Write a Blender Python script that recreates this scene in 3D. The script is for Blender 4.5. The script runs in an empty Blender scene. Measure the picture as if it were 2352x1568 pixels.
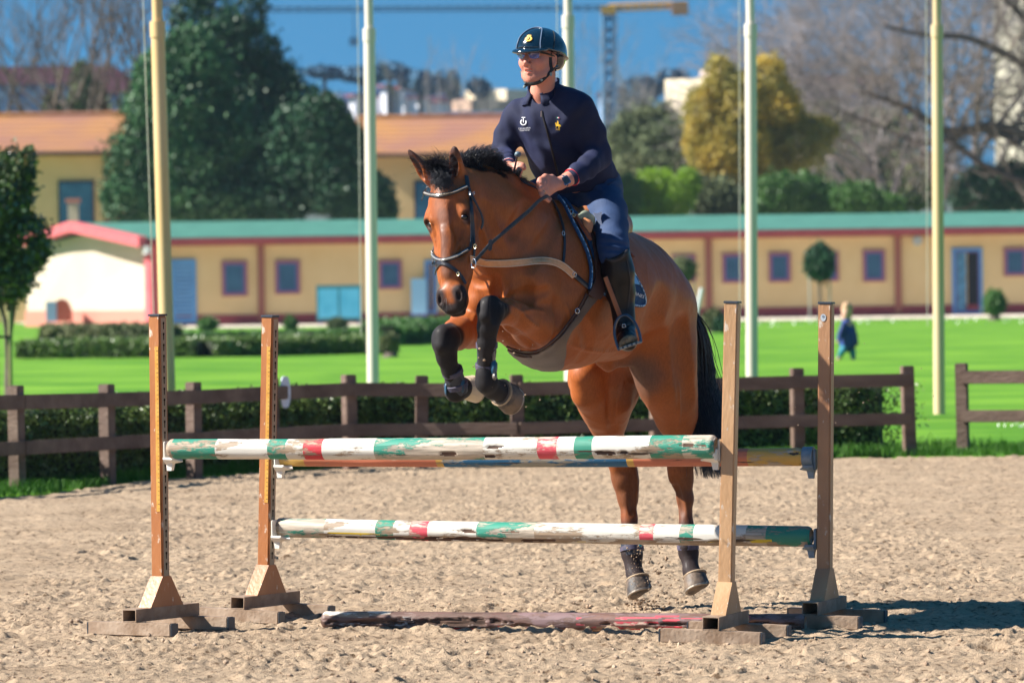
import bpy, bmesh, math, random
import numpy as np
from mathutils import Vector, Matrix, noise as mnoise
from mathutils.geometry import delaunay_2d_cdt
rad = math.radians
sc = bpy.context.scene
COL = sc.collection
rng = np.random.default_rng(7)
random.seed(7)

# ------------------------------------------------ camera, sky, sun, exposure
# picture units: 2352 x 1568, focal length F in those units
F = 12042.0; ROLL = rad(0.8); CH = 1.585; HZ = -141.0
CR, SR = math.cos(ROLL), math.sin(ROLL)
def P(x, y, Y):
    du, dv = x - 1176.0, y - 784.0
    u = du*CR - dv*SR; v = du*SR + dv*CR
    return Vector((u/F*Y, Y, CH - (v - HZ)/F*Y))
def scale_at(Y): return F/Y
def ground_Y(x, y):
    du, dv = x-1176.0, y-784.0
    return F*CH/(du*SR + dv*CR - HZ)
cd = bpy.data.cameras.new('camera'); cam = bpy.data.objects.new('camera', cd); COL.objects.link(cam)
cd.lens = 36*F/2352.0; cd.sensor_width = 36; cd.clip_start = 0.5; cd.clip_end = 6000
cam.matrix_world = Matrix.Translation((0, 0, CH)) @ Matrix.Rotation(ROLL, 4, 'Y') @ Matrix.Rotation(rad(90), 4, 'X')
cd.shift_x = 1.97/2352; cd.shift_y = HZ/2352
cd.dof.use_dof = True; cd.dof.focus_distance = 23.9; cd.dof.aperture_fstop = 5.6
sc.camera = cam
SUN_AZ, SUN_EL = -4.5, 39.0          # from the left
sdir = Vector((-math.cos(rad(SUN_AZ))*math.cos(rad(SUN_EL)), math.sin(rad(SUN_AZ))*math.cos(rad(SUN_EL)), math.sin(rad(SUN_EL))))
w = bpy.data.worlds.new('World'); sc.world = w; w.use_nodes = True
nt = w.node_tree; bg = nt.nodes['Background']; sky = nt.nodes.new('ShaderNodeTexSky'); sky.sky_type = 'NISHITA'
sky.sun_disc = False; sky.sun_elevation = rad(SUN_EL); sky.sun_rotation = math.atan2(sdir.x, sdir.y)
sky.air_density = 1.0; sky.dust_density = 0.3; sky.ozone_density = 3.0; sky.altitude = 50
hs = nt.nodes.new('ShaderNodeHueSaturation'); hs.inputs['Hue'].default_value = .485; hs.inputs['Saturation'].default_value = 1.32; hs.inputs['Value'].default_value = .80
# clear spring air: the deep blue of the zenith reaches down to the horizon
wc_ = nt.nodes.new('ShaderNodeTexCoord'); sx_ = nt.nodes.new('ShaderNodeSeparateXYZ'); cx_ = nt.nodes.new('ShaderNodeCombineXYZ'); ma_ = nt.nodes.new('ShaderNodeMath'); ab_ = nt.nodes.new('ShaderNodeMath')
nt.links.new(wc_.outputs['Generated'], sx_.inputs[0]); ab_.operation = 'ABSOLUTE'; nt.links.new(sx_.outputs['Z'], ab_.inputs[0]); ma_.operation = 'MULTIPLY_ADD'; nt.links.new(ab_.outputs[0], ma_.inputs[0]); ma_.inputs[1].default_value = 1.6; ma_.inputs[2].default_value = .30
nt.links.new(sx_.outputs['X'], cx_.inputs[0]); nt.links.new(sx_.outputs['Y'], cx_.inputs[1]); nt.links.new(ma_.outputs[0], cx_.inputs[2]); nt.links.new(cx_.outputs[0], sky.inputs['Vector'])
nt.links.new(sky.outputs[0], hs.inputs['Color']); nt.links.new(hs.outputs[0], bg.inputs[0]); bg.inputs[1].default_value = 0.085
ld = bpy.data.lights.new('sun', 'SUN'); ld.energy = 5.0; ld.angle = rad(0.53); ld.color = (1.0, 0.95, 0.87)
sun = bpy.data.objects.new('sun', ld); COL.objects.link(sun); sun.rotation_euler = sdir.to_track_quat('Z', 'Y').to_euler()
sc.view_settings.view_transform = 'Standard'; sc.view_settings.look = 'None'; sc.view_settings.gamma = 1
sc.view_settings.exposure = 1.2
sc.render.engine = 'CYCLES'

# ------------------------------------------------ helpers
def s2l(*c):
    return tuple(((v/255)/12.92 if v/255 <= .04045 else ((v/255+.055)/1.055)**2.4) for v in c)
def tag(o, label=None, cat=None, group=None, kind=None):
    if label: o['label'] = label
    if cat: o['category'] = cat
    if group: o['group'] = group
    if kind: o['kind'] = kind
    return o
def empty(name, loc=(0, 0, 0), rz=0):
    o = bpy.data.objects.new(name, None); COL.objects.link(o); o.location = loc; o.rotation_euler = (0, 0, rz)
    o.empty_display_size = .1
    return o
def mat(name, c1, c2=None, nscale=6.0, rough=.7, bump=0, bscale=40, metal=0, spec=.5, coat=0, attr=None, stretch=None, fac=(.35, .65), sheen=0, trans=0, detail=4):
    m = bpy.data.materials.new(name); m.use_nodes = True; t = m.node_tree; b = t.nodes['Principled BSDF']
    b.inputs['Roughness'].default_value = rough; b.inputs['Metallic'].default_value = metal
    b.inputs['Specular IOR Level'].default_value = spec
    if coat: b.inputs['Coat Weight'].default_value = coat; b.inputs['Coat Roughness'].default_value = .08
    if sheen: b.inputs['Sheen Weight'].default_value = sheen; b.inputs['Sheen Roughness'].default_value = .4
    tc = t.nodes.new('ShaderNodeTexCoord'); src = tc.outputs['Object']
    if stretch:
        mp = t.nodes.new('ShaderNodeMapping'); mp.inputs['Scale'].default_value = stretch
        t.links.new(src, mp.inputs[0]); src = mp.outputs[0]
    out = None
    if c2 is not None:
        n = t.nodes.new('ShaderNodeTexNoise'); n.inputs['Scale'].default_value = nscale; n.inputs['Detail'].default_value = detail
        n.inputs['Roughness'].default_value = .6
        t.links.new(src, n.inputs['Vector'])
        r = t.nodes.new('ShaderNodeValToRGB'); r.color_ramp.elements[0].position = fac[0]; r.color_ramp.elements[1].position = fac[1]
        r.color_ramp.elements[0].color = (*c1, 1); r.color_ramp.elements[1].color = (*c2, 1)
        t.links.new(n.outputs['Fac'], r.inputs[0]); out = r.outputs[0]
    if attr:
        a = t.nodes.new('ShaderNodeAttribute'); a.attribute_name = attr
        if out is None:
            out = a.outputs['Color']
        else:
            mx = t.nodes.new('ShaderNodeMix'); mx.data_type = 'RGBA'; mx.blend_type = 'MULTIPLY'; mx.inputs['Factor'].default_value = 1
            t.links.new(a.outputs['Color'], mx.inputs['A']); t.links.new(out, mx.inputs['B']); out = mx.outputs['Result']
    if out is None: b.inputs['Base Color'].default_value = (*c1, 1)
    else: t.links.new(out, b.inputs['Base Color'])
    if bump:
        n2 = t.nodes.new('ShaderNodeTexNoise'); n2.inputs['Scale'].default_value = bscale; n2.inputs['Detail'].default_value = 4
        t.links.new(src, n2.inputs['Vector'])
        bp = t.nodes.new('ShaderNodeBump'); bp.inputs['Strength'].default_value = min(1, bump); bp.inputs['Distance'].default_value = .01 if bump <= 1 else .01*bump
        t.links.new(n2.outputs['Fac'], bp.inputs['Height']); t.links.new(bp.outputs[0], b.inputs['Normal'])
    if trans:
        tr = t.nodes.new('ShaderNodeBsdfTranslucent'); ms = t.nodes.new('ShaderNodeMixShader'); ms.inputs[0].default_value = trans
        if out is not None: t.links.new(out, tr.inputs[0])
        else: tr.inputs[0].default_value = (*c1, 1)
        t.links.new(b.outputs[0], ms.inputs[1]); t.links.new(tr.outputs[0], ms.inputs[2])
        t.links.new(ms.outputs[0], t.nodes['Material Output'].inputs[0])
    return m
def mk(name, v, f, m=None, parent=None, smooth=False, col=None):
    """numpy / list mesh -> object"""
    me = bpy.data.meshes.new(name)
    v = np.asarray(v, dtype=np.float32)
    if isinstance(f, np.ndarray):
        nf, k = f.shape
        me.vertices.add(len(v)); me.vertices.foreach_set('co', v.ravel())
        me.loops.add(nf*k); me.loops.foreach_set('vertex_index', f.astype(np.int32).ravel())
        me.polygons.add(nf); me.polygons.foreach_set('loop_start', np.arange(0, nf*k, k, dtype=np.int32))
        me.polygons.foreach_set('loop_total', np.full(nf, k, dtype=np.int32))
        me.update(calc_edges=True)
    else:
        me.from_pydata([tuple(map(float, p)) for p in v], [], [list(map(int, q)) for q in f])
    if smooth: me.polygons.foreach_set('use_smooth', np.ones(len(me.polygons), dtype=bool))
    if col is not None:
        a = me.color_attributes.new('col', 'FLOAT_COLOR', 'POINT')
        c4 = np.ones((len(v), 4), dtype=np.float32); c4[:, :3] = col
        a.data.foreach_set('color', c4.ravel())
    me.validate()
    if m is not None:
        for q in (m if isinstance(m, (list, tuple)) else [m]): me.materials.append(q)
    o = bpy.data.objects.new(name, me); COL.objects.link(o)
    if parent is not None:
        o.parent = parent
        o.matrix_parent_inverse = PINV.get(parent.name, Matrix.Identity(4))
    return o
PINV = {}
def world_child(root):
    """children of this root are given in world coordinates"""
    mw = Matrix.LocRotScale(root.location, root.rotation_euler, root.scale)
    PINV[root.name] = mw.inverted()
class MB:
    """collects simple shapes, links them as one mesh"""
    def __init__(s): s.v = []; s.f = []; s.mi = []
    def add(s, v, f, mi=0):
        b = len(s.v); s.v += [tuple(p) for p in v]; s.f += [[i+b for i in q] for q in f]; s.mi += [mi]*len(f)
    def box(s, c, d, R=None, mi=0, bev=0):
        hx, hy, hz = d[0]/2, d[1]/2, d[2]/2; c = Vector(c); vs = []
        if bev:
            bm = bmesh.new(); bmesh.ops.create_cube(bm, size=1)
            for q in bm.verts: q.co = Vector((q.co.x*d[0], q.co.y*d[1], q.co.z*d[2]))
            bmesh.ops.bevel(bm, geom=bm.edges[:], offset=bev, segments=2, affect='EDGES')
            bm.verts.index_update()
            vs = [(R @ q.co if R else q.co) + c for q in bm.verts]; fs = [[q.index for q in p.verts] for p in bm.faces]; bm.free()
            s.add(vs, fs, mi); return s
        for x in (-hx, hx):
            for y in (-hy, hy):
                for z in (-hz, hz):
                    p = Vector((x, y, z)); vs.append((R @ p if R else p) + c)
        s.add(vs, [(0, 1, 3, 2), (4, 6, 7, 5), (0, 4, 5, 1), (2, 3, 7, 6), (0, 2, 6, 4), (1, 5, 7, 3)], mi); return s
    def tube(s, pts, rs, n=8, mi=0, cap=True, flat=None):
        pts = [Vector(p) for p in pts]
        if not hasattr(rs, '__len__'): rs = [rs]*len(pts)
        base = len(s.v); up = None
        for i, p in enumerate(pts):
            t = (pts[min(i+1, len(pts)-1)] - pts[max(i-1, 0)])
            if t.length < 1e-9: t = Vector((0, 0, 1))
            t.normalize()
            if up is None:
                up = Vector((0, 0, 1)) if abs(t.z) < .9 else Vector((1, 0, 0))
            a = t.cross(up)
            if a.length < 1e-4: a = t.cross(Vector((0, 1, 0)))
            a.normalize(); b = a.cross(t).normalized(); up = b
            for k in range(n):
                an = 2*math.pi*k/n
                s.v.append(tuple(p + a*(math.cos(an)*rs[i]) + b*(math.sin(an)*rs[i]*(flat or 1))))
        for i in range(len(pts)-1):
            for k in range(n):
                k2 = (k+1) % n
                s.f.append([base+i*n+k, base+i*n+k2, base+(i+1)*n+k2, base+(i+1)*n+k]); s.mi.append(mi)
        if cap:
            s.f.append([base+k for k in range(n)][::-1]); s.mi.append(mi)
            s.f.append([base+(len(pts)-1)*n+k for k in range(n)]); s.mi.append(mi)
        return s
    def prism(s, poly, y0, y1, M=None, mi=0):
        """poly in x,z extruded along y"""
        n = len(poly); vs = [Vector((x, y0, z)) for x, z in poly] + [Vector((x, y1, z)) for x, z in poly]
        if M is not None: vs = [M @ p for p in vs]
        s.add(vs, [list(range(n)), list(range(n, 2*n))[::-1]] + [[i, i+n, (i+1) % n+n, (i+1) % n] for i in range(n)], mi); return s
    def build(s, name, m, parent=None, smooth=False, fix=True):
        o = mk(name, s.v, s.f, m, parent, smooth=False)
        me = o.data
        if len(set(s.mi)) > 1 and len(me.polygons) == len(s.mi):
            me.polygons.foreach_set('material_index', np.array(s.mi, dtype=np.int32))
        if fix:
            bm = bmesh.new(); bm.from_mesh(me); bmesh.ops.recalc_face_normals(bm, faces=bm.faces[:]); bm.to_mesh(me); bm.free()
        if smooth:
            me.polygons.foreach_set('use_smooth', np.ones(len(me.polygons), dtype=bool))
            try: me.set_sharp_from_angle(angle=rad(40))
            except Exception: pass
        return o
def tubes_np(segs_pts, segs_r, n=3):
    """segs_pts (N,K,3), segs_r (N,K): many thin tubes at once"""
    A = np.asarray(segs_pts, dtype=np.float64); R = np.asarray(segs_r, dtype=np.float64)
    N, K, _ = A.shape
    T = np.gradient(A, axis=1); T /= np.linalg.norm(T, axis=2, keepdims=True)+1e-9
    ref = np.where(np.abs(T[..., 2:3]) < .9, np.array([0, 0, 1.]), np.array([1., 0, 0]))
    a = np.cross(T, ref); a /= np.linalg.norm(a, axis=2, keepdims=True)+1e-9; b = np.cross(a, T)
    V = []
    for k in range(n):
        an = 2*math.pi*k/n
        V.append(A + (a*math.cos(an)+b*math.sin(an))*R[..., None])
    V = np.stack(V, axis=2).reshape(-1, 3)           # N,K,n
    idx = np.arange(N*K*n).reshape(N, K, n)
    i0 = idx[:, :-1, :]; i1 = idx[:, 1:, :]
    f = np.stack([i0, np.roll(i0, -1, 2), np.roll(i1, -1, 2), i1], axis=-1).reshape(-1, 4)
    return V, f
def leaves_np(pts, size, r, aspect=.6, up=0.0):
    n = len(pts)
    d = r.normal(size=(n, 3)); d[:, 2] += up; d /= np.linalg.norm(d, axis=1, keepdims=True)
    e = r.normal(size=(n, 3)); e -= d*(e*d).sum(1, keepdims=True); e /= np.linalg.norm(e, axis=1, keepdims=True)
    g = np.cross(d, e)
    s = (size*(.6+.8*r.random(n)))[:, None] if np.isscalar(size) else size[:, None]
    a = e*s*.5; b = g*s*.5*aspect
    V = np.stack([pts-a, pts-b, pts+a, pts+b], axis=1).reshape(-1, 3)
    return V, np.arange(n*4).reshape(n, 4)
def n3(pts, scale, seed=0.0):
    """cheap smooth numpy value noise -1..1"""
    p = np.asarray(pts)*scale + seed*17.3 + 1000.
    i = np.floor(p).astype(np.int64); f = p-i; u = f*f*(3-2*f)
    def h(a, b, c):
        x = (a*73856093) ^ (b*19349663) ^ (c*83492791); x = (x ^ (x >> 13))*1274126177; x = x ^ (x >> 16)
        return (x & 0xffff)/32767.5-1
    r = 0
    for dx in (0, 1):
        for dy in (0, 1):
            for dz in (0, 1):
                wt = (u[..., 0] if dx else 1-u[..., 0])*(u[..., 1] if dy else 1-u[..., 1])*(u[..., 2] if dz else 1-u[..., 2])
                r = r + wt*h(i[..., 0]+dx, i[..., 1]+dy, i[..., 2]+dz)
    return r
def crown(name, blobs, n, size, m, parent, seed=0, shell=.35, aspect=.6, gap=.25, drop=None):
    """blobs: (cx,cy,cz,rx,ry,rz[,weight]) -> many leaf faces with gaps and clumps"""
    r = np.random.default_rng(seed+11); W = np.array([b[3]*b[4]+b[3]*b[5] for b in blobs]); W = W/W.sum(); V = []
    for b, wt in zip(blobs, W):
        k = int(n*wt*1.6)+8
        d = r.normal(size=(k, 3)); d /= np.linalg.norm(d, axis=1, keepdims=True)
        q = (1-shell*r.random(k)**1.5)[:, None]
        bump = 1 + .16*n3(d*np.array(b[3:6]), 2.2/max(b[3:6])*2, seed+b[0])[:, None] + .1*n3(d, 6, seed)[:, None]
        p = np.array(b[:3]) + d*q*bump*np.array(b[3:6])
        stray = r.random(k) < .16; p[stray] += r.normal(0, .13, (stray.sum(), 3))*np.array(b[3:6])+d[stray]*.08*np.array(b[3:6])
        keep = n3(p, 2.2/max(.4, max(b[3:6])**.5), seed+3) > -1+gap*2*r.random(k)
        V.append(p[keep])
    V = np.concatenate(V)
    v, f = leaves_np(V, size, r, aspect, up=.35)
    tint = np.repeat(.72+.5*r.random(len(V))[:, None]*np.ones(3), 4, axis=0)*(1+.15*np.repeat(n3(V, .9, seed+5), 4)[:, None])
    return mk(name, v, f, m, parent, col=tint)
def branches(root, direction, length, r0, depth, rnd, segs, spread=.55, ratio=.72, kids=3, upb=.12, droop=0):
    """recursive limb list: list of (pts, radii)"""
    pts = [Vector(root)]; d = Vector(direction).normalized(); rs = [r0]; k = 5
    for i in range(k-1):
        d = (d + Vector((rnd.gauss(0, .09), rnd.gauss(0, .09), rnd.gauss(0, .07)+upb*.25-droop*.2*i))).normalized()
        pts.append(pts[-1]+d*length/(k-1)); rs.append(r0*(1-.45*(i+1)/(k-1)))
    segs.append((pts, rs))
    if depth <= 0: return
    for j in range(kids):
        t = rnd.uniform(.4, 1.0) if j else 1.0
        q = pts[min(k-1, int(round(t*(k-1))))]
        nd = (d + Vector((rnd.gauss(0, spread), rnd.gauss(0, spread), rnd.gauss(0, spread*.6)+upb))).normalized()
        branches(q, nd, length*ratio*rnd.uniform(.8, 1.15), max(r0*.55, .011), depth-1, rnd, segs, spread, ratio, kids, upb, droop)
def limbs(name, segs, m, parent, n=4):
    v, f = tubes_np([[tuple(p) for p in s[0]] for s in segs], [s[1] for s in segs], n)
    return mk(name, v, f, m, parent)

# ------------------------------------------------ implicit surfaces (for bodies)
class Field:
    def __init__(s, lo, hi, h):
        s.lo = np.array(lo, dtype=np.float64); s.h = h
        s.n = np.ceil((np.array(hi)-s.lo)/h).astype(int)+1
        s.a = np.full(tuple(s.n), .12, dtype=np.float32)
    def sub(s, lo, hi):
        i0 = np.clip(np.floor((np.array(lo)-s.lo)/s.h).astype(int), 0, s.n); i1 = np.clip(np.ceil((np.array(hi)-s.lo)/s.h).astype(int)+1, 0, s.n)
        if np.any(i1 <= i0): return None
        ax = [(s.lo[k]+s.h*np.arange(i0[k], i1[k])).astype(np.float32) for k in range(3)]
        return tuple(slice(i0[k], i1[k]) for k in range(3)), ax
    def comb(s, sl, d, k, mode):
        a = s.a[sl]
        if mode == 'add':
            if k > 0:
                q = np.maximum(k-np.abs(a-d), 0)/k; s.a[sl] = np.minimum(a, d)-q*q*k*.25
            else: s.a[sl] = np.minimum(a, d)
        elif mode == 'cut':      # remove d
            d = -d
            if k > 0:
                q = np.maximum(k-np.abs(a-d), 0)/k; s.a[sl] = np.maximum(a, d)+q*q*k*.25
            else: s.a[sl] = np.maximum(a, d)
    def cone(s, a, b, ra, rb, k=.03, flat=None, mode='add'):
        a = np.array(a, dtype=np.float64); b = np.array(b, dtype=np.float64); R = max(ra, rb)+k+3*s.h
        r = s.sub(np.minimum(a, b)-R, np.maximum(a, b)+R)
        if r is None: return
        sl, ax = r; X = ax[0][:, None, None]; Y = ax[1][None, :, None]; Z = ax[2][None, None, :]
        ba = b-a; L = float(ba@ba)+1e-12
        px, py, pz = X-a[0], Y-a[1], Z-a[2]
        t = np.clip((px*ba[0]+py*ba[1]+pz*ba[2])/L, 0, 1)
        dx, dy, dz = px-t*ba[0], py-t*ba[1], pz-t*ba[2]
        if flat is not None:
            n = np.array(flat[0], dtype=np.float64); n /= np.linalg.norm(n); fm = flat[1]-1
            dn = dx*n[0]+dy*n[1]+dz*n[2]; dx = dx+dn*fm*n[0]; dy = dy+dn*fm*n[1]; dz = dz+dn*fm*n[2]
        d = np.sqrt(dx*dx+dy*dy+dz*dz)-(ra+(rb-ra)*t)
        s.comb(sl, d.astype(np.float32), k, mode)
    def chain(s, pts, k=.03, flat=None):
        for i in range(len(pts)-1): s.cone(pts[i][0], pts[i+1][0], pts[i][1], pts[i+1][1], k, flat)
    def ell(s, c, rd, R=None, k=.03, mode='add'):
        """R: 3x3, rows = axes"""
        c = np.array(c, dtype=np.float64); rd = np.array(rd, dtype=np.float64); m = max(rd)+k+3*s.h
        r = s.sub(c-m, c+m)
        if r is None: return
        sl, ax = r; X = ax[0][:, None, None]-c[0]; Y = ax[1][None, :, None]-c[1]; Z = ax[2][None, None, :]-c[2]
        R = np.eye(3) if R is None else np.array(R)
        q = [(X*R[i, 0]+Y*R[i, 1]+Z*R[i, 2]) for i in range(3)]
        k0 = np.sqrt(sum((q[i]/rd[i])**2 for i in range(3))); k1 = np.sqrt(sum((q[i]/rd[i]**2)**2 for i in range(3)))+1e-6
        d = k0*(k0-1)/k1
        d = np.where(k0 < .05, -min(rd), d)
        s.comb(sl, d.astype(np.float32), k, mode)
    def plane(s, p, n, k=0.0, box=None):
        """remove everything on the +n side"""
        n = np.array(n, dtype=np.float64); n /= np.linalg.norm(n); p = np.array(p)
        r = s.sub(*(box if box else (s.lo, s.lo+s.h*s.n)))
        sl, ax = r
        d = (ax[0][:, None, None]-p[0])*n[0]+(ax[1][None, :, None]-p[1])*n[1]+(ax[2][None, None, :]-p[2])*n[2]
        s.comb(sl, (-d).astype(np.float32), k, 'cut')
    def warp(s, fn, lo=None, hi=None, band=.05):
        lo = s.lo if lo is None else lo; hi = s.lo+s.h*s.n if hi is None else hi
        sl, ax = s.sub(lo, hi); a = s.a[sl]; I = np.nonzero(np.abs(a) < band)
        p = np.stack([ax[0][I[0]], ax[1][I[1]], ax[2][I[2]]], axis=1)
        a[I] += fn(p).astype(np.float32)
    def sample(s, p):
        q = (np.asarray(p, dtype=np.float64)-s.lo)/s.h
        ok = np.all((q >= 0) & (q < s.n-1.001), axis=1); q = np.clip(q, 0, s.n-1.001)
        i = q.astype(int); f = q-i; r = 0
        for dx in (0, 1):
            for dy in (0, 1):
                for dz in (0, 1):
                    wt = (f[:, 0] if dx else 1-f[:, 0])*(f[:, 1] if dy else 1-f[:, 1])*(f[:, 2] if dz else 1-f[:, 2])
                    r = r+wt*s.a[i[:, 0]+dx, i[:, 1]+dy, i[:, 2]+dz]
        return np.where(ok, r, .12)
    def grad(s, p):
        e = s.h*1.5; g = np.stack([s.sample(p+np.eye(3)[k]*e)-s.sample(p-np.eye(3)[k]*e) for k in range(3)], axis=1)
        return g/(np.linalg.norm(g, axis=1, keepdims=True)+1e-9)
    def march(s, org, dr, tmax=3.0, off=0.0, step=.8):
        org = np.asarray(org, dtype=np.float64); dr = np.asarray(dr, dtype=np.float64); dr = dr/np.linalg.norm(dr, axis=1, keepdims=True)
        t = np.zeros(len(org)); bt = np.zeros(len(org)); bd = np.full(len(org), 9.); done = np.zeros(len(org), bool); tp = t.copy(); hit = done.copy()
        for _ in range(500):
            d = s.sample(org+dr*t[:, None])-off
            better = (d < bd) & ~done; bt[better] = t[better]; bd[better] = d[better]
            h = (d < .0004) & ~done; hit |= h; done |= h | (t > tmax)
            if done.all(): break
            nt_ = t+np.clip(d*step, .0008, .012); tp = np.where(done, tp, t); t = np.where(done, t, nt_)
        a, b = tp.copy(), t.copy()
        for _ in range(8):
            m = (a+b)/2; dm = s.sample(org+dr*m[:, None])-off; a = np.where(dm > 0, m, a); b = np.where(dm > 0, b, m)
        bt = np.where(hit, b, bt)
        return org+dr*bt[:, None]
    def mesh(s):
        a = s.a; ins = a < 0
        c = np.zeros(tuple(s.n-1), dtype=np.uint8)
        for dx in (0, 1):
            for dy in (0, 1):
                for dz in (0, 1):
                    c += ins[dx:s.n[0]-1+dx, dy:s.n[1]-1+dy, dz:s.n[2]-1+dz]
        I = np.nonzero((c > 0) & (c < 8)); n = len(I[0]); I = np.stack(I, axis=1)
        vid = np.full(tuple(s.n-1), -1, dtype=np.int32); vid[I[:, 0], I[:, 1], I[:, 2]] = np.arange(n)
        acc = np.zeros((n, 3)); cnt = np.zeros(n)
        C = [(x, y, z) for x in (0, 1) for y in (0, 1) for z in (0, 1)]
        for p in C:
            for k in range(3):
                if p[k] == 0:
                    q = list(p); q[k] = 1
                    va = a[I[:, 0]+p[0], I[:, 1]+p[1], I[:, 2]+p[2]]; vb = a[I[:, 0]+q[0], I[:, 1]+q[1], I[:, 2]+q[2]]
                    m = (va < 0) != (vb < 0); t = np.where(m, va/(va-vb+1e-12), 0)
                    e = np.tile(np.array(p, dtype=float), (n, 1)); e[:, k] = t
                    acc[m] += e[m]; cnt[m] += 1
        V = s.lo+s.h*(I+acc/cnt[:, None])
        Fc = []
        for k in range(3):
            o = [j for j in range(3) if j != k]
            sl0 = [slice(None)]*3; sl1 = [slice(None)]*3; sl0[k] = slice(0, -1); sl1[k] = slice(1, None)
            ch = ins[tuple(sl0)] != ins[tuple(sl1)]
            E = np.stack(np.nonzero(ch), axis=1)
            E = E[(E[:, o[0]] > 0) & (E[:, o[1]] > 0) & (E[:, o[0]] < s.n[o[0]]-1) & (E[:, o[1]] < s.n[o[1]]-1)]
            pos = ins[E[:, 0], E[:, 1], E[:, 2]]
            q = []
            for (d0, d1) in ((1, 1), (0, 1), (0, 0), (1, 0)):
                e = E.copy(); e[:, o[0]] -= d0; e[:, o[1]] -= d1; q.append(vid[e[:, 0], e[:, 1], e[:, 2]])
            q = np.stack(q, axis=1)
            flip = pos if k != 1 else ~pos
            q[~flip] = q[~flip][:, ::-1]
            Fc.append(q)
        Fc = np.concatenate(Fc); Fc = Fc[(Fc >= 0).all(1)]
        return V, Fc
CAM0 = np.array([0, 0, CH])
def shoot(field, xy, Ystart, off=0.0, tmax=3.5):
    """points of the photograph's pixels on a body's surface"""
    pts = np.array([tuple(P(x, y, Ystart)) for x, y in xy]); d = pts-CAM0
    return field.march(pts, d, tmax, off)
def resample(pts, step):
    pts = [np.array(p, dtype=float) for p in pts]; out = [pts[0]]
    # Catmull-Rom
    n = len(pts); dense = []
    for i in range(n-1):
        p0 = pts[max(i-1, 0)]; p1 = pts[i]; p2 = pts[i+1]; p3 = pts[min(i+2, n-1)]
        for t in np.linspace(0, 1, 24, endpoint=False):
            dense.append(.5*((2*p1)+(-p0+p2)*t+(2*p0-5*p1+4*p2-p3)*t*t+(-p0+3*p1-3*p2+p3)*t**3))
    dense.append(pts[-1]); dense = np.array(dense)
    L = np.concatenate([[0], np.cumsum(np.linalg.norm(np.diff(dense, axis=0), axis=1))])
    m = max(2, int(L[-1]/step)+1); tt = np.linspace(0, L[-1], m)
    return np.stack([np.interp(tt, L, dense[:, k]) for k in range(dense.shape[1])], axis=1)
def ribbon(pts, nrm, width, thick, round_=False):
    """flat strap through pts, lying on normals nrm; returns MB-ready v,f"""
    pts = np.asarray(pts); nrm = np.asarray(nrm); n = len(pts)
    T = np.gradient(pts, axis=0); T /= np.linalg.norm(T, axis=1, keepdims=True)+1e-9
    S = np.cross(T, nrm); S /= np.linalg.norm(S, axis=1, keepdims=True)+1e-9
    N = np.cross(S, T)
    wd = np.asarray(width)*np.ones(n)/2; V = []
    prof = [(-1, -.3), (-1, .55), (-.75, 1), (.75, 1), (1, .55), (1, -.3)] if not round_ else [(math.cos(a), math.sin(a)) for a in np.linspace(0, 2*math.pi, 9)[:-1]]
    for a, b in prof: V.append(pts+S*(a*wd)[:, None]+N*(b*thick))
    V = np.stack(V, axis=1).reshape(-1, 3); k = len(prof)
    f = [[i*k+j, i*k+(j+1) % k, (i+1)*k+(j+1) % k, (i+1)*k+j] for i in range(n-1) for j in range(k)]
    f += [list(range(k))[::-1], [(n-1)*k+j for j in range(k)]]
    return V, f
def strap(name, field, xy, Ys, width, thick, m, parent, off=.002, step=5, mb=None, mi=0, smoothn=3):
    q = resample(xy, step); p = shoot(field, q, Ys, off)
    for _ in range(smoothn): p[1:-1] = (p[:-2]+2*p[1:-1]+p[2:])/4
    n = field.grad(p)
    for _ in range(3): n[1:-1] = n[:-2]+n[1:-1]+n[2:]; n /= np.linalg.norm(n, axis=1, keepdims=True)+1e-9
    v, f = ribbon(p+n*.001, n, width, thick)
    if mb is not None: mb.add(v, f, mi); return p, n
    b = MB(); b.add(v, f); b.build(name, m, parent, smooth=True); return p, n
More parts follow.
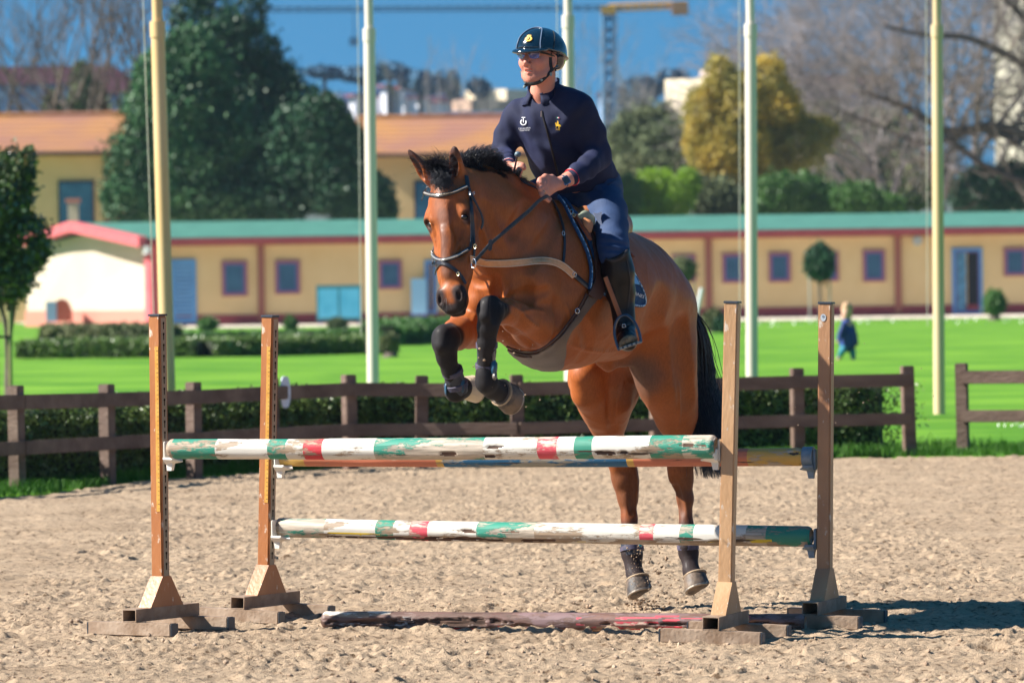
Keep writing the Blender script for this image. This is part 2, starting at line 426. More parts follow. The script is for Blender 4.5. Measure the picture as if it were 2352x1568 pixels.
def patch(name, field, poly, Ys, off, thick, m, parent, grid=5.0, smooth_edge=True, steps=4):
    """polygon of the photo laid on a body surface as a sheet with thickness"""
    b = resample(list(poly)+[poly[0]], grid) if smooth_edge else resample_lin(list(poly)+[poly[0]], grid)
    b = b[:-1]; nb = len(b)
    x0, y0 = b.min(0); x1, y1 = b.max(0)
    gx, gy = np.meshgrid(np.arange(x0, x1, grid), np.arange(y0, y1, grid)); g = np.stack([gx.ravel(), gy.ravel()], axis=1)
    bm_ = Field2D(b); g = g[[bm_(q) for q in g]]
    g = g[np.min(np.linalg.norm(g[:, None]-b[None], axis=2), axis=1) > grid*.6]
    pts = [Vector(tuple(q)) for q in np.concatenate([b, g])]
    vo, _, fo, *_r = delaunay_2d_cdt(pts, [(i, (i+1) % nb) for i in range(nb)], [], 1, 1e-4)
    V2 = np.array([tuple(v) for v in vo]); V = shoot(field, V2, Ys, off); fs = [list(q) for q in fo]
    nb_ = [set() for _ in V]
    for q in fs:
        for i in range(3): nb_[q[i]].update((q[(i+1) % 3], q[(i+2) % 3]))
    for _ in range(steps):
        V = np.array([(V[i]+np.mean([V[j] for j in nb_[i]], axis=0))/2 if nb_[i] else V[i] for i in range(len(V))])
    N = field.grad(V); ok = np.isfinite(N).all(1); N[~ok] = (0, -1, 0)
    n = len(V); outer = V+N*thick
    ec = {}
    for q in fs:
        for i in range(3):
            e = (q[i], q[(i+1) % 3]); ec[e] = ec.get(e, 0)+1
    side = [[a, b_, b_+n, a+n] for (a, b_) in ec if (b_, a) not in ec]
    M = MB(); M.add(np.concatenate([V, outer]), [q[::-1] for q in fs]+[[i+n for i in q] for q in fs]+side)
    return M.build(name, m, parent, smooth=True)
def resample_lin(pts, step):
    pts = np.array(pts, dtype=float); L = np.concatenate([[0], np.cumsum(np.linalg.norm(np.diff(pts, axis=0), axis=1))])
    tt = np.unique(np.concatenate([np.linspace(0, L[-1], max(3, int(L[-1]/step))), L]))
    return np.stack([np.interp(tt, L, pts[:, k]) for k in (0, 1)], axis=1)
class Field2D:
    def __init__(s, b): s.b = b
    def __call__(s, q):
        b = s.b; x, y = q; x0, y0 = b[:, 0], b[:, 1]; x1, y1 = np.roll(x0, -1), np.roll(y0, -1)
        c = ((y0 > y) != (y1 > y)) & (x < (x1-x0)*(y-y0)/(y1-y0+1e-12)+x0)
        return bool(c.sum() % 2)
def text_mesh(s, size):
    c = bpy.data.curves.new('lettering', 'FONT'); c.body = s; c.size = size; c.align_x = 'CENTER'; c.align_y = 'CENTER'; c.resolution_u = 2
    o = bpy.data.objects.new('lettering', c); COL.objects.link(o)
    dg = bpy.context.evaluated_depsgraph_get(); me = bpy.data.meshes.new_from_object(o.evaluated_get(dg))
    v = [tuple(q.co) for q in me.vertices]; f = [list(p.vertices) for p in me.polygons]
    bpy.data.objects.remove(o); bpy.data.meshes.remove(me); bpy.data.curves.remove(c)
    return v, f
def decal(name, field, v2, f, cx, cy, Ys, off, m, parent, rot=0, shear=0):
    """2-D shape in picture units (y up) laid on a surface, 1 mm proud"""
    c, s = math.cos(rot), math.sin(rot)
    xy = [(cx+x*c-y*s, cy-(x*s+y*c)) for x, y, *_ in v2]
    V = shoot(field, xy, Ys, off)
    return mk(name, V, [q for q in f], m, parent)
# ================================================= GROUND
EDGE = [(-300, 1152), (0, 1141), (130, 1131), (260, 1112), (400, 1098), (640, 1080), (800, 1072), (1000, 1067), (1400, 1060), (1660, 1056), (2100, 1049), (2352, 1047), (2700, 1044)]
EW = np.array([(P(x, y, ground_Y(x, y)).x, ground_Y(x, y)) for x, y in EDGE])
def edgeY(x): return np.interp(x, EW[:, 0], EW[:, 1])
def sand_mat():
    m = bpy.data.materials.new('arena sand'); m.use_nodes = True; t = m.node_tree; b = t.nodes['Principled BSDF']
    b.inputs['Roughness'].default_value = .95; b.inputs['Specular IOR Level'].default_value = .15
    tc = t.nodes.new('ShaderNodeTexCoord')
    def noise(s, d=5, st=None):
        n = t.nodes.new('ShaderNodeTexNoise'); n.inputs['Scale'].default_value = s; n.inputs['Detail'].default_value = d; n.inputs['Roughness'].default_value = .65
        t.links.new(tc.outputs['Object'], n.inputs['Vector']); return n.outputs['Fac']
    def ramp(f, stops):
        r = t.nodes.new('ShaderNodeValToRGB'); e = r.color_ramp.elements
        e[0].position, e[0].color = stops[0][0], (*stops[0][1], 1); e[1].position, e[1].color = stops[-1][0], (*stops[-1][1], 1)
        for p, c in stops[1:-1]:
            q = e.new(p); q.color = (*c, 1)
        t.links.new(f, r.inputs[0]); return r.outputs[0]
    a = ramp(noise(1.3), [(.35, (.37, .275, .190)), (.65, (.48, .365, .258))])
    c = ramp(noise(22, 6), [(.36, (.30, .25, .21)), (.45, (.84, .82, .80)), (.7, (1.14, 1.10, 1.04))])
    mx = t.nodes.new('ShaderNodeMix'); mx.data_type = 'RGBA'; mx.blend_type = 'MULTIPLY'; mx.inputs['Factor'].default_value = 1
    t.links.new(a, mx.inputs['A']); t.links.new(c, mx.inputs['B']); t.links.new(mx.outputs['Result'], b.inputs['Base Color'])
    ht = t.nodes.new('ShaderNodeMath'); ht.operation = 'ADD'; t.links.new(noise(60, 5), ht.inputs[0]); t.links.new(noise(160, 3), ht.inputs[1])
    bp = t.nodes.new('ShaderNodeBump'); bp.inputs['Strength'].default_value = .8; bp.inputs['Distance'].default_value = .012
    t.links.new(ht.outputs[0], bp.inputs['Height']); t.links.new(bp.outputs[0], b.inputs['Normal'])
    return m
xs = np.concatenate([np.array([-60, -35, -20, -12, -9]), np.arange(-7, -2.6, .035), np.arange(-2.6, 2.6, .0105), np.arange(2.6, 7, .035), np.array([9, 12, 20, 35, 60])])
ys = [3., 8, 14, 18, 19.5, 20.0]
while ys[-1] < 27: ys.append(ys[-1]+.017)
while ys[-1] < 52: ys.append(ys[-1]+.017*(ys[-1]/27)**2)
ys = np.array(ys)
GX, GY = np.meshgrid(xs, ys); pp = np.stack([GX, GY, 0*GX], -1)
_hr = np.random.default_rng(77); PRINTS = [(_hr.uniform(-3.2, 3.2), 20.4+14*_hr.random()**1.3, _hr.uniform(.05, .075), _hr.uniform(0, 6.28)) for _ in range(150)]
def clods(p):
    h = .5*n3(p, 1.6, 1)+.35*n3(p, 4.1, 2)
    w_ = p+np.array([.03, .03, 0])*n3(p, 9, 12)[..., None]
    a = n3(w_, 12, 3); b = n3(w_, 25, 4); c = n3(p, 50, 5)
    lump = np.maximum(a+.15, 0)*.55 + np.maximum(b+.1, 0)**1.3*.70 + c*.42
    dens = .55+.45*np.clip(n3(p, 1.9, 9)+.4, 0, 1)
    pit = -np.maximum(n3(p*np.array([1, .8, 1]), 10, 6)-.30, 0)*1.0
    z = .014*h + .030*lump*dens + .034*pit
    for (hx_, hy_, hr_, ha) in PRINTS:
        if p.ndim == 3 and p.shape[0] > 10:
            j0, j1 = np.searchsorted(p[0, :, 0], (hx_-.16, hx_+.16)); i0, i1 = np.searchsorted(p[:, 0, 1], (hy_-.16, hy_+.16)); q = (slice(i0, i1), slice(j0, j1)); ok = j1 > j0 and i1 > i0
        else:
            q = (np.abs(p[..., 0]-hx_) < .16) & (np.abs(p[..., 1]-hy_) < .16); ok = q.any()
        if ok:
            dx = p[..., 0][q]-hx_; dy = p[..., 1][q]-hy_; d = np.sqrt(dx*dx+dy*dy)/hr_
            z[q] += -.028*np.exp(-(d**4)*.7)+.012*np.exp(-((d-1.35)/.25)**2)*(1+.6*np.cos(np.arctan2(dy, dx)-ha))
    return z
GZ = clods(pp)
far = np.clip((GY-27)/25, 0, 1); GZ *= (1-.15*far)
GZ -= .008
# sand heaped against the ground pole and a raked ridge near the fence
over = np.clip((GY-(edgeY(GX)-.05))/.15, 0, 1); GZ = GZ*(1-over)-over*.06
GZ[(np.abs(GX) > 8) | (GY < 19.8)] = 0
idx = np.arange(GX.size).reshape(GX.shape)
fq = np.stack([idx[:-1, :-1], idx[:-1, 1:], idx[1:, 1:], idx[1:, :-1]], -1).reshape(-1, 4)
sand = mk('sand_arena', np.stack([GX, GY, GZ], -1).reshape(-1, 3), fq, sand_mat(), smooth=True); tag(sand, 'pale brown churned sand of the riding arena', kind='structure')
def sandz(x, y): return float(clods(np.array([[[x, y, 0]]]))[0, 0])-.008

GRASS = mat('lawn grass', (.060, .185, .008), (.150, .310, .022), nscale=.30, rough=.9, bump=1.5, bscale=9, spec=.2)
lx = np.concatenate([np.linspace(-900, -60, 12), np.linspace(-40, -12, 12), np.linspace(-11, 11, 180), np.linspace(12, 40, 12), np.linspace(60, 900, 12)])
lo_ = np.array([0, .06, .15, .3, .5, .8, 1.2, 1.8, 2.5, 3.5, 5, 7, 9, 12, 15, 19, 24, 30, 38, 50, 65, 85, 110, 150, 200, 300, 500, 900, 1600, 3000])
LX, LO = np.meshgrid(lx, lo_); LY = edgeY(LX)+LO
LZ = .012*n3(np.stack([LX, LY, 0*LX], -1), 1.7, 8)*(LO > .2) - .03*(LO < .01) + .004
idx = np.arange(LX.size).reshape(LX.shape); fq = np.stack([idx[:-1, :-1], idx[:-1, 1:], idx[1:, 1:], idx[1:, :-1]], -1).reshape(-1, 4)
lawn = mk('grass_lawn', np.stack([LX, LY, LZ], -1).reshape(-1, 3), fq, GRASS, smooth=True); tag(lawn, 'bright green lawn behind the arena fence', kind='structure')
# grass blades along the arena edge
r = np.random.default_rng(5); n = 26000; bx = r.uniform(-6.5, 6.5, n); by = edgeY(bx)+np.abs(r.normal(0, 1, n))*1.1+.0
bh = .05+.09*r.random(n)*(.6+.4*n3(np.stack([bx, by, 0*bx], -1), 2, 3)); an = r.uniform(0, math.pi, n); dx = np.cos(an)*.006; dy = np.sin(an)*.006; lean = r.normal(0, .03, (n, 2))
V = np.stack([np.stack([bx-dx, by-dy, 0*bx-.01], 1), np.stack([bx+dx, by+dy, 0*bx-.01], 1), np.stack([bx+lean[:, 0]+dx*.2, by+lean[:, 1], bh], 1), np.stack([bx+lean[:, 0]-dx*.2, by+lean[:, 1], bh], 1)], 1).reshape(-1, 3)
gr = mk('grass_tufts', V, np.arange(n*4).reshape(n, 4), mat('grass blades', (.04, .15, .008), (.08, .22, .014), nscale=2, rough=.7, trans=.3)); tag(gr, 'longer green grass growing along the arena edge under the fence', 'grass', kind='stuff')
# gravel strip, widened with added yard to bounce warm light on walls; daisies
a = P(300, 742, 192); b_ = P(2560, 738, 190)
pv = mk('gravel_path_bounce_yard', [(a.x-2, 188, .02), (b_.x+6, 184, .02), (b_.x+6, 260, .02), (a.x-12, 260, .02)], [[0, 1, 2, 3]], mat('pale gravel', (.55, .46, .36), (.66, .57, .46), nscale=3, rough=.9)); tag(pv, 'pale gravel strip before the long building, widened to bounce warm light onto the walls', kind='structure')
n = 700; q = np.stack([r.uniform(2.5, 6.2, n), r.uniform(49, 58, n), np.full(n, .05)], 1); q2 = np.stack([r.uniform(6, 20, 500), r.uniform(160, 186, 500), np.full(500, .08)], 1)[:220]
keep = n3(q, .8, 9) > .35; q = np.concatenate([q[keep], q2]); sz = np.where(q[:, 1] > 100, .09, .028)
v, f = leaves_np(q, sz, r, .9, up=1.2); dz = mk('daisies', v, f, mat('daisy petals', (.8, .8, .76), rough=.6)); tag(dz, 'scattered white daisies in the lawn', 'flowers', kind='stuff')

# ================================================= JUMP
RUST = mat('brown stand paint', (.30, .125, .042), (.40, .19, .075), nscale=5, rough=.5, bump=.25, bscale=60, spec=.5)
def stand_mat(name, ca, cb, chip=.6):
    m = mat(name, ca, cb, nscale=4, rough=.42, bump=.2, bscale=70, stretch=(1, 1, .35))
    t = m.node_tree; b = t.nodes['Principled BSDF']; tc = t.nodes['Texture Coordinate']
    n = t.nodes.new('ShaderNodeTexNoise'); n.inputs['Scale'].default_value = 26; n.inputs['Detail'].default_value = 8; n.inputs['Roughness'].default_value = .7
    mp = t.nodes.new('ShaderNodeMapping'); mp.inputs['Scale'].default_value = (1, 1, .45); t.links.new(tc.outputs['Object'], mp.inputs[0]); t.links.new(mp.outputs[0], n.inputs['Vector'])
    r_ = t.nodes.new('ShaderNodeValToRGB'); r_.color_ramp.elements[0].position = chip; r_.color_ramp.elements[1].position = chip+.04
    t.links.new(n.outputs['Fac'], r_.inputs[0]); old = b.inputs['Base Color'].links[0].from_socket
    mx = t.nodes.new('ShaderNodeMix'); mx.data_type = 'RGBA'; t.links.new(r_.outputs[0], mx.inputs['Factor']); t.links.new(old, mx.inputs['A']); mx.inputs['B'].default_value = (.6, .5, .4, 1)
    t.links.new(mx.outputs['Result'], b.inputs['Base Color']); return m
ST_L = stand_mat('orange brown stand paint', (.33, .115, .034), (.43, .175, .058), .605)
ST_RN = stand_mat('sun bleached tan stand paint', (.54, .33, .175), (.42, .235, .11), .60)
ST_RB = stand_mat('scuffed brown stand paint', (.35, .165, .08), (.46, .26, .13), .61)
STEEL = mat('muddy bare steel', (.38, .28, .20), (.22, .14, .085), nscale=7, rough=.6, bump=.4, bscale=50)
DARKCAP = mat('dark plastic cap', (.05, .06, .075), rough=.4)
HOLE = mat('hole shadowed inside of tube', (.012, .01, .008), rough=1, spec=0)
YEL = mat('yellow measuring tape', (.52, .24, .025), (.60, .33, .06), nscale=25, rough=.5)
INK = mat('black print', (.02, .02, .02), rough=.6)
def make_stand(label, xb, Y, xt, yt, yaw, m, holes, ruler, tilt, badge=False):
    base = P(xb, 1400, Y); H = P(xt, yt, Y).z
    t = empty('jump_stand', (base.x, Y, 0)); t.rotation_euler = (0, rad(tilt), rad(-yaw)); tag(t, label, 'jump stand', 'jump stands')
    w_ = .062; b = MB(); b.box((0, 0, .12+(H-.12)/2), (w_, w_, H-.12), bev=.006); b.build('upright', m, t, smooth=True)
    b = MB(); b.box((0, 0, H+.003), (w_+.004, w_+.004, .010), bev=.002); b.build('top_cap', DARKCAP, t)
    # flared foot of the upright
    b = MB(); M = Matrix.Identity(4); hw = w_/2+.003
    prof = [(-.135, .115), (-.033, .255), (.033, .255), (.135, .115)]
    vs = []; n = len(prof)
    for x in (-hw, hw): vs += [(x, y, z) for y, z in prof]
    b.add(vs, [list(range(n)), list(range(n, 2*n))[::-1]]+[[i, (i+1) % n, (i+1) % n+n, i+n] for i in range(n)])
    b.build('gusset', m, t)
    # open rectangular tube
    b = MB(); L = .52; zc = .088; hh = .058; ww = .075; th = .004
    b.box((0, 0, zc+hh/2-th/2), (ww, L, th)); b.box((0, 0, zc-hh/2+th/2), (ww, L, th))
    b.box((-ww/2+th/2, 0, zc), (th, L, hh-2*th)); b.box((ww/2-th/2, 0, zc), (th, L, hh-2*th)); b.build('cross_beam', STEEL, t)
    for sy in (-.235, .235):
        b = MB(); b.box((.0, sy, .028), (.45, .06, .060), bev=.004); f = b.build('foot_bar', STEEL, t)
        for ex in (.2285, -.2285):
            c = MB(); c.box((ex, sy, .028), (.007, .056, .056), bev=.002); c.build('end_cap', DARKCAP, f)
    if holes:
        b = MB(); side = w_/2+.0008; z = .30
        b.box((side-.0002, 0, .12+(H-.12)/2), (.0012, w_*.62, (H-.14)), mi=1)
        while z < H-.03:
            for (yy, zz, rr, k) in ((0, z+.010, .0068, 10),):
                ring = [(side+.0012, rr*math.cos(2*math.pi*i/k), zz+rr*math.sin(2*math.pi*i/k)) for i in range(k)]
                b.add(ring, [list(range(k))])
            b.box((side+.0010, 0, z-.006), (.0006, .0062, .022)); z += .05*1.0
        b.build('keyhole_strip', [HOLE, mat('galvanised strip', (.26, .22, .16), (.34, .28, .2), rough=.5)], t, fix=False)
    if ruler:
        b = MB(); zt = H-.14; zb = .55; b.box((w_*.22, -w_/2-.0012, (zt+zb)/2), (w_*.30, .0016, zt-zb)); ru = b.build('measuring_tape', YEL, t)
        b = MB(); z = zt-.02; i = 0
        while z > zb:
            b.box((w_*.22+w_*.06, -w_/2-.0024, z), (w_*.16 if i % 5 == 0 else w_*.09, .0006, .0022)); z -= .02; i += 1
        b.build('tape_markings', INK, ru)
    if badge:
        b = MB(); k = 18; b.add([(-.006+.013*math.cos(2*math.pi*i/k), -w_/2-.002, H-.062+.017*math.sin(2*math.pi*i/k)*(1.1 if i > 9 else .9)) for i in range(k)], [list(range(k))[::-1]])
        b.add([(-.006+.006*math.cos(2*math.pi*i/k), -w_/2-.003, H-.058+.006*math.sin(2*math.pi*i/k)) for i in range(k)], [list(range(k))[::-1]], 1)
        b.build('sticker', [mat('silver sticker', (.45, .5, .55), rough=.4), mat('sticker ring', (.2, .23, .27), rough=.4)], t)
    return t
LN = make_stand('orange brown stand at the left end of the front pole, with yellow tape and keyholes', 370, 24.0, 356, 725, 30, ST_L, True, True, .1)
LB = make_stand('orange brown stand second from left, holding the two rear poles', 609, 24.85, 627, 727, 28, ST_L, True, True, 2.0)
RN = make_stand('pale tan bleached stand at the right end of the front pole', 1665, 22.93, 1684, 695, 17, ST_RN, False, False, 2.1)
RB = make_stand('scuffed brown stand at far right with a small round silver sticker', 1893, 23.85, 1898, 697, 18, ST_RB, False, False, 1.2, True)

def paint(name, c, wear=.5, wood=(.34, .25, .17)):
    """old paint flaking off long-grained wood"""
    m = bpy.data.materials.new(name); m.use_nodes = True; t = m.node_tree; b = t.nodes['Principled BSDF']; b.inputs['Roughness'].default_value = .55
    tc = t.nodes.new('ShaderNodeTexCoord')
    def nz(scale, st, det=6, rg=.65):
        mp = t.nodes.new('ShaderNodeMapping'); mp.inputs['Scale'].default_value = st; t.links.new(tc.outputs['Object'], mp.inputs[0])
        n = t.nodes.new('ShaderNodeTexNoise'); n.inputs['Scale'].default_value = scale; n.inputs['Detail'].default_value = det; n.inputs['Roughness'].default_value = rg
        t.links.new(mp.outputs[0], n.inputs['Vector']); return n.outputs['Fac']
    def rp(f, p0, p1, c0, c1):
        r_ = t.nodes.new('ShaderNodeValToRGB'); r_.color_ramp.elements[0].position = p0; r_.color_ramp.elements[1].position = p1
        r_.color_ramp.elements[0].color = (*c0, 1); r_.color_ramp.elements[1].color = (*c1, 1); t.links.new(f, r_.inputs[0]); return r_.outputs[0]
    def mix(f, A, B):
        mx = t.nodes.new('ShaderNodeMix'); mx.data_type = 'RGBA'; t.links.new(f, mx.inputs['Factor']); t.links.new(A, mx.inputs['A']); t.links.new(B, mx.inputs['B']); return mx.outputs['Result']
    base = rp(nz(3, (1, 2, 2)), .3, .7, tuple(v*.86 for v in c), tuple(min(.85, v*1.06) for v in c))
    grain = rp(nz(30, (.12, 1.6, 1.6)), .35, .65, tuple(v*.55 for v in wood), tuple(v*1.25 for v in wood))
    f1 = rp(nz(9, (.5, 1.6, 1.6), 9, .72), 1-wear-.02, 1-wear+.03, (0, 0, 0), (1, 1, 1))
    o = mix(f1, base, grain)
    crack = rp(nz(20, (.10, 1.5, 1.5), 5, .6), .655, .67, (0, 0, 0), (1, 1, 1))
    dk = t.nodes.new('ShaderNodeRGB'); dk.outputs[0].default_value = (.06, .035, .022, 1)
    o = mix(crack, o, dk.outputs[0]); t.links.new(o, b.inputs['Base Color'])
    bp = t.nodes.new('ShaderNodeBump'); bp.inputs['Strength'].default_value = .5; bp.inputs['Distance'].default_value = .004; bp.invert = True
    t.links.new(f1, bp.inputs['Height']); b2 = t.nodes.new('ShaderNodeBump'); b2.inputs['Strength'].default_value = .5; b2.inputs['Distance'].default_value = .004
    t.links.new(nz(40, (.1, 1.4, 1.4)), b2.inputs['Height']); t.links.new(bp.outputs[0], b2.inputs['Normal']); t.links.new(b2.outputs[0], b.inputs['Normal'])
    return m
WHT = paint('flaking white paint', (.68, .65, .58), .435); WHTW = paint('dirty worn white paint', (.66, .62, .54), .47)
GRN = paint('worn green paint', (.03, .24, .16), .455); GRNW = paint('badly flaked green paint', (.03, .26, .18), .53, (.5, .42, .33))
RED = paint('worn red paint', (.55, .03, .045), .44); PINK = paint('rubbed pink red paint', (.62, .07, .10), .44, (.6, .45, .36))
WOOD = paint('bare grey wood', (.42, .33, .25), .5); ROT = mat('dark rotten wood', (.045, .025, .018), (.16, .09, .06), nscale=30, rough=.95, bump=1, bscale=60, stretch=(.15, 1, 1))
ORG = paint('faded orange paint', (.55, .17, .09), .36, (.45, .3, .2)); YLW = paint('worn yellow paint', (.60, .36, .08), .45, (.5, .4, .3)); BLU = paint('scuffed blue paint', (.010, .10, .21), .45, (.3, .27, .22))
BRT = paint('spilled yellow paint', (.72, .52, .03), .45, (.35, .25, .14))
def make_pole(name, label, e0, e1, bands, gouges=(), nl=560, nr=60, wob=.002, dirt=None, tips=True, skin=.0012):
    """e = (x, y, Y, radius); bands = [(x_end, material)] in picture x"""
    a = P(*e0[:3]); b = P(*e1[:3]); L = (b-a).length; ax = (b-a).normalized()
    up = Vector((0, 0, 1)); yv = up.cross(ax).normalized(); zv = ax.cross(yv)
    M = Matrix((ax, yv, zv)).transposed().to_4x4(); M.translation = a
    mats = []; 
    def mi(m):
        if m not in mats: mats.append(m)
        return mats.index(m)
    # picture x -> length along the pole
    def tx(x):
        lo, hi = 0., 1.
        for _ in range(40):
            t = (lo+hi)/2; q = a.lerp(b, t); du = q.x/q.y*F; v_ = -(q.z-CH)/q.y*F+HZ
            X = 1176+du*CR+v_*SR
            if X < x: lo = t
            else: hi = t
        return lo*L
    ends = [(tx(x), mi(m)) for x, m in bands]
    cuts = sorted(set([e[0] for e in ends[:-1]])); xs_ = np.linspace(0, L, nl)
    for c in cuts: xs_[np.argmin(np.abs(xs_-c))] = c
    xs_ = np.unique(xs_)
    th = np.linspace(0, 2*math.pi, nr+1)[:-1]
    X, T = np.meshgrid(xs_, th, indexing='ij')
    R = e0[3]+(e1[3]-e0[3])*X/L
    pp = np.stack([X*2.2, np.cos(T)*R*10, np.sin(T)*R*10], -1)
    R = R+wob*n3(pp, 1.0, L)+skin*n3(pp*np.array([1.5, 5, 5]), 1.6, 2)
    # bow
    bow = .004*np.sin(X/L*math.pi)
    for s_, e in ((0, 1), (L, -1)):
        d = np.abs(X-s_); R = R*(1-.28*np.clip(1-d/.022, 0, 1)**2) if tips else R
    G = np.zeros_like(X)
    for (g0, g1, t0, t1, dep) in gouges:   # picture x range, angle range (deg, 0 = toward camera side, + up)
        u = (X-tx(g0))/(tx(g1)-tx(g0)); ang = np.degrees(T); ang = (ang-180+180) % 360-180
        # camera side is -y : angle 180 ; measure from there
        cs = (np.degrees(T)-180+180) % 360-180; cs = -cs
        vv = (cs-t0)/(t1-t0)
        q1 = n3(np.stack([X*26, T*3.2, 0*X], -1), 1, g0); q2 = n3(np.stack([X*60, T*11, 0*X], -1), 1, g0+2); q3 = n3(np.stack([X*9, T*2, 0*X], -1), 1, g0+5)
        ins = 1.0-(2*u-1)**2*1.1-(2*vv-1+.5*q3)**2*1.3+.75*q1+.45*q2
        ins = np.clip(ins*1.6, 0, 1)*(u > -.2)*(u < 1.2)
        R -= dep*ins; G = np.maximum(G, ins)
    V = np.stack([X, np.cos(T)*R, np.sin(T)*R-bow], -1).reshape(-1, 3)
    nX = len(xs_); idx = np.arange(nX*nr).reshape(nX, nr)
    f = np.stack([idx[:-1], idx[1:], np.roll(idx[1:], -1, 1), np.roll(idx[:-1], -1, 1)], -1).reshape(-1, 4)
    mid = (xs_[:-1]+xs_[1:])/2; bi = np.zeros(nX-1, int)
    for i, x in enumerate(mid):
        for e, k in ends:
            if x <= e: bi[i] = k; break
        else: bi[i] = ends[-1][1]
    mm = np.repeat(bi[:, None], nr, 1)
    if dirt is not None:
        for (g0, g1, t0, t1, m_, thr) in dirt:
            cs = -(((np.degrees(th)-180+180) % 360)-180)
            u = ((mid[:, None] > tx(g0)) & (mid[:, None] < tx(g1)) & (cs[None] > t0) & (cs[None] < t1))
            q = n3(np.stack([np.repeat(mid[:, None]*9, nr, 1), np.repeat(th[None]*4, nX-1, 0), np.zeros((nX-1, nr))], -1), 1, g0) > thr
            mm[u & q] = mi(m_)
    Gf = (G[:-1]+G[1:])/2
    mm[Gf > .55] = mi(ROT)
    quads = [list(q) for q in f]
    me_f = quads+[list(idx[0])[::-1], list(idx[-1])]
    o = mk(name, V, me_f, mats+[WOOD]); o.data.polygons.foreach_set('material_index', np.concatenate([mm.ravel(), [mi(WOOD) if WOOD in mats else len(mats)]*2]).astype(np.int32))
    o.data.polygons.foreach_set('use_smooth', np.ones(len(o.data.polygons), bool))
    o.matrix_world = M; tag(o, label, 'jump pole', 'jump poles'); return o
make_pole('jump_pole', 'thick front top pole in white, green and red bands', (388, 1031, 23.9, .0452), (1646, 1025, 22.9, .0518),
    [(402, WOOD), (503, GRN), (623, WHT), (664, GRN), (705, WHTW), (748, RED), (868, WHT), (1118, GRNW), (1242, WHTW), (1287, PINK), (1327, WHT), (1368, GRN), (1500, WHT), (1575, GRN), (1646, GRNW)],
    [(1114, 1192, -5, 38, .007), (1362, 1450, -38, -12, .008), (1020, 1058, -40, -15, .004), (1120, 1150, -55, -30, .003), (1560, 1640, 0, 22, .005)])
make_pole('jump_pole', 'rear top pole painted faded orange, blue and yellow', (640, 1051, 24.85, .041), (1846, 1049, 23.85, .0405),
    [(705, YLW), (1008, ORG), (1024, YLW), (1445, BLU), (1461, YLW), (1722, ORG), (1846, YLW)], [(1815, 1846, 10, 50, .006)], wob=.001)
make_pole('jump_pole', 'lower rear pole, white with green ends and muddy flaking underside', (636, 1211, 24.85, .0455), (1864, 1231, 23.85, .0478),
    [(650, WOOD), (752, GRNW), (870, WHT), (911, GRN), (949, WHT), (990, PINK), (1102, WHT), (1235, GRNW), (1476, WHTW), (1508, PINK), (1568, WHT), (1600, GRNW), (1720, WHT), (1766, GRNW), (1864, GRN)],
    [(760, 1120, -70, -38, .006), (960, 1180, -60, -30, .008), (1180, 1290, -62, -35, .007), (1160, 1210, 0, 14, .004), (1060, 1110, -8, 20, .005)],
    dirt=[(640, 1860, -120, -28, WOOD, .05), (740, 900, -45, 0, BRT, .35), (1320, 1420, -50, -18, BRT, .3), (1610, 1780, -40, -15, BRT, .1), (1330, 1860, -120, -45, WOOD, -.4)])
g0 = P(742, 1440, 24.15); g1 = P(1850, 1440, 23.5)
def y_for(x, Y, z):
    q = (CH-z)*F/Y+HZ; return 784+(q-(x-1176)*SR)/CR
make_pole('ground_pole', 'rotten splintered pole half buried in the sand, grey with red paint traces', (742, y_for(742, 24.15, .032), 24.15, .042), (1850, y_for(1850, 23.5, .030), 23.5, .044),
    [(960, paint('grey weathered white paint', (.46, .42, .40), .54, (.16, .09, .07))), (1180, paint('grey brown rotten wood', (.15, .075, .06), .5, (.14, .08, .06))), (1850, paint('faded grey red paint', (.22, .14, .14), .54, (.17, .09, .07)))],
    [(745, 960, -30, 22, .012), (900, 1180, -25, 40, .013), (1180, 1240, -30, 0, .008), (1380, 1410, -15, 10, .012), (1480, 1640, -20, 15, .012), (1650, 1840, -30, 20, .012)],
    dirt=[(1150, 1380, -60, -12, RED, .1), (1330, 1760, -10, 60, PINK, .2), (1380, 1700, -50, -15, RED, .0), (900, 1120, -60, -35, RED, .2), (745, 900, 25, 100, WHTW, -.2)], wob=.004)

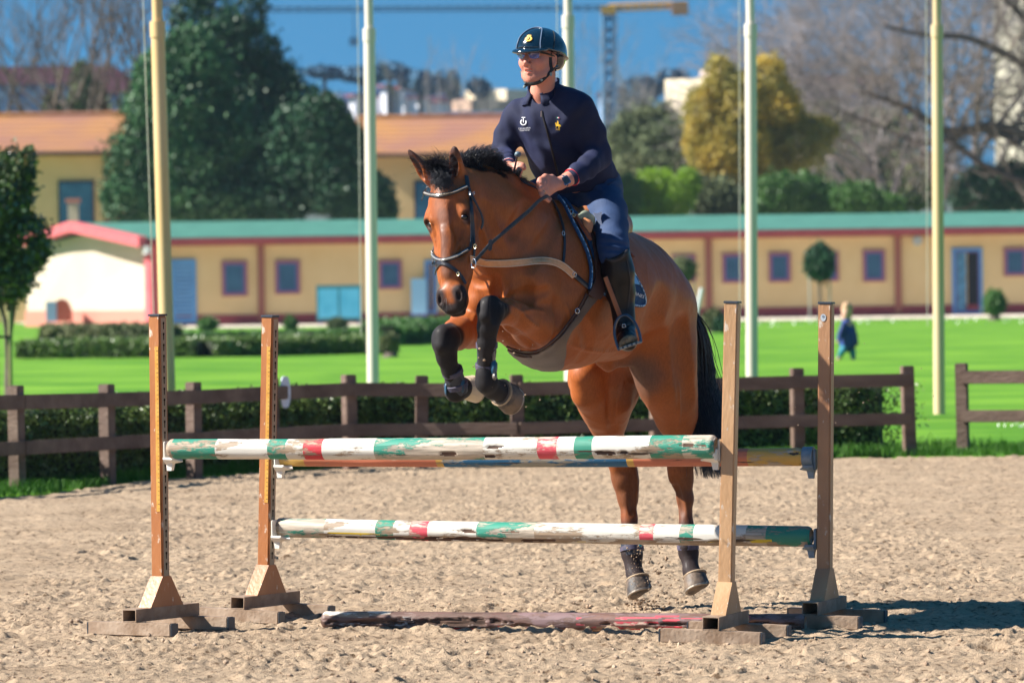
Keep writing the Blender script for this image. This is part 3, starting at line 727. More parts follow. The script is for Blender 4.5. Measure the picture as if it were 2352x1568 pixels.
PLAST = mat('white plastic', (.78, .74, .66), (.70, .66, .58), nscale=20, rough=.4)
PLBLUE = mat('blue grey plastic', (.12, .17, .22), (.22, .28, .34), nscale=20, rough=.45)
def make_cup(label, x, y, Y, yaw, side, m, m2=None, tongue=.085, lever=False, roll=False):
    """side +1: stand is to the left and the pole runs to the right"""
    c = P(x, y, Y); t = empty('pole_cup', c); t.rotation_euler = (0, 0, rad(-yaw)); tag(t, label, 'pole cup', 'pole cups')
    s = side; b = MB(); b.box((-.003*s, 0, -.012), (.010, .044, .095), bev=.003); b.build('mounting_plate', m, t, smooth=True)
    b = MB(); k = 9; vs = []; fs = []
    for i in range(k):                       # curved tongue cradling the pole
        u = -1+2*i/(k-1); yy = u*.038; zz = -.052+.016*abs(u)**2.2
        for (xx, dz) in ((0, .014*(1-abs(u))+.004), (tongue*.55*s, .006), (tongue*s*(1-.35*abs(u)), 0)):
            vs.append((xx, yy, zz+dz*.0))
            vs.append((xx, yy, zz-.006-dz))
    for i in range(k-1):
        for j in range(2):
            q = i*6+j*2; p = q+6
            fs += [[q, q+2, p+2, p], [q+1, p+1, p+3, q+3]]
        q = i*6; p = q+6
        fs += [[q+4, q+5, p+5, p+4], [q, p, p+1, q+1]]
    for q in (0, (k-1)*6): fs += [[q, q+1, q+3, q+2], [q+2, q+3, q+5, q+4]]
    b.add(vs, fs)
    b.add([(x_, y_, z_) for z_, hw, x0, x1 in ((-.056, .013, 0, .036), (-.098, .010, .004, .028)) for x_, y_ in ((x0*s, -hw), (x1*s, -hw), (x1*s, hw), (x0*s, hw))],
          [[0, 1, 2, 3], [4, 5, 6, 7], [0, 1, 5, 4], [1, 2, 6, 5], [2, 3, 7, 6], [3, 0, 4, 7]])
    b.build('cradle', m, t)
    if lever:
        b = MB(); b.box((.038*s, -.052, -.028), (.082, .020, .024), bev=.006); b.box((.004*s, -.028, -.03), (.016, .05, .05), bev=.004); b.build('lever', m, t, smooth=True)
    if roll:
        b = MB(); b.tube([(.052*s, 0, 0), (.004*s, 0, 0)], .047, n=24); b.tube([(.003*s, 0, 0), (.0*s, 0, 0)], .012, n=12, mi=1); b.build('roller', [PLBLUE, HOLE], t, smooth=True)
    return t
make_cup('white cup under the left end of the front pole', 384, 1031, 23.93, 30, 1, PLAST)
make_cup('white cup with a lever under the right end of the front pole', 1652, 1027, 22.93, 17, -1, PLAST, lever=True)
make_cup('white cup under the left end of the orange and blue pole', 637, 1049, 24.8, 28, 1, PLAST)
make_cup('blue grey cup with a round roller beside the yellow end of the rear top pole', 1871, 1049, 23.85, 18, -1, PLBLUE, roll=True, tongue=.07)
make_cup('white cup under the left end of the lower pole', 631, 1211, 24.8, 28, 1, PLAST)
make_cup('grey blue cup under the right end of the lower pole', 1872, 1231, 23.85, 18, -1, PLBLUE, tongue=.06, lever=False)
# sand thrown up by the hooves
r = np.random.default_rng(21); bm = bmesh.new()
def clod(p, s):
    g = bmesh.ops.create_icosphere(bm, subdivisions=1, radius=s)['verts']
    sc_ = Vector((r.uniform(.6, 1.4), r.uniform(.6, 1.4), r.uniform(.5, 1.2)))
    for q in g: q.co = Vector((q.co.x*sc_.x, q.co.y*sc_.y, q.co.z*sc_.z))*r.uniform(.75, 1.25)+p
def spray(cx, cy, Y, sx, sy, n, s0, s1):
    for _ in range(n): clod(P(r.normal(cx, sx), r.normal(cy, sy), Y+r.normal(0, .12)), s0+(s1-s0)*r.random()**3)
spray(1460, 1270, 25.1, 18, 22, 90, .0015, .006); spray(1455, 1330, 25.1, 22, 30, 70, .0012, .004); spray(1515, 1300, 25.2, 14, 34, 45, .003, .014)
spray(1490, 1390, 25.2, 22, 10, 160, .003, .012); spray(1528, 1365, 25.2, 30, 25, 50, .002, .008); spray(1585, 1290, 25.0, 18, 40, 16, .001, .003)
spray(1190, 860, 23.3, 45, 45, 34, .001, .0045); spray(1950, 920, 23.6, 110, 90, 70, .001, .004); spray(1480, 1130, 25, 60, 60, 18, .001, .004); spray(1120, 790, 23.1, 40, 40, 10, .003, .006)
me = bpy.data.meshes.new('thrown_sand'); bm.to_mesh(me); bm.free(); o = bpy.data.objects.new('thrown_sand', me); COL.objects.link(o)
me.materials.append(mat('damp sand clods', (.42, .30, .20), (.2, .13, .08), nscale=30, rough=.95)); tag(o, 'spray of sand and clods thrown up by the hooves', 'sand', kind='stuff')
# loose clods lying on the arena near the jump
bm = bmesh.new()
cx_ = np.stack([r.uniform(-2.7, 2.7, 5200), 20.3+7*r.random(5200), np.zeros(5200)], 1); cz_ = clods(cx_[:, None, :] if False else cx_)-.008
for k_ in range(5200):
    s = .002+.010*r.random()**5
    clod(Vector((cx_[k_, 0], cx_[k_, 1], cz_[k_]+s*.3)), s)
me = bpy.data.meshes.new('loose_clods'); bm.to_mesh(me); bm.free(); o = bpy.data.objects.new('loose_clods', me); COL.objects.link(o)
me.materials.append(mat('sand clods', (.44, .33, .235), (.30, .20, .13), nscale=8, rough=.95)); tag(o, 'loose crumbs and clods of sand lying on the arena', 'sand', kind='stuff')

# ================================================= FENCE AND HEDGE
FWOOD = mat('dark brown fence timber', (.105, .062, .045), (.18, .12, .09), nscale=7, rough=.75, bump=.8, bscale=50, stretch=(.3, .3, 1))
FWR = mat('dark brown rail timber', (.105, .062, .045), (.19, .125, .092), nscale=5, rough=.75, bump=.8, bscale=50, stretch=(.15, 1, 1))
def make_fence(label, posts, group, open_end=None):
    # posts: (x, top y, bottom y)
    ps = []
    for x, y0, y1 in posts:
        Y = ground_Y(x, y1); a = P(x, y1, Y); tp = P(x, y0, Y); ps.append((Vector((a.x, Y, 0)), tp.z))
    t = empty('wooden_fence', ps[0][0]); world_child(t); tag(t, label, 'fence', group)
    for i, (p, h) in enumerate(ps):
        q = ps[min(i+1, len(ps)-1)][0]-ps[max(i-1, 0)][0]; ang = math.atan2(q.y, q.x); R = Matrix.Rotation(ang+rad(random.uniform(-3, 3)), 3, 'Z')
        b = MB(); b.box((p.x, p.y, h/2-.05), (.105, .10, h+.1), R @ Matrix.Rotation(rad(random.uniform(-1.2, 1.2)), 3, 'Y'), bev=.008); b.build('post', FWOOD, t)
    for i in range(len(ps)-1):
        (p, h), (q, g) = ps[i], ps[i+1]; d = q-p; ang = math.atan2(d.y, d.x); nrm = Vector((math.sin(ang), -math.cos(ang), 0))*(.07)
        for fr in (.845, .415):
            c = (p+q)/2+nrm+Vector((0, 0, (h+g)/2*fr)); tilt = math.atan2((g-h)*fr, d.length)
            b = MB(); b.box(c, (d.length+.02 if i % 2 else d.length-.004, .032, .115*(.93 if fr < .5 else 1)), Matrix.Rotation(ang, 3, 'Z') @ Matrix.Rotation(-tilt, 3, 'Y'), bev=.005); b.build('rail', FWR, t)
    return t
make_fence('long dark brown post and rail fence behind the jump', [(-170, 888, 1146), (40, 885, 1130), (248, 882, 1112), (447, 877, 1098), (625, 868, 1086), (805, 860, 1077), (970, 862, 1073), (1190, 860, 1070), (1510, 853, 1061), (1833, 845, 1052), (2088, 840, 1047)], 'fence round the arena')
make_fence('short stretch of brown fence right of the gap', [(2212, 834, 1041), (2470, 832, 1040), (2700, 832, 1040)], 'fence round the arena')
LEAFH = mat('hedge leaves', (.075, .14, .030), (.17, .25, .06), nscale=3, rough=.4, attr='col', spec=.6, trans=.2)
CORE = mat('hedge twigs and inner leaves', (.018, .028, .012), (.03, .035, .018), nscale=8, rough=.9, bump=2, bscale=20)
def make_hedge(name, label, path, height, depth, n, size, lm=None, parent=None, cat='hedge', wobble=.06, seed=1, grp=None):
    """path: [(X,Y,ground z)]"""
    r_ = np.random.default_rng(seed); pts = np.array(path, float); L = np.concatenate([[0], np.cumsum(np.linalg.norm(np.diff(pts[:, :2], axis=0), axis=1))])
    t = empty(name, tuple(pts[0])); world_child(t); tag(t, label, cat, grp)
    s = r_.uniform(0, L[-1], n); u = r_.uniform(-1, 1, n); zz = r_.random(n)
    face = r_.random(n)
    c = np.stack([np.interp(s, L, pts[:, k]) for k in range(3)], 1)
    i = np.clip(np.searchsorted(L, s)-1, 0, len(pts)-2); d = pts[i+1, :2]-pts[i, :2]; d /= np.linalg.norm(d, axis=1, keepdims=True); nrm = np.stack([d[:, 1], -d[:, 0]], 1)
    off = np.where(face < .42, 1, np.where(face < .55, -1, u)); hz = np.where(face < .55, zz, 1.0)
    ends = r_.random(n) < .04; c[ends] = np.where(r_.random((ends.sum(), 1)) < .5, pts[0], pts[-1]); off[ends] = u[ends]; hz[ends] = zz[ends]
    bul = 1+wobble*2*n3(np.stack([s, off, hz], 1), 2.4, seed)+wobble*n3(np.stack([s, off, hz], 1), 7, seed)
    jit = r_.normal(0, size*.35, (n, 3))
    p = np.stack([c[:, 0]+nrm[:, 0]*off*depth/2*bul, c[:, 1]+nrm[:, 1]*off*depth/2*bul, c[:, 2]+hz*height*(1+wobble*.8*n3(np.stack([s, off, hz*0], 1), 3, seed+2))], 1)+jit
    p[:, 2] = np.maximum(p[:, 2], .01); sz = size*(.6+.8*r_.random(n)); v, f = leaves_np(p, sz, r_, .6, up=.4)
    tint = np.repeat((.7+.6*r_.random(n))[:, None]*np.array([1, 1, 1.]), 4, 0)
    mk('foliage', v, f, lm or LEAFH, t, col=tint)
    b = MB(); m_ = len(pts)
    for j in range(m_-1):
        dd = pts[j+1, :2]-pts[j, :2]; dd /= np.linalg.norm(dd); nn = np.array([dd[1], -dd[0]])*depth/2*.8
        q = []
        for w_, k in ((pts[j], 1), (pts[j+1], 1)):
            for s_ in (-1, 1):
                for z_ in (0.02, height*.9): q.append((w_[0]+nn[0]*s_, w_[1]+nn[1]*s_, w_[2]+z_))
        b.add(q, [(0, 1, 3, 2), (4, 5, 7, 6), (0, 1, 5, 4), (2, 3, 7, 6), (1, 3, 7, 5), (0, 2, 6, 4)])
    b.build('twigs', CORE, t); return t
def gp(x, y):
    Y = ground_Y(x, y); return (P(x, y, Y).x, Y, 0)
hp = []
for x, y in ((-220, 1132), (40, 1112), (248, 1096), (447, 1083), (625, 1073), (805, 1065), (1190, 1056), (1510, 1050), (1833, 1042), (2030, 1040)):
    q = gp(x, y); hp.append((q[0], q[1]+.25, 0))
make_hedge('hedge', 'clipped dark green hedge running behind the long fence', hp, .64, .85, 56000, .038)
# sign on the fence
Ys = ground_Y(655, 1084)-.14
t = empty('fence_sign', P(655, 900, Ys)); world_child(t); tag(t, 'narrow white rounded board with a dark mark hung on the fence', 'sign')
b = MB(); c = P(655, 900, Ys); M = Matrix.Translation(c) @ Matrix.Rotation(rad(30), 4, 'Z'); sc_ = 1/scale_at(Ys); hw = 13*sc_; hh = 36*sc_
poly = [(hw*(1 if abs(math.cos(a_)) > .3 else .7)*math.cos(a_), hh*(1-.0)*math.copysign(min(1, abs(math.sin(a_))*1.15), math.sin(a_))) for a_ in np.linspace(0, 2*math.pi, 21)[:-1]]
b.prism(poly, -.008, .008, M); b.build('board', mat('white enamel board', (.62, .66, .76), rough=.4), t)
b = MB(); b.prism([(-.5*hw, -.35*hh), (.1*hw, -.4*hh), (.35*hw, .1*hh), (0, .3*hh), (-.3*hw, .05*hh)], -.011, -.009, M); b.build('mark', mat('dark blue mark', (.05, .06, .12)), t)
# ================================================= BUILDINGS
OCH = mat('ochre render', (.70, .50, .245), (.76, .56, .29), nscale=.6, rough=.9, bump=.3, bscale=6)
CREAM = mat('cream render', (.54, .44, .35), (.60, .50, .40), nscale=.4, rough=.9)
MRN = mat('maroon paint', (.23, .035, .05), (.28, .05, .06), nscale=2, rough=.7)
PNK = mat('red trim paint', (.55, .10, .12), (.6, .13, .14), nscale=2, rough=.6)
GRF = mat('green metal roofing', (.055, .175, .13), (.07, .215, .16), nscale=1.2, rough=.55)
BFR = mat('blue violet window frame', (.10, .09, .28), rough=.5); GLS = mat('dark window glass', (.03, .10, .17), (.05, .15, .24), nscale=1.5, rough=.12, spec=.8)
BLD = mat('light blue door paint', (.09, .27, .55), (.11, .32, .62), nscale=3, rough=.5); TERR = mat('terracotta plinth render', (.5, .2, .15), rough=.9)
DARK = mat('dark interior', (.01, .012, .018), rough=.9)
WFR = mat('dull plum window surround', (.30, .11, .15), (.34, .13, .17), nscale=2, rough=.7)
def tile_mat():
    m = bpy.data.materials.new('terracotta roof tiles'); m.use_nodes = True; t = m.node_tree; b = t.nodes['Principled BSDF']; b.inputs['Roughness'].default_value = .85
    tc = t.nodes.new('ShaderNodeTexCoord'); wv = t.nodes.new('ShaderNodeTexWave'); wv.bands_direction = 'Y'; wv.inputs['Scale'].default_value = .42; wv.inputs['Distortion'].default_value = .6; wv.inputs['Detail'].default_value = 2
    t.links.new(tc.outputs['Object'], wv.inputs['Vector']); n = t.nodes.new('ShaderNodeTexNoise'); n.inputs['Scale'].default_value = .25; n.inputs['Detail'].default_value = 6; t.links.new(tc.outputs['Object'], n.inputs['Vector'])
    r_ = t.nodes.new('ShaderNodeValToRGB'); r_.color_ramp.elements[0].position = .38; r_.color_ramp.elements[1].position = .66; r_.color_ramp.elements[0].color = (.34, .15, .10, 1); r_.color_ramp.elements[1].color = (.46, .21, .06, 1)
    t.links.new(n.outputs['Fac'], r_.inputs[0]); r2 = t.nodes.new('ShaderNodeValToRGB'); r2.color_ramp.elements[0].color = (.55, .55, .55, 1); r2.color_ramp.elements[1].color = (1, 1, 1, 1); t.links.new(wv.outputs['Fac'], r2.inputs[0])
    mx = t.nodes.new('ShaderNodeMix'); mx.data_type = 'RGBA'; mx.blend_type = 'MULTIPLY'; mx.inputs['Factor'].default_value = .8; t.links.new(r_.outputs[0], mx.inputs['A']); t.links.new(r2.outputs[0], mx.inputs['B']); t.links.new(mx.outputs['Result'], b.inputs['Base Color'])
    bp = t.nodes.new('ShaderNodeBump'); bp.inputs['Distance'].default_value = .08; t.links.new(wv.outputs['Fac'], bp.inputs['Height']); t.links.new(bp.outputs[0], b.inputs['Normal']); return m
TILE = tile_mat()
# ---- long single-storey building with green roof
Ya, Yb = 200.6, 200.0
def wallY(x): return Ya+(Yb-Ya)*(x-358)/(2480-358)
def wp(x, y, out=0.0):
    Y = wallY(x)-out; return P(x, y, Y)
t = empty('long_building', (wp(358, 700).x, Ya, 0)); world_child(t); tag(t, 'long low ochre building with green roof, red trim and a cream gable end', 'building')
A = wp(358, 700); B = wp(2480, 700); C = P(62, 700, 209.0); EV = 3.05
D = Vector((B.x+2, 209.5, 0)); Bx = Vector((B.x, Yb, 0)); Ax = Vector((A.x, Ya, 0)); Cx = Vector((C.x, 209.0, 0))
b = MB(); b.add([(p.x, p.y, z) for p in (Ax, Bx, D, Cx) for z in (-.3, EV)], [(0, 2, 3, 1), (2, 4, 5, 3), (4, 6, 7, 5)]); b.build('wall', OCH, t)
rid0 = P(192, 512, 204.8); rid1 = P(2500, 484, 204.8)
b = MB(); gA = (Ax.x, Ax.y); gC = (Cx.x, Cx.y); b.add([(gA[0], gA[1], -.3), (gC[0], gC[1], -.3), (gC[0], gC[1], EV), (rid0.x, rid0.y, rid0.z-.45), (gA[0], gA[1], EV)], [[0, 1, 2, 3, 4]]); b.build('gable_wall', CREAM, t)
# roof with thickness
fo = Vector((.3, -.75, 0)); eA = Vector((Ax.x+.0, Ax.y, EV+.32))+Vector((-.25, -.8, 0)); eB = Vector((Bx.x, Bx.y, EV+.32))+Vector((0, -.8, 0)); eC = Vector((Cx.x-.5, Cx.y+.6, EV+.30)); eD = Vector((D.x, D.y+.8, EV+.3))
b = MB(); r0 = Vector((rid0.x-.25, rid0.y-.3, rid0.z)); r1 = Vector((rid1.x, rid1.y, rid0.z+.0)); r1.z = rid1.z
up = [eA, eB, r1, r0]; b.add([tuple(p) for p in up]+[(p.x, p.y, p.z-.12) for p in up], [(0, 1, 2, 3), (7, 6, 5, 4), (0, 4, 5, 1), (0, 3, 7, 4)])
up = [r0, r1, eD, eC]; b.add([tuple(p) for p in up]+[(p.x, p.y, p.z-.12) for p in up], [(0, 1, 2, 3), (7, 6, 5, 4), (3, 2, 6, 7)]); b.build('roof', GRF, t)
b = MB(); b.add([(p.x, p.y-.03, p.z+dz) for p in (eA, eB) for dz in (-.02, -.22)], [(0, 1, 3, 2)]); b.add([(p.x, p.y, p.z+dz) for p, dz in ((eA, -.22), (eB, -.22), (Vector((Bx.x, Bx.y, EV)), 0), (Vector((Ax.x, Ax.y, EV)), 0))], [(0, 1, 2, 3)]); b.build('eaves_board', MRN, t, fix=False)
b = MB()
for p, q in ((eA, r0), (r0, eC)):
    d = (q-p).normalized(); o_ = Vector((-.3, -.25, 0))
    b.add([tuple(p+o_+Vector((0, 0, .06))), tuple(q+o_+Vector((0, 0, .06))), tuple(q+o_-Vector((0, 0, .34))), tuple(p+o_-Vector((0, 0, .34))), tuple(p+Vector((0, 0, .06))), tuple(q+Vector((0, 0, .06))), tuple(q-Vector((0, 0, .34))), tuple(p-Vector((0, 0, .34)))], [(0, 1, 2, 3), (0, 1, 5, 4), (3, 2, 6, 7), (4, 5, 6, 7), (0, 3, 7, 4), (1, 2, 6, 5)])
b.build('barge_board', PNK, t)
b = MB(); b.tube([(Ax.x-.15, Ax.y-.15, -.2), (Ax.x-.15, Ax.y-.15, EV+.1)], .26, n=4); b.build('corner_pillar', PNK, t)
b = MB(); b.add([tuple(wp(x, 700, .06).xy)+(z,) for x, z in ((358, 0), (2480, 0), (2480, .40), (358, .40))], [(0, 1, 2, 3)]); b.add([tuple(wp(x, 700, o_).xy)+(.40,) for x, o_ in ((358, .06), (2480, .06), (2480, 0), (358, 0))], [(0, 1, 2, 3)]); b.build('plinth', MRN, t)
dg = (Cx-Ax).normalized(); ng = Vector((-dg.y*-1, -dg.x, 0)); ng = Vector((dg.y, -dg.x, 0)); ng = ng if ng.x < 0 else -ng
b = MB(); b.add([(p.x+ng.x*.1, p.y+ng.y*.1, z) for p, z in ((Ax, -.2), (Cx, -.2), (Cx, .62), (Ax, .62))], [(0, 1, 2, 3)]); b.build('gable_plinth', TERR, t)
for x in (600, 1628, 2063):
    b = MB(); c = wp(x, 650, .08); b.box((c.x, c.y, EV/2+.1), (.26, .14, EV), None); b.build('drainpipe_pilaster', mat('brown red pilaster', (.30, .11, .08), rough=.8) if x == 600 else bpy.data.materials['brown red pilaster'], t)
def window(x0, x1, y0, y1, kind='window'):
    c0 = wp(x0, y0, .05); c1 = wp(x1, y1, .05); w_ = c1.x-c0.x; h_ = c0.z-c1.z; c = (c0+c1)/2
    b = MB(); fr = .10
    for (cx, cz, dx, dz) in ((0, h_/2-fr/2, w_, fr), (0, -h_/2+fr/2, w_, fr), (-w_/2+fr/2, 0, fr, h_-2*fr), (w_/2-fr/2, 0, fr, h_-2*fr)): b.box((c.x+cx, c.y, c.z+cz), (dx, .10, dz))
    o = b.build('window' if kind == 'window' else 'door', WFR if kind == 'window' else BLD, t)
    b = MB(); f2 = .07; iw, ih = w_-2*fr, h_-2*fr
    for (cx, cz, dx, dz) in ((0, ih/2-f2/2, iw, f2), (0, -ih/2+f2/2, iw, f2), (-iw/2+f2/2, 0, f2, ih-2*f2), (iw/2-f2/2, 0, f2, ih-2*f2)): b.box((c.x+cx, c.y-.01, c.z+cz), (dx, .06, dz))
    if kind == 'window':
        b.build('frame', BFR, o); b = MB(); b.box((c.x, c.y+.02, c.z), (iw-2*f2, .02, ih-2*f2)); b.build('pane', GLS, o)
        b = MB()
        for k in range(1, 4): b.box((c.x-iw/2+iw*k/4, c.y-.05, c.z), (.022, .02, ih))
        b.build('bars', BFR, o)
    elif kind == 'shutter':
        b.build('frame', BLD, o); b = MB(); k = 14
        for i in range(k): b.box((c.x, c.y+.0, c.z-h_/2+fr+(i+.5)*(h_-2*fr)/k), (w_-2*fr, .04, (h_-2*fr)/k*.8), Matrix.Rotation(rad(25), 3, 'X'))
        b.build('slats', BLD, o)
        b = MB(); b.box((c.x, c.y+.04, c.z), (w_-2*fr, .01, h_-2*fr)); b.build('panel', BLD, o)
    else:
        b.build('frame', BFR, o); b = MB(); b.box((c.x+w_*.22, c.y+.03, c.z), (w_*.5-fr, .02, ih)); b.build('opening', DARK, o)
        b = MB(); b.box((c.x-w_*.24, c.y-.0, c.z), (w_*.4, .05, ih)); b.build('leaf', mat('blue door leaf', (.10, .30, .50), (.04, .12, .2), nscale=4, rough=.4) if 'blue door leaf' not in bpy.data.materials else bpy.data.materials['blue door leaf'], o)
for q in ((509, 569, 600, 680), (631, 690, 598, 675), (869, 924, 598, 664), (1543, 1599, 585, 648), (1658, 1709, 582, 650), (1765, 1817, 580, 648), (1878, 1927, 578, 646), (1981, 2034, 574, 647), (2305, 2360, 569, 634)): window(*q)
window(393, 452, 596, 742, 'shutter'); window(975, 1005, 598, 720, 'door'); window(2186, 2258, 570, 722, 'door')
b = MB(); c = wp(2108, 553, .3); b.tube([(c.x, c.y, c.z), (c.x, c.y+.3, c.z)], .18, n=12); b.build('wall_lamp', mat('grey lamp', (.4, .45, .45)), t)
c = wp(338, 574, .9); b = MB(); b.tube([(c.x, c.y, c.z-.15), (c.x, c.y, c.z+.15)], [.16, .16], n=12); b.build('gable_lamp', mat('white lamp globe', (.75, .75, .72), rough=.3), t)
# notice board on posts
c0 = P(726, 655, 196); c1 = P(832, 735, 196); c = (c0+c1)/2; w_ = c1.x-c0.x; h_ = c0.z-c1.z
t = empty('notice_board', (c.x, 196, 0)); world_child(t); tag(t, 'blue framed two-door notice board standing before the ochre wall', 'notice board')
b = MB(); b.box(c, (w_, .12, h_)); b.build('case', mat('green blue case', (.04, .2, .22), rough=.5), t)
for s_ in (-1, 1):
    b = MB(); b.box((c.x+s_*w_*.235, c.y-.07, c.z-.02), (w_*.43, .02, h_*.82)); b.build('glass_door', mat('bright blue board', (.08, .42, .62), (.12, .5, .7), nscale=2, rough=.15) if s_ < 0 else bpy.data.materials['bright blue board'], t)
    b = MB(); b.box((c.x+s_*w_*.42, c.y+.02, (c1.z)/2), (.08, .08, c1.z)); b.build('leg', BFR, t)
# white panel by the second door, small shed parts at the gable
c0 = wp(944, 640, .5); c1 = wp(980, 720, .5); t = empty('leaning_sheet', (c0.x, c0.y, 0)); world_child(t); tag(t, 'pale blue panel leaning beside the dark door', 'panel')
b = MB(); b.box(((c0.x+c1.x)/2, c0.y, (c0.z+c1.z)/2), (c1.x-c0.x, .06, c0.z-c1.z)); b.build('sheet', mat('pale blue sheet', (.25, .5, .7), rough=.4), t)
b = MB(); b.box(((c0.x+c1.x)/2, c0.y+.05, c1.z/2+.0), (c1.x-c0.x+.08, .04, max(.1, c1.z))); b.build('stand', BFR, t)
gq = Cx.lerp(Ax, .30); t = empty('wood_store', (gq.x+ng.x*.5, gq.y+ng.y*.5, 0)); world_child(t); tag(t, 'small brown arched store with a blue side against the cream gable', 'shed')
c = P(135, 712, 204.5); b = MB(); s_ = 1/scale_at(204.5)
b.prism([(-2*s_, -26*s_), (-2*s_, 22*s_), (8*s_, 26*s_), (20*s_, 20*s_), (28*s_, 2*s_), (29*s_, -26*s_)], -.5, .5, Matrix.Translation(c)); b.build('body', mat('reddish brown boards', (.28, .07, .04), rough=.8), t)
b = MB(); b.box(c+Vector((-15*s_, 0, -3*s_)), (24*s_, .9, 46*s_)); b.build('side', mat('blue side', (.2, .35, .5), rough=.6), t)

# ---- two-storey building with tiled roof, seen left and right of the trees
def tiled(name, label, x0, x1, Yf, y_ridge, y_eave, y_base, wins, pil):
    a = P(x0, y_eave, Yf); b_ = P(x1, y_eave, Yf); rz = P((x0+x1)/2, y_ridge, Yf+5).z; ez = a.z
    t = empty(name, (a.x, Yf, 0)); world_child(t); tag(t, label, 'building')
    W_ = b_.x-a.x; cx = (a.x+b_.x)/2; b = MB(); b.box((cx, Yf+5.5, ez/2), (W_-.6, 10, ez)); b.build('wall', OCH, t)
    b = MB(); th = .18; p = [(a.x, Yf-.4, ez), (b_.x, Yf-.4, ez+(b_.z-a.z)), (b_.x, Yf+5.5, rz), (a.x, Yf+5.5, rz), (b_.x, Yf+11.6, ez), (a.x, Yf+11.6, ez)]
    b.add(p+[(x, y, z-th) for x, y, z in p], [(0, 1, 2, 3), (3, 2, 4, 5), (0, 6, 7, 1), (0, 3, 9, 6), (3, 5, 11, 9), (1, 7, 8, 2), (2, 8, 10, 4), (6, 9, 8, 7), (9, 11, 10, 8)]); ro = b.build('roof', TILE, t)
    b = MB(); q0 = p[3]; n_ = int(W_/.45)
    for i in range(n_): b.tube([(q0[0]+i*.45, Yf+5.5, rz+.03+.03*(i % 2)), (q0[0]+i*.45+.47, Yf+5.5, rz+.06-.03*(i % 2))], .13, n=6)
    b.build('ridge_tiles', TILE, ro)
    b = MB(); b.tube([(a.x, Yf-.45, ez-.12), (b_.x, Yf-.45, ez-.12)], .1, n=6); b.build('gutter', mat('dark brown gutter', (.1, .05, .035)) if 'dark brown gutter' not in bpy.data.materials else bpy.data.materials['dark brown gutter'], t)
    for (w0, w1, v0, v1) in wins:
        c0 = P(w0, v0, Yf+.45); c1 = P(w1, v1, Yf+.45); c = (c0+c1)/2
        b = MB(); b.box(c, (c1.x-c0.x+.16, .12, c0.z-c1.z+.16)); o = b.build('window', mat('dark violet frame', (.03, .02, .05)) if 'dark violet frame' not in bpy.data.materials else bpy.data.materials['dark violet frame'], t)
        b = MB(); b.box((c.x, c.y-.07, c.z), (c1.x-c0.x, .03, c0.z-c1.z)); b.build('pane', GLS, o)
    for x in pil:
        c = P(x, 430, Yf+.4); b = MB(); b.box((c.x, Yf+.42, ez/2), (.3, .2, ez-.1)); b.build('drainpipe', bpy.data.materials['brown red pilaster'], t)
    return t
tiled('tiled_house', 'ochre house with terracotta tile roof at the far left behind the cream gable', -160, 292, 232, 265, 350, 700, [(138, 213, 535/1.5346+72, 655/1.5346+90), ], [246])
tiled('tiled_house', 'ochre house with orange tile roof behind the horse head and right of the dark trees', 812, 1330, 232, 268, 352, 700, [(955, 1000, 420, 510)], [1130])
# small chimney-like stone post in front of the left house
c = P(168, 485, 225); t = empty('chimney_post', (c.x, 225, 0)); world_child(t); tag(t, 'slim pale chimney post before the dark window at left', 'chimney')
b = MB(); b.box((c.x, 225, c.z/2), (.42, .42, c.z+.6)); b.build('shaft', CREAM, t); b = MB(); b.box((c.x, 225, c.z+.45), (.6, .6, .18)); b.build('cap', TERR, t)

# ================================================= FLAGPOLES
POLEW = mat('white painted flagpole', (.76, .66, .58), (.64, .56, .48), nscale=1.5, rough=.4, stretch=(1, 1, .25)); POLEY = mat('yellowed flagpole paint', (.70, .46, .20), (.62, .50, .34), nscale=1.2, rough=.4, stretch=(1, 1, .25))
def flagpole(label, xt, xj, yj, xb, Y, wpx, m):
    s = 1/scale_at(Y); r0 = wpx/2*s; base = P(xb, 900, Y); zb = 0
    # axis through joint and base (ground)
    yb = y_for(xb, Y, 0); pj = P(xj, yj, Y); xg = xj+(xb-xj)*(yb-yj)/(880-yj) if abs(yb-880) > 1 else xb
    pb = P(xg, yb, Y); top = P(xt, -40, Y); ext = top+(top-pj)*6
    t = empty('flagpole', (pb.x, Y, 0)); world_child(t); tag(t, label, 'flagpole', 'flagpoles on the lawn')
    b = MB(); b.tube([(pb.x, Y, -.1), tuple(pj)], [r0*1.05, r0*.97], n=16); b.build('lower_shaft', m, t, smooth=True)
    b = MB(); b.tube([tuple(pj+(pb-pj).normalized()*.12), tuple(pj+(pb-pj).normalized()*-.02)], [r0*1.1, r0*1.1], n=16); b.build('joint_collar', m, t, smooth=True)
    b = MB(); b.tube([tuple(pj), tuple(ext)], [r0*.74, r0*.62], n=16); b.build('upper_shaft', m, t, smooth=True)
    b = MB(); o_ = Vector((-r0*1.9, -r0*.3, 0)); b.tube([tuple(pb+o_+Vector((0, 0, 1.0))), tuple(pj+o_), tuple(ext+o_)], .004, n=4); b.build('halyard', mat('pale rope', (.4, .42, .35)) if 'pale rope' not in bpy.data.materials else bpy.data.materials['pale rope'], t)
    return t
flagpole('leftmost flagpole, yellowed, beside the cream gable', 359, 362, 55, 386, 46, 33, POLEY)
flagpole('flagpole standing between the dark tree and the horse head', 846, 848, 70, 857, 57, 27, POLEW)
flagpole('flagpole rising behind the rider helmet', 1304, 1305, 40, 1310, 57, 27, POLEW)
flagpole('flagpole with its foot behind the fence near the two right stands', 1722, 1724, 60, 1727, 58, 27, POLEW)
flagpole('rightmost flagpole with its foot on open grass by the fence gap', 2151, 2152, 62, 2157, 59.3, 26, POLEY)

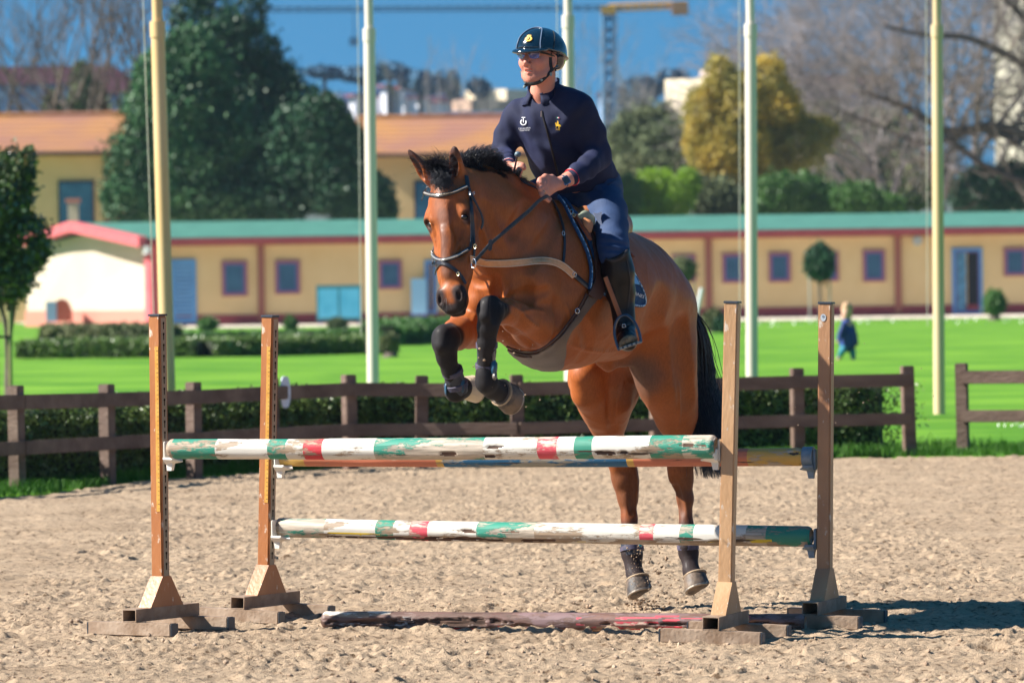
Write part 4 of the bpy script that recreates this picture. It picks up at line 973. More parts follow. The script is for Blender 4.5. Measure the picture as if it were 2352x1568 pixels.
# ================================================= CRANE
CRY = mat('yellow crane steel', (.62, .33, .04), (.55, .28, .03), nscale=1, rough=.5); CRB = mat('blue grey crane steel', (.05, .17, .30), rough=.6)
Yc = 520.0; t = empty('tower_crane', (P(1398, 400, Yc).x, Yc, 0)); world_child(t); tag(t, 'tower crane with yellow counter jib and long blue jib above the town', 'crane')
def lattice(b, p, q, w_, n, r_):
    p = Vector(p); q = Vector(q); ax = (q-p).normalized(); sx = ax.cross(Vector((0, 1, 0))).normalized(); sy = Vector((0, 1, 0))
    cs = [(sx*a_+sy*c_)*w_/2 for a_, c_ in ((-1, -1), (1, -1), (1, 1), (-1, 1))]
    for c in cs: b.tube([p+c, q+c], r_, n=4)
    for i in range(n):
        u = p.lerp(q, i/n); v = p.lerp(q, (i+1)/n)
        for k in range(4): b.tube([u+cs[k], v+cs[(k+1) % 4]], r_*.6, n=4)
b = MB(); m0 = P(1398, 420, Yc); m1 = P(1398, 32, Yc); lattice(b, (m0.x, Yc, 0), (m1.x, Yc, m1.z), 1.15, 26, .2); b.build('mast', CRB, t)
b = MB(); lattice(b, tuple(P(1398, 19, Yc)), tuple(P(1578, 12, Yc)), .5, 10, .14); b.build('counter_jib', CRY, t)
b = MB(); b.box(P(1562, 20, Yc), (1.6, 1.4, 1.3)); b.build('counterweight', mat('rusty counterweight', (.4, .2, .08), rough=.8), t)
b = MB(); b.box(P(1398, 24, Yc), (1.5, 1.5, .9)); b.build('cab', CRY, t)
b = MB(); lattice(b, tuple(P(1385, 18, Yc)), tuple(P(560, 22, Yc)), .45, 36, .085); b.build('jib', CRB, t)
b = MB(); q = P(813, 96, Yc); b.tube([q+Vector((0, 0, 3.2)), q], .05, n=4); b.box(q, (.9, .9, .8)); b.build('hook_block', CRB, t)

# ================================================= TREES
BARK = mat('grey brown bark', (.10, .075, .06), (.16, .12, .10), nscale=2, rough=.9); BARKD = mat('dark bark', (.045, .035, .03), (.08, .06, .05), nscale=2, rough=.9)
TWIG = mat('pale winter twigs', (.19, .165, .17), (.30, .26, .26), nscale=.5, rough=.9)
LF_D = mat('dark evergreen leaves', (.018, .065, .030), (.035, .105, .045), nscale=.5, rough=.5, attr='col', spec=.35)
LF_G = mat('glossy magnolia leaves', (.036, .105, .040), (.065, .165, .058), nscale=.6, rough=.5, attr='col', spec=.35)
LF_M = mat('mid green leaves', (.05, .14, .025), (.09, .2, .04), nscale=.5, rough=.5, attr='col', trans=.2)
LF_Y = mat('yellow golden leaves', (.66, .46, .07), (.36, .34, .08), nscale=.4, rough=.6, attr='col', trans=.3)
LF_B = mat('bright lime green leaves', (.16, .33, .02), (.26, .42, .03), nscale=.5, rough=.5, attr='col', trans=.3)
LF_O = mat('olive scrub leaves', (.09, .12, .05), (.16, .17, .07), nscale=.3, rough=.8, attr='col')
def blob(x, y, rx, ry, Y, dpt=None, dy=0):
    s = 1/scale_at(Y); c = P(x, y, Y+dy); return (c.x, c.y, c.z, rx*s, (dpt if dpt else rx*s*.9), ry*s)
def tree(name, label, bl, n, size, m, trunk=None, seed=0, grp=None, cat='tree', bm_=None, **kw):
    c = bl[0]; tx_, ty_ = (trunk[0], trunk[1]) if trunk else (c[0], c[1])
    t = empty(name, (tx_, ty_, 0)); world_child(t); tag(t, label, cat, grp)
    crown('crown', bl, int(n*1.35), size*.82, m, t, seed, **kw)
    rn = random.Random(seed); sg = []; top = max(q[2] for q in bl); rr = trunk[2] if trunk else .25
    branches((tx_, ty_, -.1), (0, 0, 1), top*.75, rr, 0, rn, sg, upb=.4)
    end = sg[0][0][-1]
    for q in bl[:14]:
        k = 5; a_ = sg[0][0][rn.randint(1, 3)]; e = Vector(q[:3]); pts = [a_.lerp(e, i/(k-1))+Vector((rn.gauss(0, .05), rn.gauss(0, .05), .1*math.sin(i/(k-1)*3)))*(0 if i == 0 else 1) for i in range(k)]
        sg.append((pts, [rr*.5*(1-.2*i) for i in range(k)]))
    limbs('trunk', sg, bm_ or BARK, t, 6); return t
# dense trees behind the left of the long building (the big dark group)
g = 'evergreen trees behind the long building'
tree('cedar_tree', 'tall dark conifer reaching the top of the photo behind the left flagpole', [blob(555, 20, 60, 80, 228), blob(545, 130, 105, 90, 228), blob(600, 190, 90, 80, 228), blob(530, 250, 150, 110, 228), blob(600, 330, 130, 110, 228), blob(510, 90, 70, 60, 227), blob(470, -30, 40, 50, 228), blob(660, 235, 70, 70, 227), blob(690, 300, 70, 70, 226), blob(440, 40, 50, 50, 228)], 22000, .26, LF_D, seed=1, grp=g, bm_=BARKD, gap=.6)
tree('magnolia_tree', 'broad glossy evergreen filling the left of the dark tree group', [blob(365, 190, 62, 75, 222), blob(390, 270, 105, 110, 222), blob(330, 380, 85, 110, 222), blob(420, 400, 120, 110, 222), blob(300, 460, 70, 60, 221), blob(450, 180, 90, 90, 223), blob(520, 350, 120, 120, 223), blob(430, 110, 60, 50, 223), blob(470, 460, 120, 60, 222)], 30000, .24, LF_G, seed=2, grp=g, bm_=BARKD)
tree('laurel_tree', 'round topped dark evergreen at the right of the dark tree group', [blob(740, 280, 66, 68, 221), blob(690, 350, 100, 100, 222), blob(770, 400, 80, 100, 221), blob(640, 430, 100, 80, 222), blob(840, 450, 62, 62, 221), blob(880, 480, 34, 36, 221), blob(570, 450, 90, 60, 223), blob(800, 330, 40, 60, 221)], 26000, .24, LF_D, seed=3, grp=g, bm_=BARKD, gap=.15)
# small tree at the left edge
c = P(18, 900, 62); s = 1/scale_at(62)
tree('laurel_tree', 'young round crowned evergreen with stakes at the left edge', [blob(-10, 470, 85, 90, 62), blob(35, 420, 48, 75, 62), blob(50, 560, 66, 80, 62), blob(10, 640, 70, 60, 62), blob(-40, 560, 80, 110, 62), blob(88, 580, 26, 40, 62), blob(15, 385, 20, 40, 62), blob(65, 375, 20, 40, 62)], 9000, .075, mat('olive green leaves', (.045, .085, .025), (.08, .12, .035), nscale=2, rough=.3, attr='col', spec=.9), (c.x, 62, .055), seed=4, gap=.4)
t = empty('tree_stakes', (c.x-.05, 61.7, 0)); world_child(t); tag(t, 'pair of wooden stakes holding the young tree at the left edge', 'stake')
for dx in (-.10, .06):
    b = MB(); b.tube([(c.x+dx, 61.7, -.1), (c.x+dx, 61.7, 1.3)], .028, n=8); b.build('stake', mat('weathered stake', (.3, .28, .12), rough=.8) if dx < 0 else bpy.data.materials['weathered stake'], t)
b = MB(); b.box((c.x-.02, 61.7, 1.0), (.2, .06, .03)); b.build('strap', DARK, t)
# right side
tree('yellow_tree', 'golden yellow autumn tree left of the fourth flagpole', [blob(1655, 190, 40, 65, 246), blob(1620, 260, 50, 70, 246), blob(1700, 250, 62, 90, 246), blob(1765, 180, 45, 55, 246), blob(1660, 340, 70, 70, 246), blob(1600, 330, 30, 60, 246), blob(1790, 240, 50, 50, 246), blob(1720, 330, 60, 60, 246)], 16000, .22, LF_Y, seed=6, gap=.5)
tree('green_tree', 'dull green leafy tree between the rider and the yellow tree', [blob(1500, 310, 85, 70, 270), blob(1450, 340, 60, 80, 270), blob(1560, 350, 90, 80, 268), blob(1470, 420, 80, 70, 266), blob(1640, 410, 80, 70, 268)], 14000, .26, LF_O, seed=7)
tree('green_tree', 'grey green tree mass right of the fourth flagpole below the red roofs', [blob(1860, 290, 120, 60, 280), blob(1790, 380, 110, 90, 278), blob(1920, 380, 110, 90, 276), blob(2020, 310, 110, 60, 282), blob(2080, 420, 120, 70, 276), blob(1740, 440, 70, 60, 274)], 16000, .30, LF_O, seed=8)
tree('olive_tree', 'loose olive yellow tree right of the fourth flagpole under the grey twigs', [blob(1790, 270, 60, 55, 247), blob(1830, 330, 80, 60, 247), blob(1770, 360, 60, 60, 247), blob(1880, 300, 50, 40, 248), blob(1700, 400, 60, 40, 247)], 9000, .22, mat('olive yellow leaves', (.22, .22, .05), (.34, .28, .06), nscale=.4, rough=.7, attr='col', trans=.2), seed=16, gap=.7)
gb = 'bushes above the long roof'
for i, (lab, bl, m, n) in enumerate((
    ('bright lime green bush right of the rider', [blob(1505, 430, 50, 42, 240), blob(1540, 455, 60, 50, 240), blob(1475, 480, 40, 34, 240), blob(1580, 420, 30, 34, 240)], LF_B, 7000),
    ('dark green bush right beside the rider leg', [blob(1440, 455, 34, 52, 238), blob(1425, 480, 30, 40, 238)], LF_M, 3500),
    ('olive bush between the lime bush and the fourth flagpole', [blob(1640, 455, 60, 48, 242), blob(1690, 470, 40, 40, 242)], LF_O, 5000),
    ('round mid green bush just right of the fourth flagpole', [blob(1790, 445, 60, 48, 238), blob(1755, 475, 40, 35, 238)], LF_M, 6000),
    ('mid green bush in the middle of the row above the right roof', [blob(1850, 450, 55, 52, 239), blob(1900, 465, 50, 45, 239)], LF_M, 6000),
    ('spreading green bush below the pale twigs', [blob(1965, 460, 60, 42, 238), blob(2030, 475, 45, 32, 238)], LF_M, 5000),
    ('large dark green bush at the right edge above the roof', [blob(2260, 440, 66, 58, 236), blob(2330, 430, 60, 60, 236), blob(2220, 465, 35, 35, 236)], LF_D, 9000))):
    tree('bush', lab, bl, n, .2, m, seed=20+i, grp=gb, cat='bush')
# bare trees
def bare(label, x, yb, Y, h, r0, depth, kids, seed, m, spread=.5, ratio=.72, dirv=(0, 0, 1), upb=.15, name='bare_tree', extra=None):
    base = P(x, yb, Y); base.z = 0; rn = random.Random(seed); sg = []
    t = empty(name, base); world_child(t); tag(t, label, 'tree', 'bare winter trees')
    branches(base, dirv, h*.42, r0, 0, rn, sg, .1, upb=.3); top = sg[0][0][-1]; tr = [sg[0]]; sg = []
    for k in range(kids+1):
        d = Vector((rn.gauss(0, spread), rn.gauss(0, spread*.6), 1)); branches(top if k < 2 else tr[0][0][3], d, h*.3, r0*.6, depth, rn, sg, spread, ratio, kids, upb)
    limbs('trunk', tr, m, t, 6); limbs('branches', sg, m, t, 4); return t
bare('bare tree with a forked trunk at the far left edge', 20, 700, 250, 17, .16, 4, 3, 1, BARKD)
bare('slim bare tree second from the left edge', 70, 700, 250, 17, .20, 4, 3, 2, BARK)
bare('straight thin bare tree third from the left', 160, 700, 255, 19, .13, 3, 3, 3, BARK, spread=.25)
bare('dark bare tree just left of the leftmost flagpole', 330, 700, 246, 16, .28, 4, 3, 4, BARKD)
bare('faint bare tree behind the crane mast right of the rider', 1400, 700, 300, 14, .10, 4, 3, 5, TWIG, spread=.3)
bare('faint bare tree left of the rider head', 1120, 700, 300, 13, .09, 4, 3, 6, TWIG, spread=.35)
bare('thin bare tree between the rider and the yellow tree', 1440, 700, 290, 12, .12, 4, 3, 12, TWIG, spread=.4)
for i, (lab, x, Y, h, r0, dv, sd) in enumerate((('grey twiggy tree standing over the right bushes', 2090, 255, 15, .22, (-.25, 0, 1), 7), ('pale stemmed bare tree left of the rightmost flagpole', 2010, 258, 13, .16, (-.35, 0, 1), 8),
        ('leaning bare tree with pale trunks by the rightmost flagpole', 2130, 252, 16, .2, (-.5, 0, 1), 9), ('bare tree right of the rightmost flagpole', 2240, 255, 17, .25, (-.2, 0, 1), 10), ('bare tree at the right edge of the photo', 2370, 250, 18, .3, (-.3, 0, 1), 11))):
    bare(lab, x, 700, Y, h, r0, 6, 3, sd, TWIG, spread=.62, ratio=.74, dirv=dv, upb=.05)
# the big dark limbs crossing the right side
base = P(2460, 700, 235); base.z = 0; t = empty('bare_tree', base); world_child(t); tag(t, 'large bare tree with thick dark limbs sweeping in from the right edge', 'tree', 'bare winter trees')
sg = []; rn = random.Random(31)
def limbpath(pts, r0, r1, Y):
    q = resample(pts, 14); sg.append(([P(x, y, Y+math.sin(i*.3)*.3) for i, (x, y) in enumerate(q)][:5], [r0]*5)) if False else None
    pq = [P(x, y, Y) for x, y in q]; n_ = len(pq)
    return pq, [r0+(r1-r0)*i/(n_-1) for i in range(n_)]
b = MB(); tips = []
for pts, r0, r1 in (([(2460, 700), (2450, 430), (2380, 330), (2290, 290), (2180, 300), (2090, 250), (1980, 210)], .42, .09), ([(2450, 420), (2420, 250), (2350, 150), (2230, 90), (2120, 80), (2030, 60)], .3, .07), ([(2450, 430), (2360, 420), (2260, 380), (2170, 310), (2080, 250)], .24, .06), ([(2440, 320), (2420, 120), (2350, 40), (2280, -30)], .3, .12), ([(2350, 330), (2250, 300), (2130, 330), (2020, 290), (1900, 240)], .16, .04)):
    pq, rr = limbpath(pts, r0, r1, 235); b.tube(pq, rr, n=8); tips += [(p, rr[i]) for i, p in enumerate(pq) if i > 6 and i % 3 == 0]
b.build('trunk', BARKD, t, smooth=True)
for p, r_ in tips:
    for k in range(3): branches(p, (rn.gauss(0, .5), rn.gauss(0, .3), rn.choice((-.7, 1, 1))), 1.6, r_*.35, 2, rn, sg, .5, .72, 3, .1)
limbs('branches', sg, mat('grey brown twigs', (.13, .10, .085), (.2, .16, .13), nscale=.5, rough=.9), t, 4)
# topiary before the long building, shrubs, low hedges
def topiary(label, x, y, rx, ry, Y, legs=(0,)):
    t = empty('topiary_tree', (P(x, 700, Y).x, Y, 0)); world_child(t); tag(t, label, 'tree', 'small clipped trees by the long building')
    crown('crown', [blob(x, y, rx, ry, Y)], 2600, .11, LF_D if rx > 30 else LF_O, t, seed=int(x), shell=.5)
    c = P(x, y, Y); b = MB(); b.tube([(c.x, Y, 0), (c.x, Y, c.z)], .05, n=8); b.build('trunk', BARK, t)
    for dx in (-.35, .35):
        b = MB(); b.tube([(c.x+dx, Y, 0), (c.x+dx, Y, c.z*.8)], .03, n=6); b.build('stake', mat('pale stake', (.4, .38, .36)) if 'pale stake' not in bpy.data.materials else bpy.data.materials['pale stake'], t)
topiary('larger round clipped tree in front of the third right window', 1882, 602, 36, 45, 178); topiary('smaller clipped tree just right of the horse rump', 1570, 620, 28, 28, 180)
make_hedge('hedge', 'dark low hedge along the far side of the lawn at left', [gp(60, 824), gp(470, 820), gp(860, 812)], .38, 1.2, 14000, .08, cat='hedge', seed=5)
make_hedge('hedge', 'scrappy brownish hedge under the cream gable', [gp(110, 792), gp(400, 790)], .48, .9, 6000, .10, LF_O, seed=6, wobble=.25)
make_hedge('hedge', 'low green hedge before the ochre wall at left', [gp(420, 780), gp(700, 776), gp(860, 772)], .18, .8, 5000, .08, LF_M, seed=7, wobble=.2)
make_hedge('hedge', 'green hedge behind the horse forelegs across the lawn', [gp(870, 795), gp(1000, 782), gp(1240, 778)], .55, 1.0, 9000, .09, LF_M, seed=8, wobble=.2)
for i, (lab, x, y, rx, ry, Y, m) in enumerate((('small round shrub left of the ochre door step', 478, 745, 22, 16, 170, LF_M), ('small shrub left below the notice board', 668, 745, 14, 18, 170, LF_M), ('small shrub under the notice board', 775, 748, 22, 18, 168, LF_O), ('round shrub at the foot of the second flagpole', 895, 788, 20, 22, 110, LF_O),
        ('yellow green shrub by the far right doorway', 2285, 695, 26, 30, 176, LF_M), ('shrub behind the horse tail', 1640, 735, 26, 26, 150, LF_O), ('dark shrub below the pale board behind the tail', 1668, 745, 26, 18, 148, LF_D))):
    tree('shrub', lab, [blob(x, y, rx, ry, Y)], 1500, .11, m, seed=40+i, grp='small shrubs by the long building', cat='shrub')
# slanted white board behind the tail
c = P(1607, 690, 120); t = empty('white_board', (c.x, 120, 0)); world_child(t); tag(t, 'slanted white post leaning behind the horse tail', 'post')
b = MB(); b.tube([P(1597, 735, 120), P(1612, 662, 120)], .045, n=10); b.build('board', mat('white plastic post', (.7, .75, .8), rough=.4), t, smooth=True); b = MB(); b.tube([(P(1596, 740, 120).x, 120, 0), P(1597, 735, 120)], .02, n=6); b.build('spike', STEEL, t)
# ================================================= FAR TOWN
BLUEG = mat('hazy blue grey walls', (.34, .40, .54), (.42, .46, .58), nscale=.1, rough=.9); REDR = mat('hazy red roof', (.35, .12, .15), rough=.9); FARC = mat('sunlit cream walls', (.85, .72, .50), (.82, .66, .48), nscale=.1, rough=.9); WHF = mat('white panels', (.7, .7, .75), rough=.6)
def far(label, x0, x1, y0, y1, Y, wall, roof=None, rh=10, wins=0, name='far_building', turn=0):
    a = P(x0, y0, Y); b_ = P(x1, y1, Y); W_ = b_.x-a.x; cx = (a.x+b_.x)/2; h = a.z
    t = empty(name, (cx, Y, 0)); world_child(t); tag(t, label, 'building', 'distant town buildings')
    b = MB(); b.box((cx, Y+5, h/2), (W_, 10, h)); b.build('wall', wall, t)
    s = 1/scale_at(Y)
    if roof: b = MB(); b.prism([(-W_/2-.5, h), (W_/2+.5, h), (W_/2-1.2, h+rh*s), (-W_/2+1.2, h+rh*s)], Y-.6, Y+10.6, Matrix.Translation((cx, 0, 0))); b.build('roof', roof, t)
    for i in range(wins):
        for j in range(2):
            b = MB(); b.box((a.x+W_*(i+.5)/wins, Y-.05, h-(6+j*18)*s), (W_/wins*.45, .12, 9*s)); b.build('window', WHF if (i+j) % 3 == 0 else BFR, t)
    t.rotation_euler.z = rad(turn)
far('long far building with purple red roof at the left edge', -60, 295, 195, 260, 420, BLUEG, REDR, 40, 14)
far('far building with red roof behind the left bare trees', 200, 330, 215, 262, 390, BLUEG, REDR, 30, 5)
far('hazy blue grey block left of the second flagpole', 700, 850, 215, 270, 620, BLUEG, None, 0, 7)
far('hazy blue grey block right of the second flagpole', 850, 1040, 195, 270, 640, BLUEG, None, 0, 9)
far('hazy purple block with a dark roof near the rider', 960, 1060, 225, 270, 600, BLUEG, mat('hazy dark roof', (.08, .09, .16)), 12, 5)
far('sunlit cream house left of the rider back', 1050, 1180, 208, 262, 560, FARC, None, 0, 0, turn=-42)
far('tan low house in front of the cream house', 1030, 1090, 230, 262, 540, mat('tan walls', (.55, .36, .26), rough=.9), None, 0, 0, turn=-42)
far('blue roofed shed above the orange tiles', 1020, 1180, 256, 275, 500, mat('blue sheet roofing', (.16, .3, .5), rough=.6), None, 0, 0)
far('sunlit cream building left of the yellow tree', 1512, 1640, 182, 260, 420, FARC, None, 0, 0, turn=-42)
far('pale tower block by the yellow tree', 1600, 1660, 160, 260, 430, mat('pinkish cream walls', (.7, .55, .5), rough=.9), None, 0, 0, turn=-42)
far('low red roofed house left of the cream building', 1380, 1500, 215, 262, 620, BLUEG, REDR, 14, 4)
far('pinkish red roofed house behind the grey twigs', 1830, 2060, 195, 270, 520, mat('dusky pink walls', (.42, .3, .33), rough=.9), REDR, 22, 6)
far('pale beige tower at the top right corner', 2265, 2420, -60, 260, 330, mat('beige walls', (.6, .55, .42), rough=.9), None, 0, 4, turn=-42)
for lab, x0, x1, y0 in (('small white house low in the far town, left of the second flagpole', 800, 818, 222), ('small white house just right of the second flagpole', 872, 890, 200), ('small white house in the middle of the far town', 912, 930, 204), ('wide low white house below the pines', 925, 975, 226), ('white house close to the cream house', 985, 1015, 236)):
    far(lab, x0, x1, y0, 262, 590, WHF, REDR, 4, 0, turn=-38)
for i, (lab, x, y, rx, ry) in enumerate((('umbrella pine left of the second flagpole', 745, 165, 45, 10), ('umbrella pine behind the second flagpole', 830, 172, 50, 14), ('umbrella pine just right of the second flagpole', 895, 160, 34, 14), ('broad umbrella pine in the middle of the town', 965, 185, 48, 20), ('small pointed pine in the town', 1038, 195, 14, 26), ('small dark pine by the cream house', 1100, 200, 22, 16), ('dark pine right of the crane mast', 1480, 195, 40, 18), ('umbrella pine left of the cream building', 1545, 178, 34, 14), ('far pine behind the yellow tree', 1440, 215, 40, 20))):
    q = blob(x, y, rx, ry, 560); t = empty('pine_tree', (q[0], 560, 0)); world_child(t); tag(t, lab, 'tree', 'distant pines in the town')
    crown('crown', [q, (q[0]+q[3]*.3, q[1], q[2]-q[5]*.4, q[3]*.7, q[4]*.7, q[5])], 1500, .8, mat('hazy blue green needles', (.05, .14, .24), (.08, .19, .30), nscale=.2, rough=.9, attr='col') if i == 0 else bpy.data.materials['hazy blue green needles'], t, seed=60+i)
    b = MB(); b.tube([(q[0], 560, 0), (q[0], 560, q[2])], .25, n=6); b.build('trunk', BARKD, t)
for i, (lab, x, y, rx, ry, Y) in enumerate((('narrow dark conifer between the left bare trees', 190, 195, 26, 55, 300), ('lower dark conifer right of the narrow one', 222, 225, 22, 36, 300), ('small dark shrub tree at the left skyline', 120, 235, 16, 26, 300))):
    tree('conifer_tree', lab, [blob(x, y, rx, ry, Y), blob(x, y+ry*.6, rx*1.3, ry*.7, Y)], 2600, .3, LF_O if i != 1 else LF_D, seed=70+i, grp='dark conifers at left')
# low wooded rise that closes the view under the far town
q = []; r = np.random.default_rng(3)
hx = np.linspace(-260, 260, 80); V = []
for Yh, zz in ((300, 0), (330, 2.5), (380, 6.0), (470, 9.0), (560, 11.0), (760, 15), (1400, 20)):
    for x in hx: V.append((x*Yh/330, Yh, zz+.5*math.sin(x*.11+Yh)+.4*math.sin(x*.31)))
n_ = len(hx); f = np.array([[j*n_+i, j*n_+i+1, (j+1)*n_+i+1, (j+1)*n_+i] for j in range(6) for i in range(n_-1)])
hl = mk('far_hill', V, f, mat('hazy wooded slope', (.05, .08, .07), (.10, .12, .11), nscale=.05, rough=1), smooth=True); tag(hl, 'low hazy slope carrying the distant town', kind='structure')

# ================================================= CHILD ON THE LAWN
Yk = 98.0; s = 1/scale_at(Yk)
def K(x, y, d=0): return P(x, y, Yk+d)
lo = K(1900, 850); hi = K(1995, 690); f_ = Field((lo.x, Yk-.5, -.05), (hi.x, Yk+.5, hi.z), .014)
def kc(pts, k=.03):
    for i in range(len(pts)-1): f_.cone(tuple(K(*pts[i][:2], pts[i][3])), tuple(K(*pts[i+1][:2], pts[i+1][3])), pts[i][2], pts[i+1][2], k)
kc([(1944, 716, .085, 0), (1942, 728, .075, 0)]); kc([(1944, 735, .05, 0), (1946, 745, .10, 0), (1947, 770, .10, 0), (1947, 788, .095, 0)])
kc([(1938, 748, .04, -.1), (1930, 768, .035, -.15), (1924, 785, .03, -.2)]); kc([(1957, 748, .04, .1), (1963, 770, .035, .1), (1968, 792, .03, .05)])
kc([(1942, 790, .06, -.05), (1934, 806, .05, -.1), (1926, 826, .035, .05), (1919, 830, .03, .0)]); kc([(1954, 790, .06, .05), (1958, 808, .05, .0), (1960, 830, .035, .0), (1956, 832, .03, -.08)])
V, Fq = f_.mesh(); m_sk = mat('skin of the child', (.62, .36, .26), rough=.55)
kid = mk('person', V, Fq, m_sk, smooth=True); tag(kid, 'small child in a dark blue coat and teal trousers walking across the lawn', 'person')
def kpart(name, chains, m):
    global f_
    f_ = Field((lo.x, Yk-.5, -.05), (hi.x, Yk+.5, hi.z), .014)
    for c_ in chains: kc(c_)
    V, Fq = f_.mesh(); return mk(name, V, Fq, m, kid, smooth=True)
kpart('coat', [[(1945, 742, .10, 0), (1946, 770, .145, 0), (1947, 790, .155, 0)], [(1938, 746, .055, -.1), (1930, 766, .05, -.15), (1926, 782, .042, -.19)], [(1957, 746, .055, .1), (1963, 770, .05, .1), (1967, 788, .042, .06)]], mat('dark blue coat', (.01, .05, .26), (.02, .03, .10), nscale=2, rough=.8))
kpart('trousers', [[(1942, 792, .072, -.05), (1935, 806, .06, -.1), (1928, 820, .045, .02)], [(1954, 792, .072, .05), (1958, 808, .06, .0), (1960, 822, .045, .0)]], mat('teal trousers', (.03, .22, .30), rough=.8))
kpart('shoes', [[(1926, 827, .042, .05), (1917, 832, .035, -.02)], [(1960, 830, .042, .0), (1955, 834, .035, -.1)]], mat('brown shoes', (.10, .05, .03), rough=.7))
kpart('hair', [[(1945, 710, .105, .03), (1946, 728, .085, .06)], [(1944, 702, .07, 0), (1948, 706, .08, .03)]], mat('light brown hair', (.55, .33, .19), rough=.7))

# ================================================= HAZE over the far distance
hz = MB(); hz.box((0, 350, 29), (1200, 780, 62)); ho = hz.build('haze', None); tag(ho, kind='stuff', label='thin blue spring haze over the distance')
hm_ = bpy.data.materials.new('thin haze'); hm_.use_nodes = True; ht_ = hm_.node_tree; ht_.nodes.remove(ht_.nodes['Principled BSDF']); pv_ = ht_.nodes.new('ShaderNodeVolumePrincipled'); pv_.inputs['Color'].default_value = (.62, .82, 1, 1); pv_.inputs['Density'].default_value = .0001; ht_.links.new(pv_.outputs[0], ht_.nodes['Material Output'].inputs['Volume']); ho.data.materials.append(hm_)
# ================================================= HORSE
HEAD = Vector((-.48, -.877, 0)).normalized(); LEFT = Vector((-HEAD.y, HEAD.x, 0))
HH = .0066
lo = (P(925, 700, 23.3).x, 22.75, -.02); hi = (P(1690, 700, 25.4).x, 25.75, P(1000, 325, 23.2).z)
hf = Field(lo, hi, HH)
def C(pts, k=.04, flat=None, F_=None):
    """pts: (x, y, Y, r) in picture units, depth and metres"""
    F_ = F_ or hf
    for i in range(len(pts)-1):
        a, b = pts[i], pts[i+1]; F_.cone(tuple(P(*a[:3])), tuple(P(*b[:3])), a[3], b[3], k, flat)
axL = np.array(LEFT); axH = np.array(HEAD)
def E(x, y, Y, r, R=None, k=.05, mode='add', F_=None): (F_ or hf).ell(tuple(P(x, y, Y)), r, R, k, mode)
pit = rad(13); axF = np.array((HEAD*math.cos(pit)+Vector((0, 0, math.sin(pit)))).normalized()); axU = np.cross(axL, axF)*-1
if axU[2] < 0: axU = -axU
RB_ = [axL, axF, axU]
# trunk
E(1285, 672, 24.07, (.285, .46, .345), RB_, .08)
E(1360, 670, 24.35, (.305, .46, .315), RB_, .08)
E(1430, 672, 24.62, (.27, .42, .275), RB_, .08)
E(1478, 702, 24.80, (.235, .30, .19), RB_, .08)
C([(1300, 520, 24.05, .085), (1360, 572, 24.3, .11), (1430, 620, 24.6, .11), (1490, 668, 24.85, .115), (1530, 712, 24.98, .085)], .10)
# chest and shoulders
C([(1160, 648, 23.72, .155), (1215, 660, 23.9, .25)], .08)
C([(1122, 655, 23.78, .10), (1175, 600, 23.95, .12)], .06)
C([(1200, 655, 23.60, .125), (1262, 590, 23.88, .12), (1285, 520, 24.0, .09)], .07)
C([(1200, 655, 23.60, .12), (1262, 712, 23.78, .115)], .06)
C([(1200, 745, 23.8, .12), (1262, 752, 24.0, .17)], .08)
C([(1106, 692, 23.64, .070), (1114, 650, 23.68, .08)], .035)
C([(1167, 684, 23.555, .078), (1174, 645, 23.58, .085)], .035)
# neck
C([(1056, 418, 23.42, .062), (1100, 412, 23.56, .060), (1150, 428, 23.7, .068), (1200, 460, 23.84, .08), (1262, 505, 24.0, .085)], .06)
C([(1068, 455, 23.40, .088), (1120, 480, 23.56, .115), (1180, 535, 23.74, .155), (1225, 590, 23.88, .20)], .08)
C([(1088, 515, 23.42, .075), (1116, 555, 23.5, .085), (1148, 605, 23.6, .14)], .07)
C([(1095, 530, 23.40, .035), (1118, 580, 23.46, .035), (1135, 620, 23.52, .05)], .03)
# left foreleg (photo right)
C([(1255, 748, 23.78, .115), (1225, 745, 23.62, .098), (1190, 728, 23.46, .070), (1160, 715, 23.34, .052), (1128, 708, 23.22, .052)], .04)
C([(1262, 780, 23.84, .065), (1248, 790, 23.8, .05)], .04)
E(1125, 712, 23.2, (.062, .058, .062), None, .03)
C([(1120, 700, 23.175, .036), (1116, 725, 23.165, .038)], .02)
C([(1127, 730, 23.20, .050), (1119, 752, 23.20, .044), (1117, 790, 23.22, .036), (1116, 845, 23.26, .034)], .025)
C([(1125, 750, 23.245, .022), (1127, 850, 23.30, .020)], .02)
C([(1116, 862, 23.26, .043), (1118, 878, 23.27, .046), (1132, 892, 23.32, .044), (1148, 900, 23.36, .047)], .02)
# right foreleg (photo left)
C([(1110, 738, 23.84, .10), (1075, 752, 23.68, .082), (1050, 768, 23.52, .062), (1030, 772, 23.42, .052)], .04)
C([(1100, 775, 23.85, .05), (1075, 775, 23.72, .05)], .03)
E(1022, 778, 23.38, (.060, .056, .064), None, .03)
C([(1018, 768, 23.35, .036), (1016, 792, 23.34, .036)], .02)
C([(1022, 795, 23.38, .050), (1026, 820, 23.40, .041), (1035, 850, 23.43, .036), (1044, 880, 23.47, .037)], .025)
C([(1043, 888, 23.48, .044), (1046, 897, 23.49, .046), (1058, 892, 23.53, .042), (1066, 888, 23.57, .046)], .02)
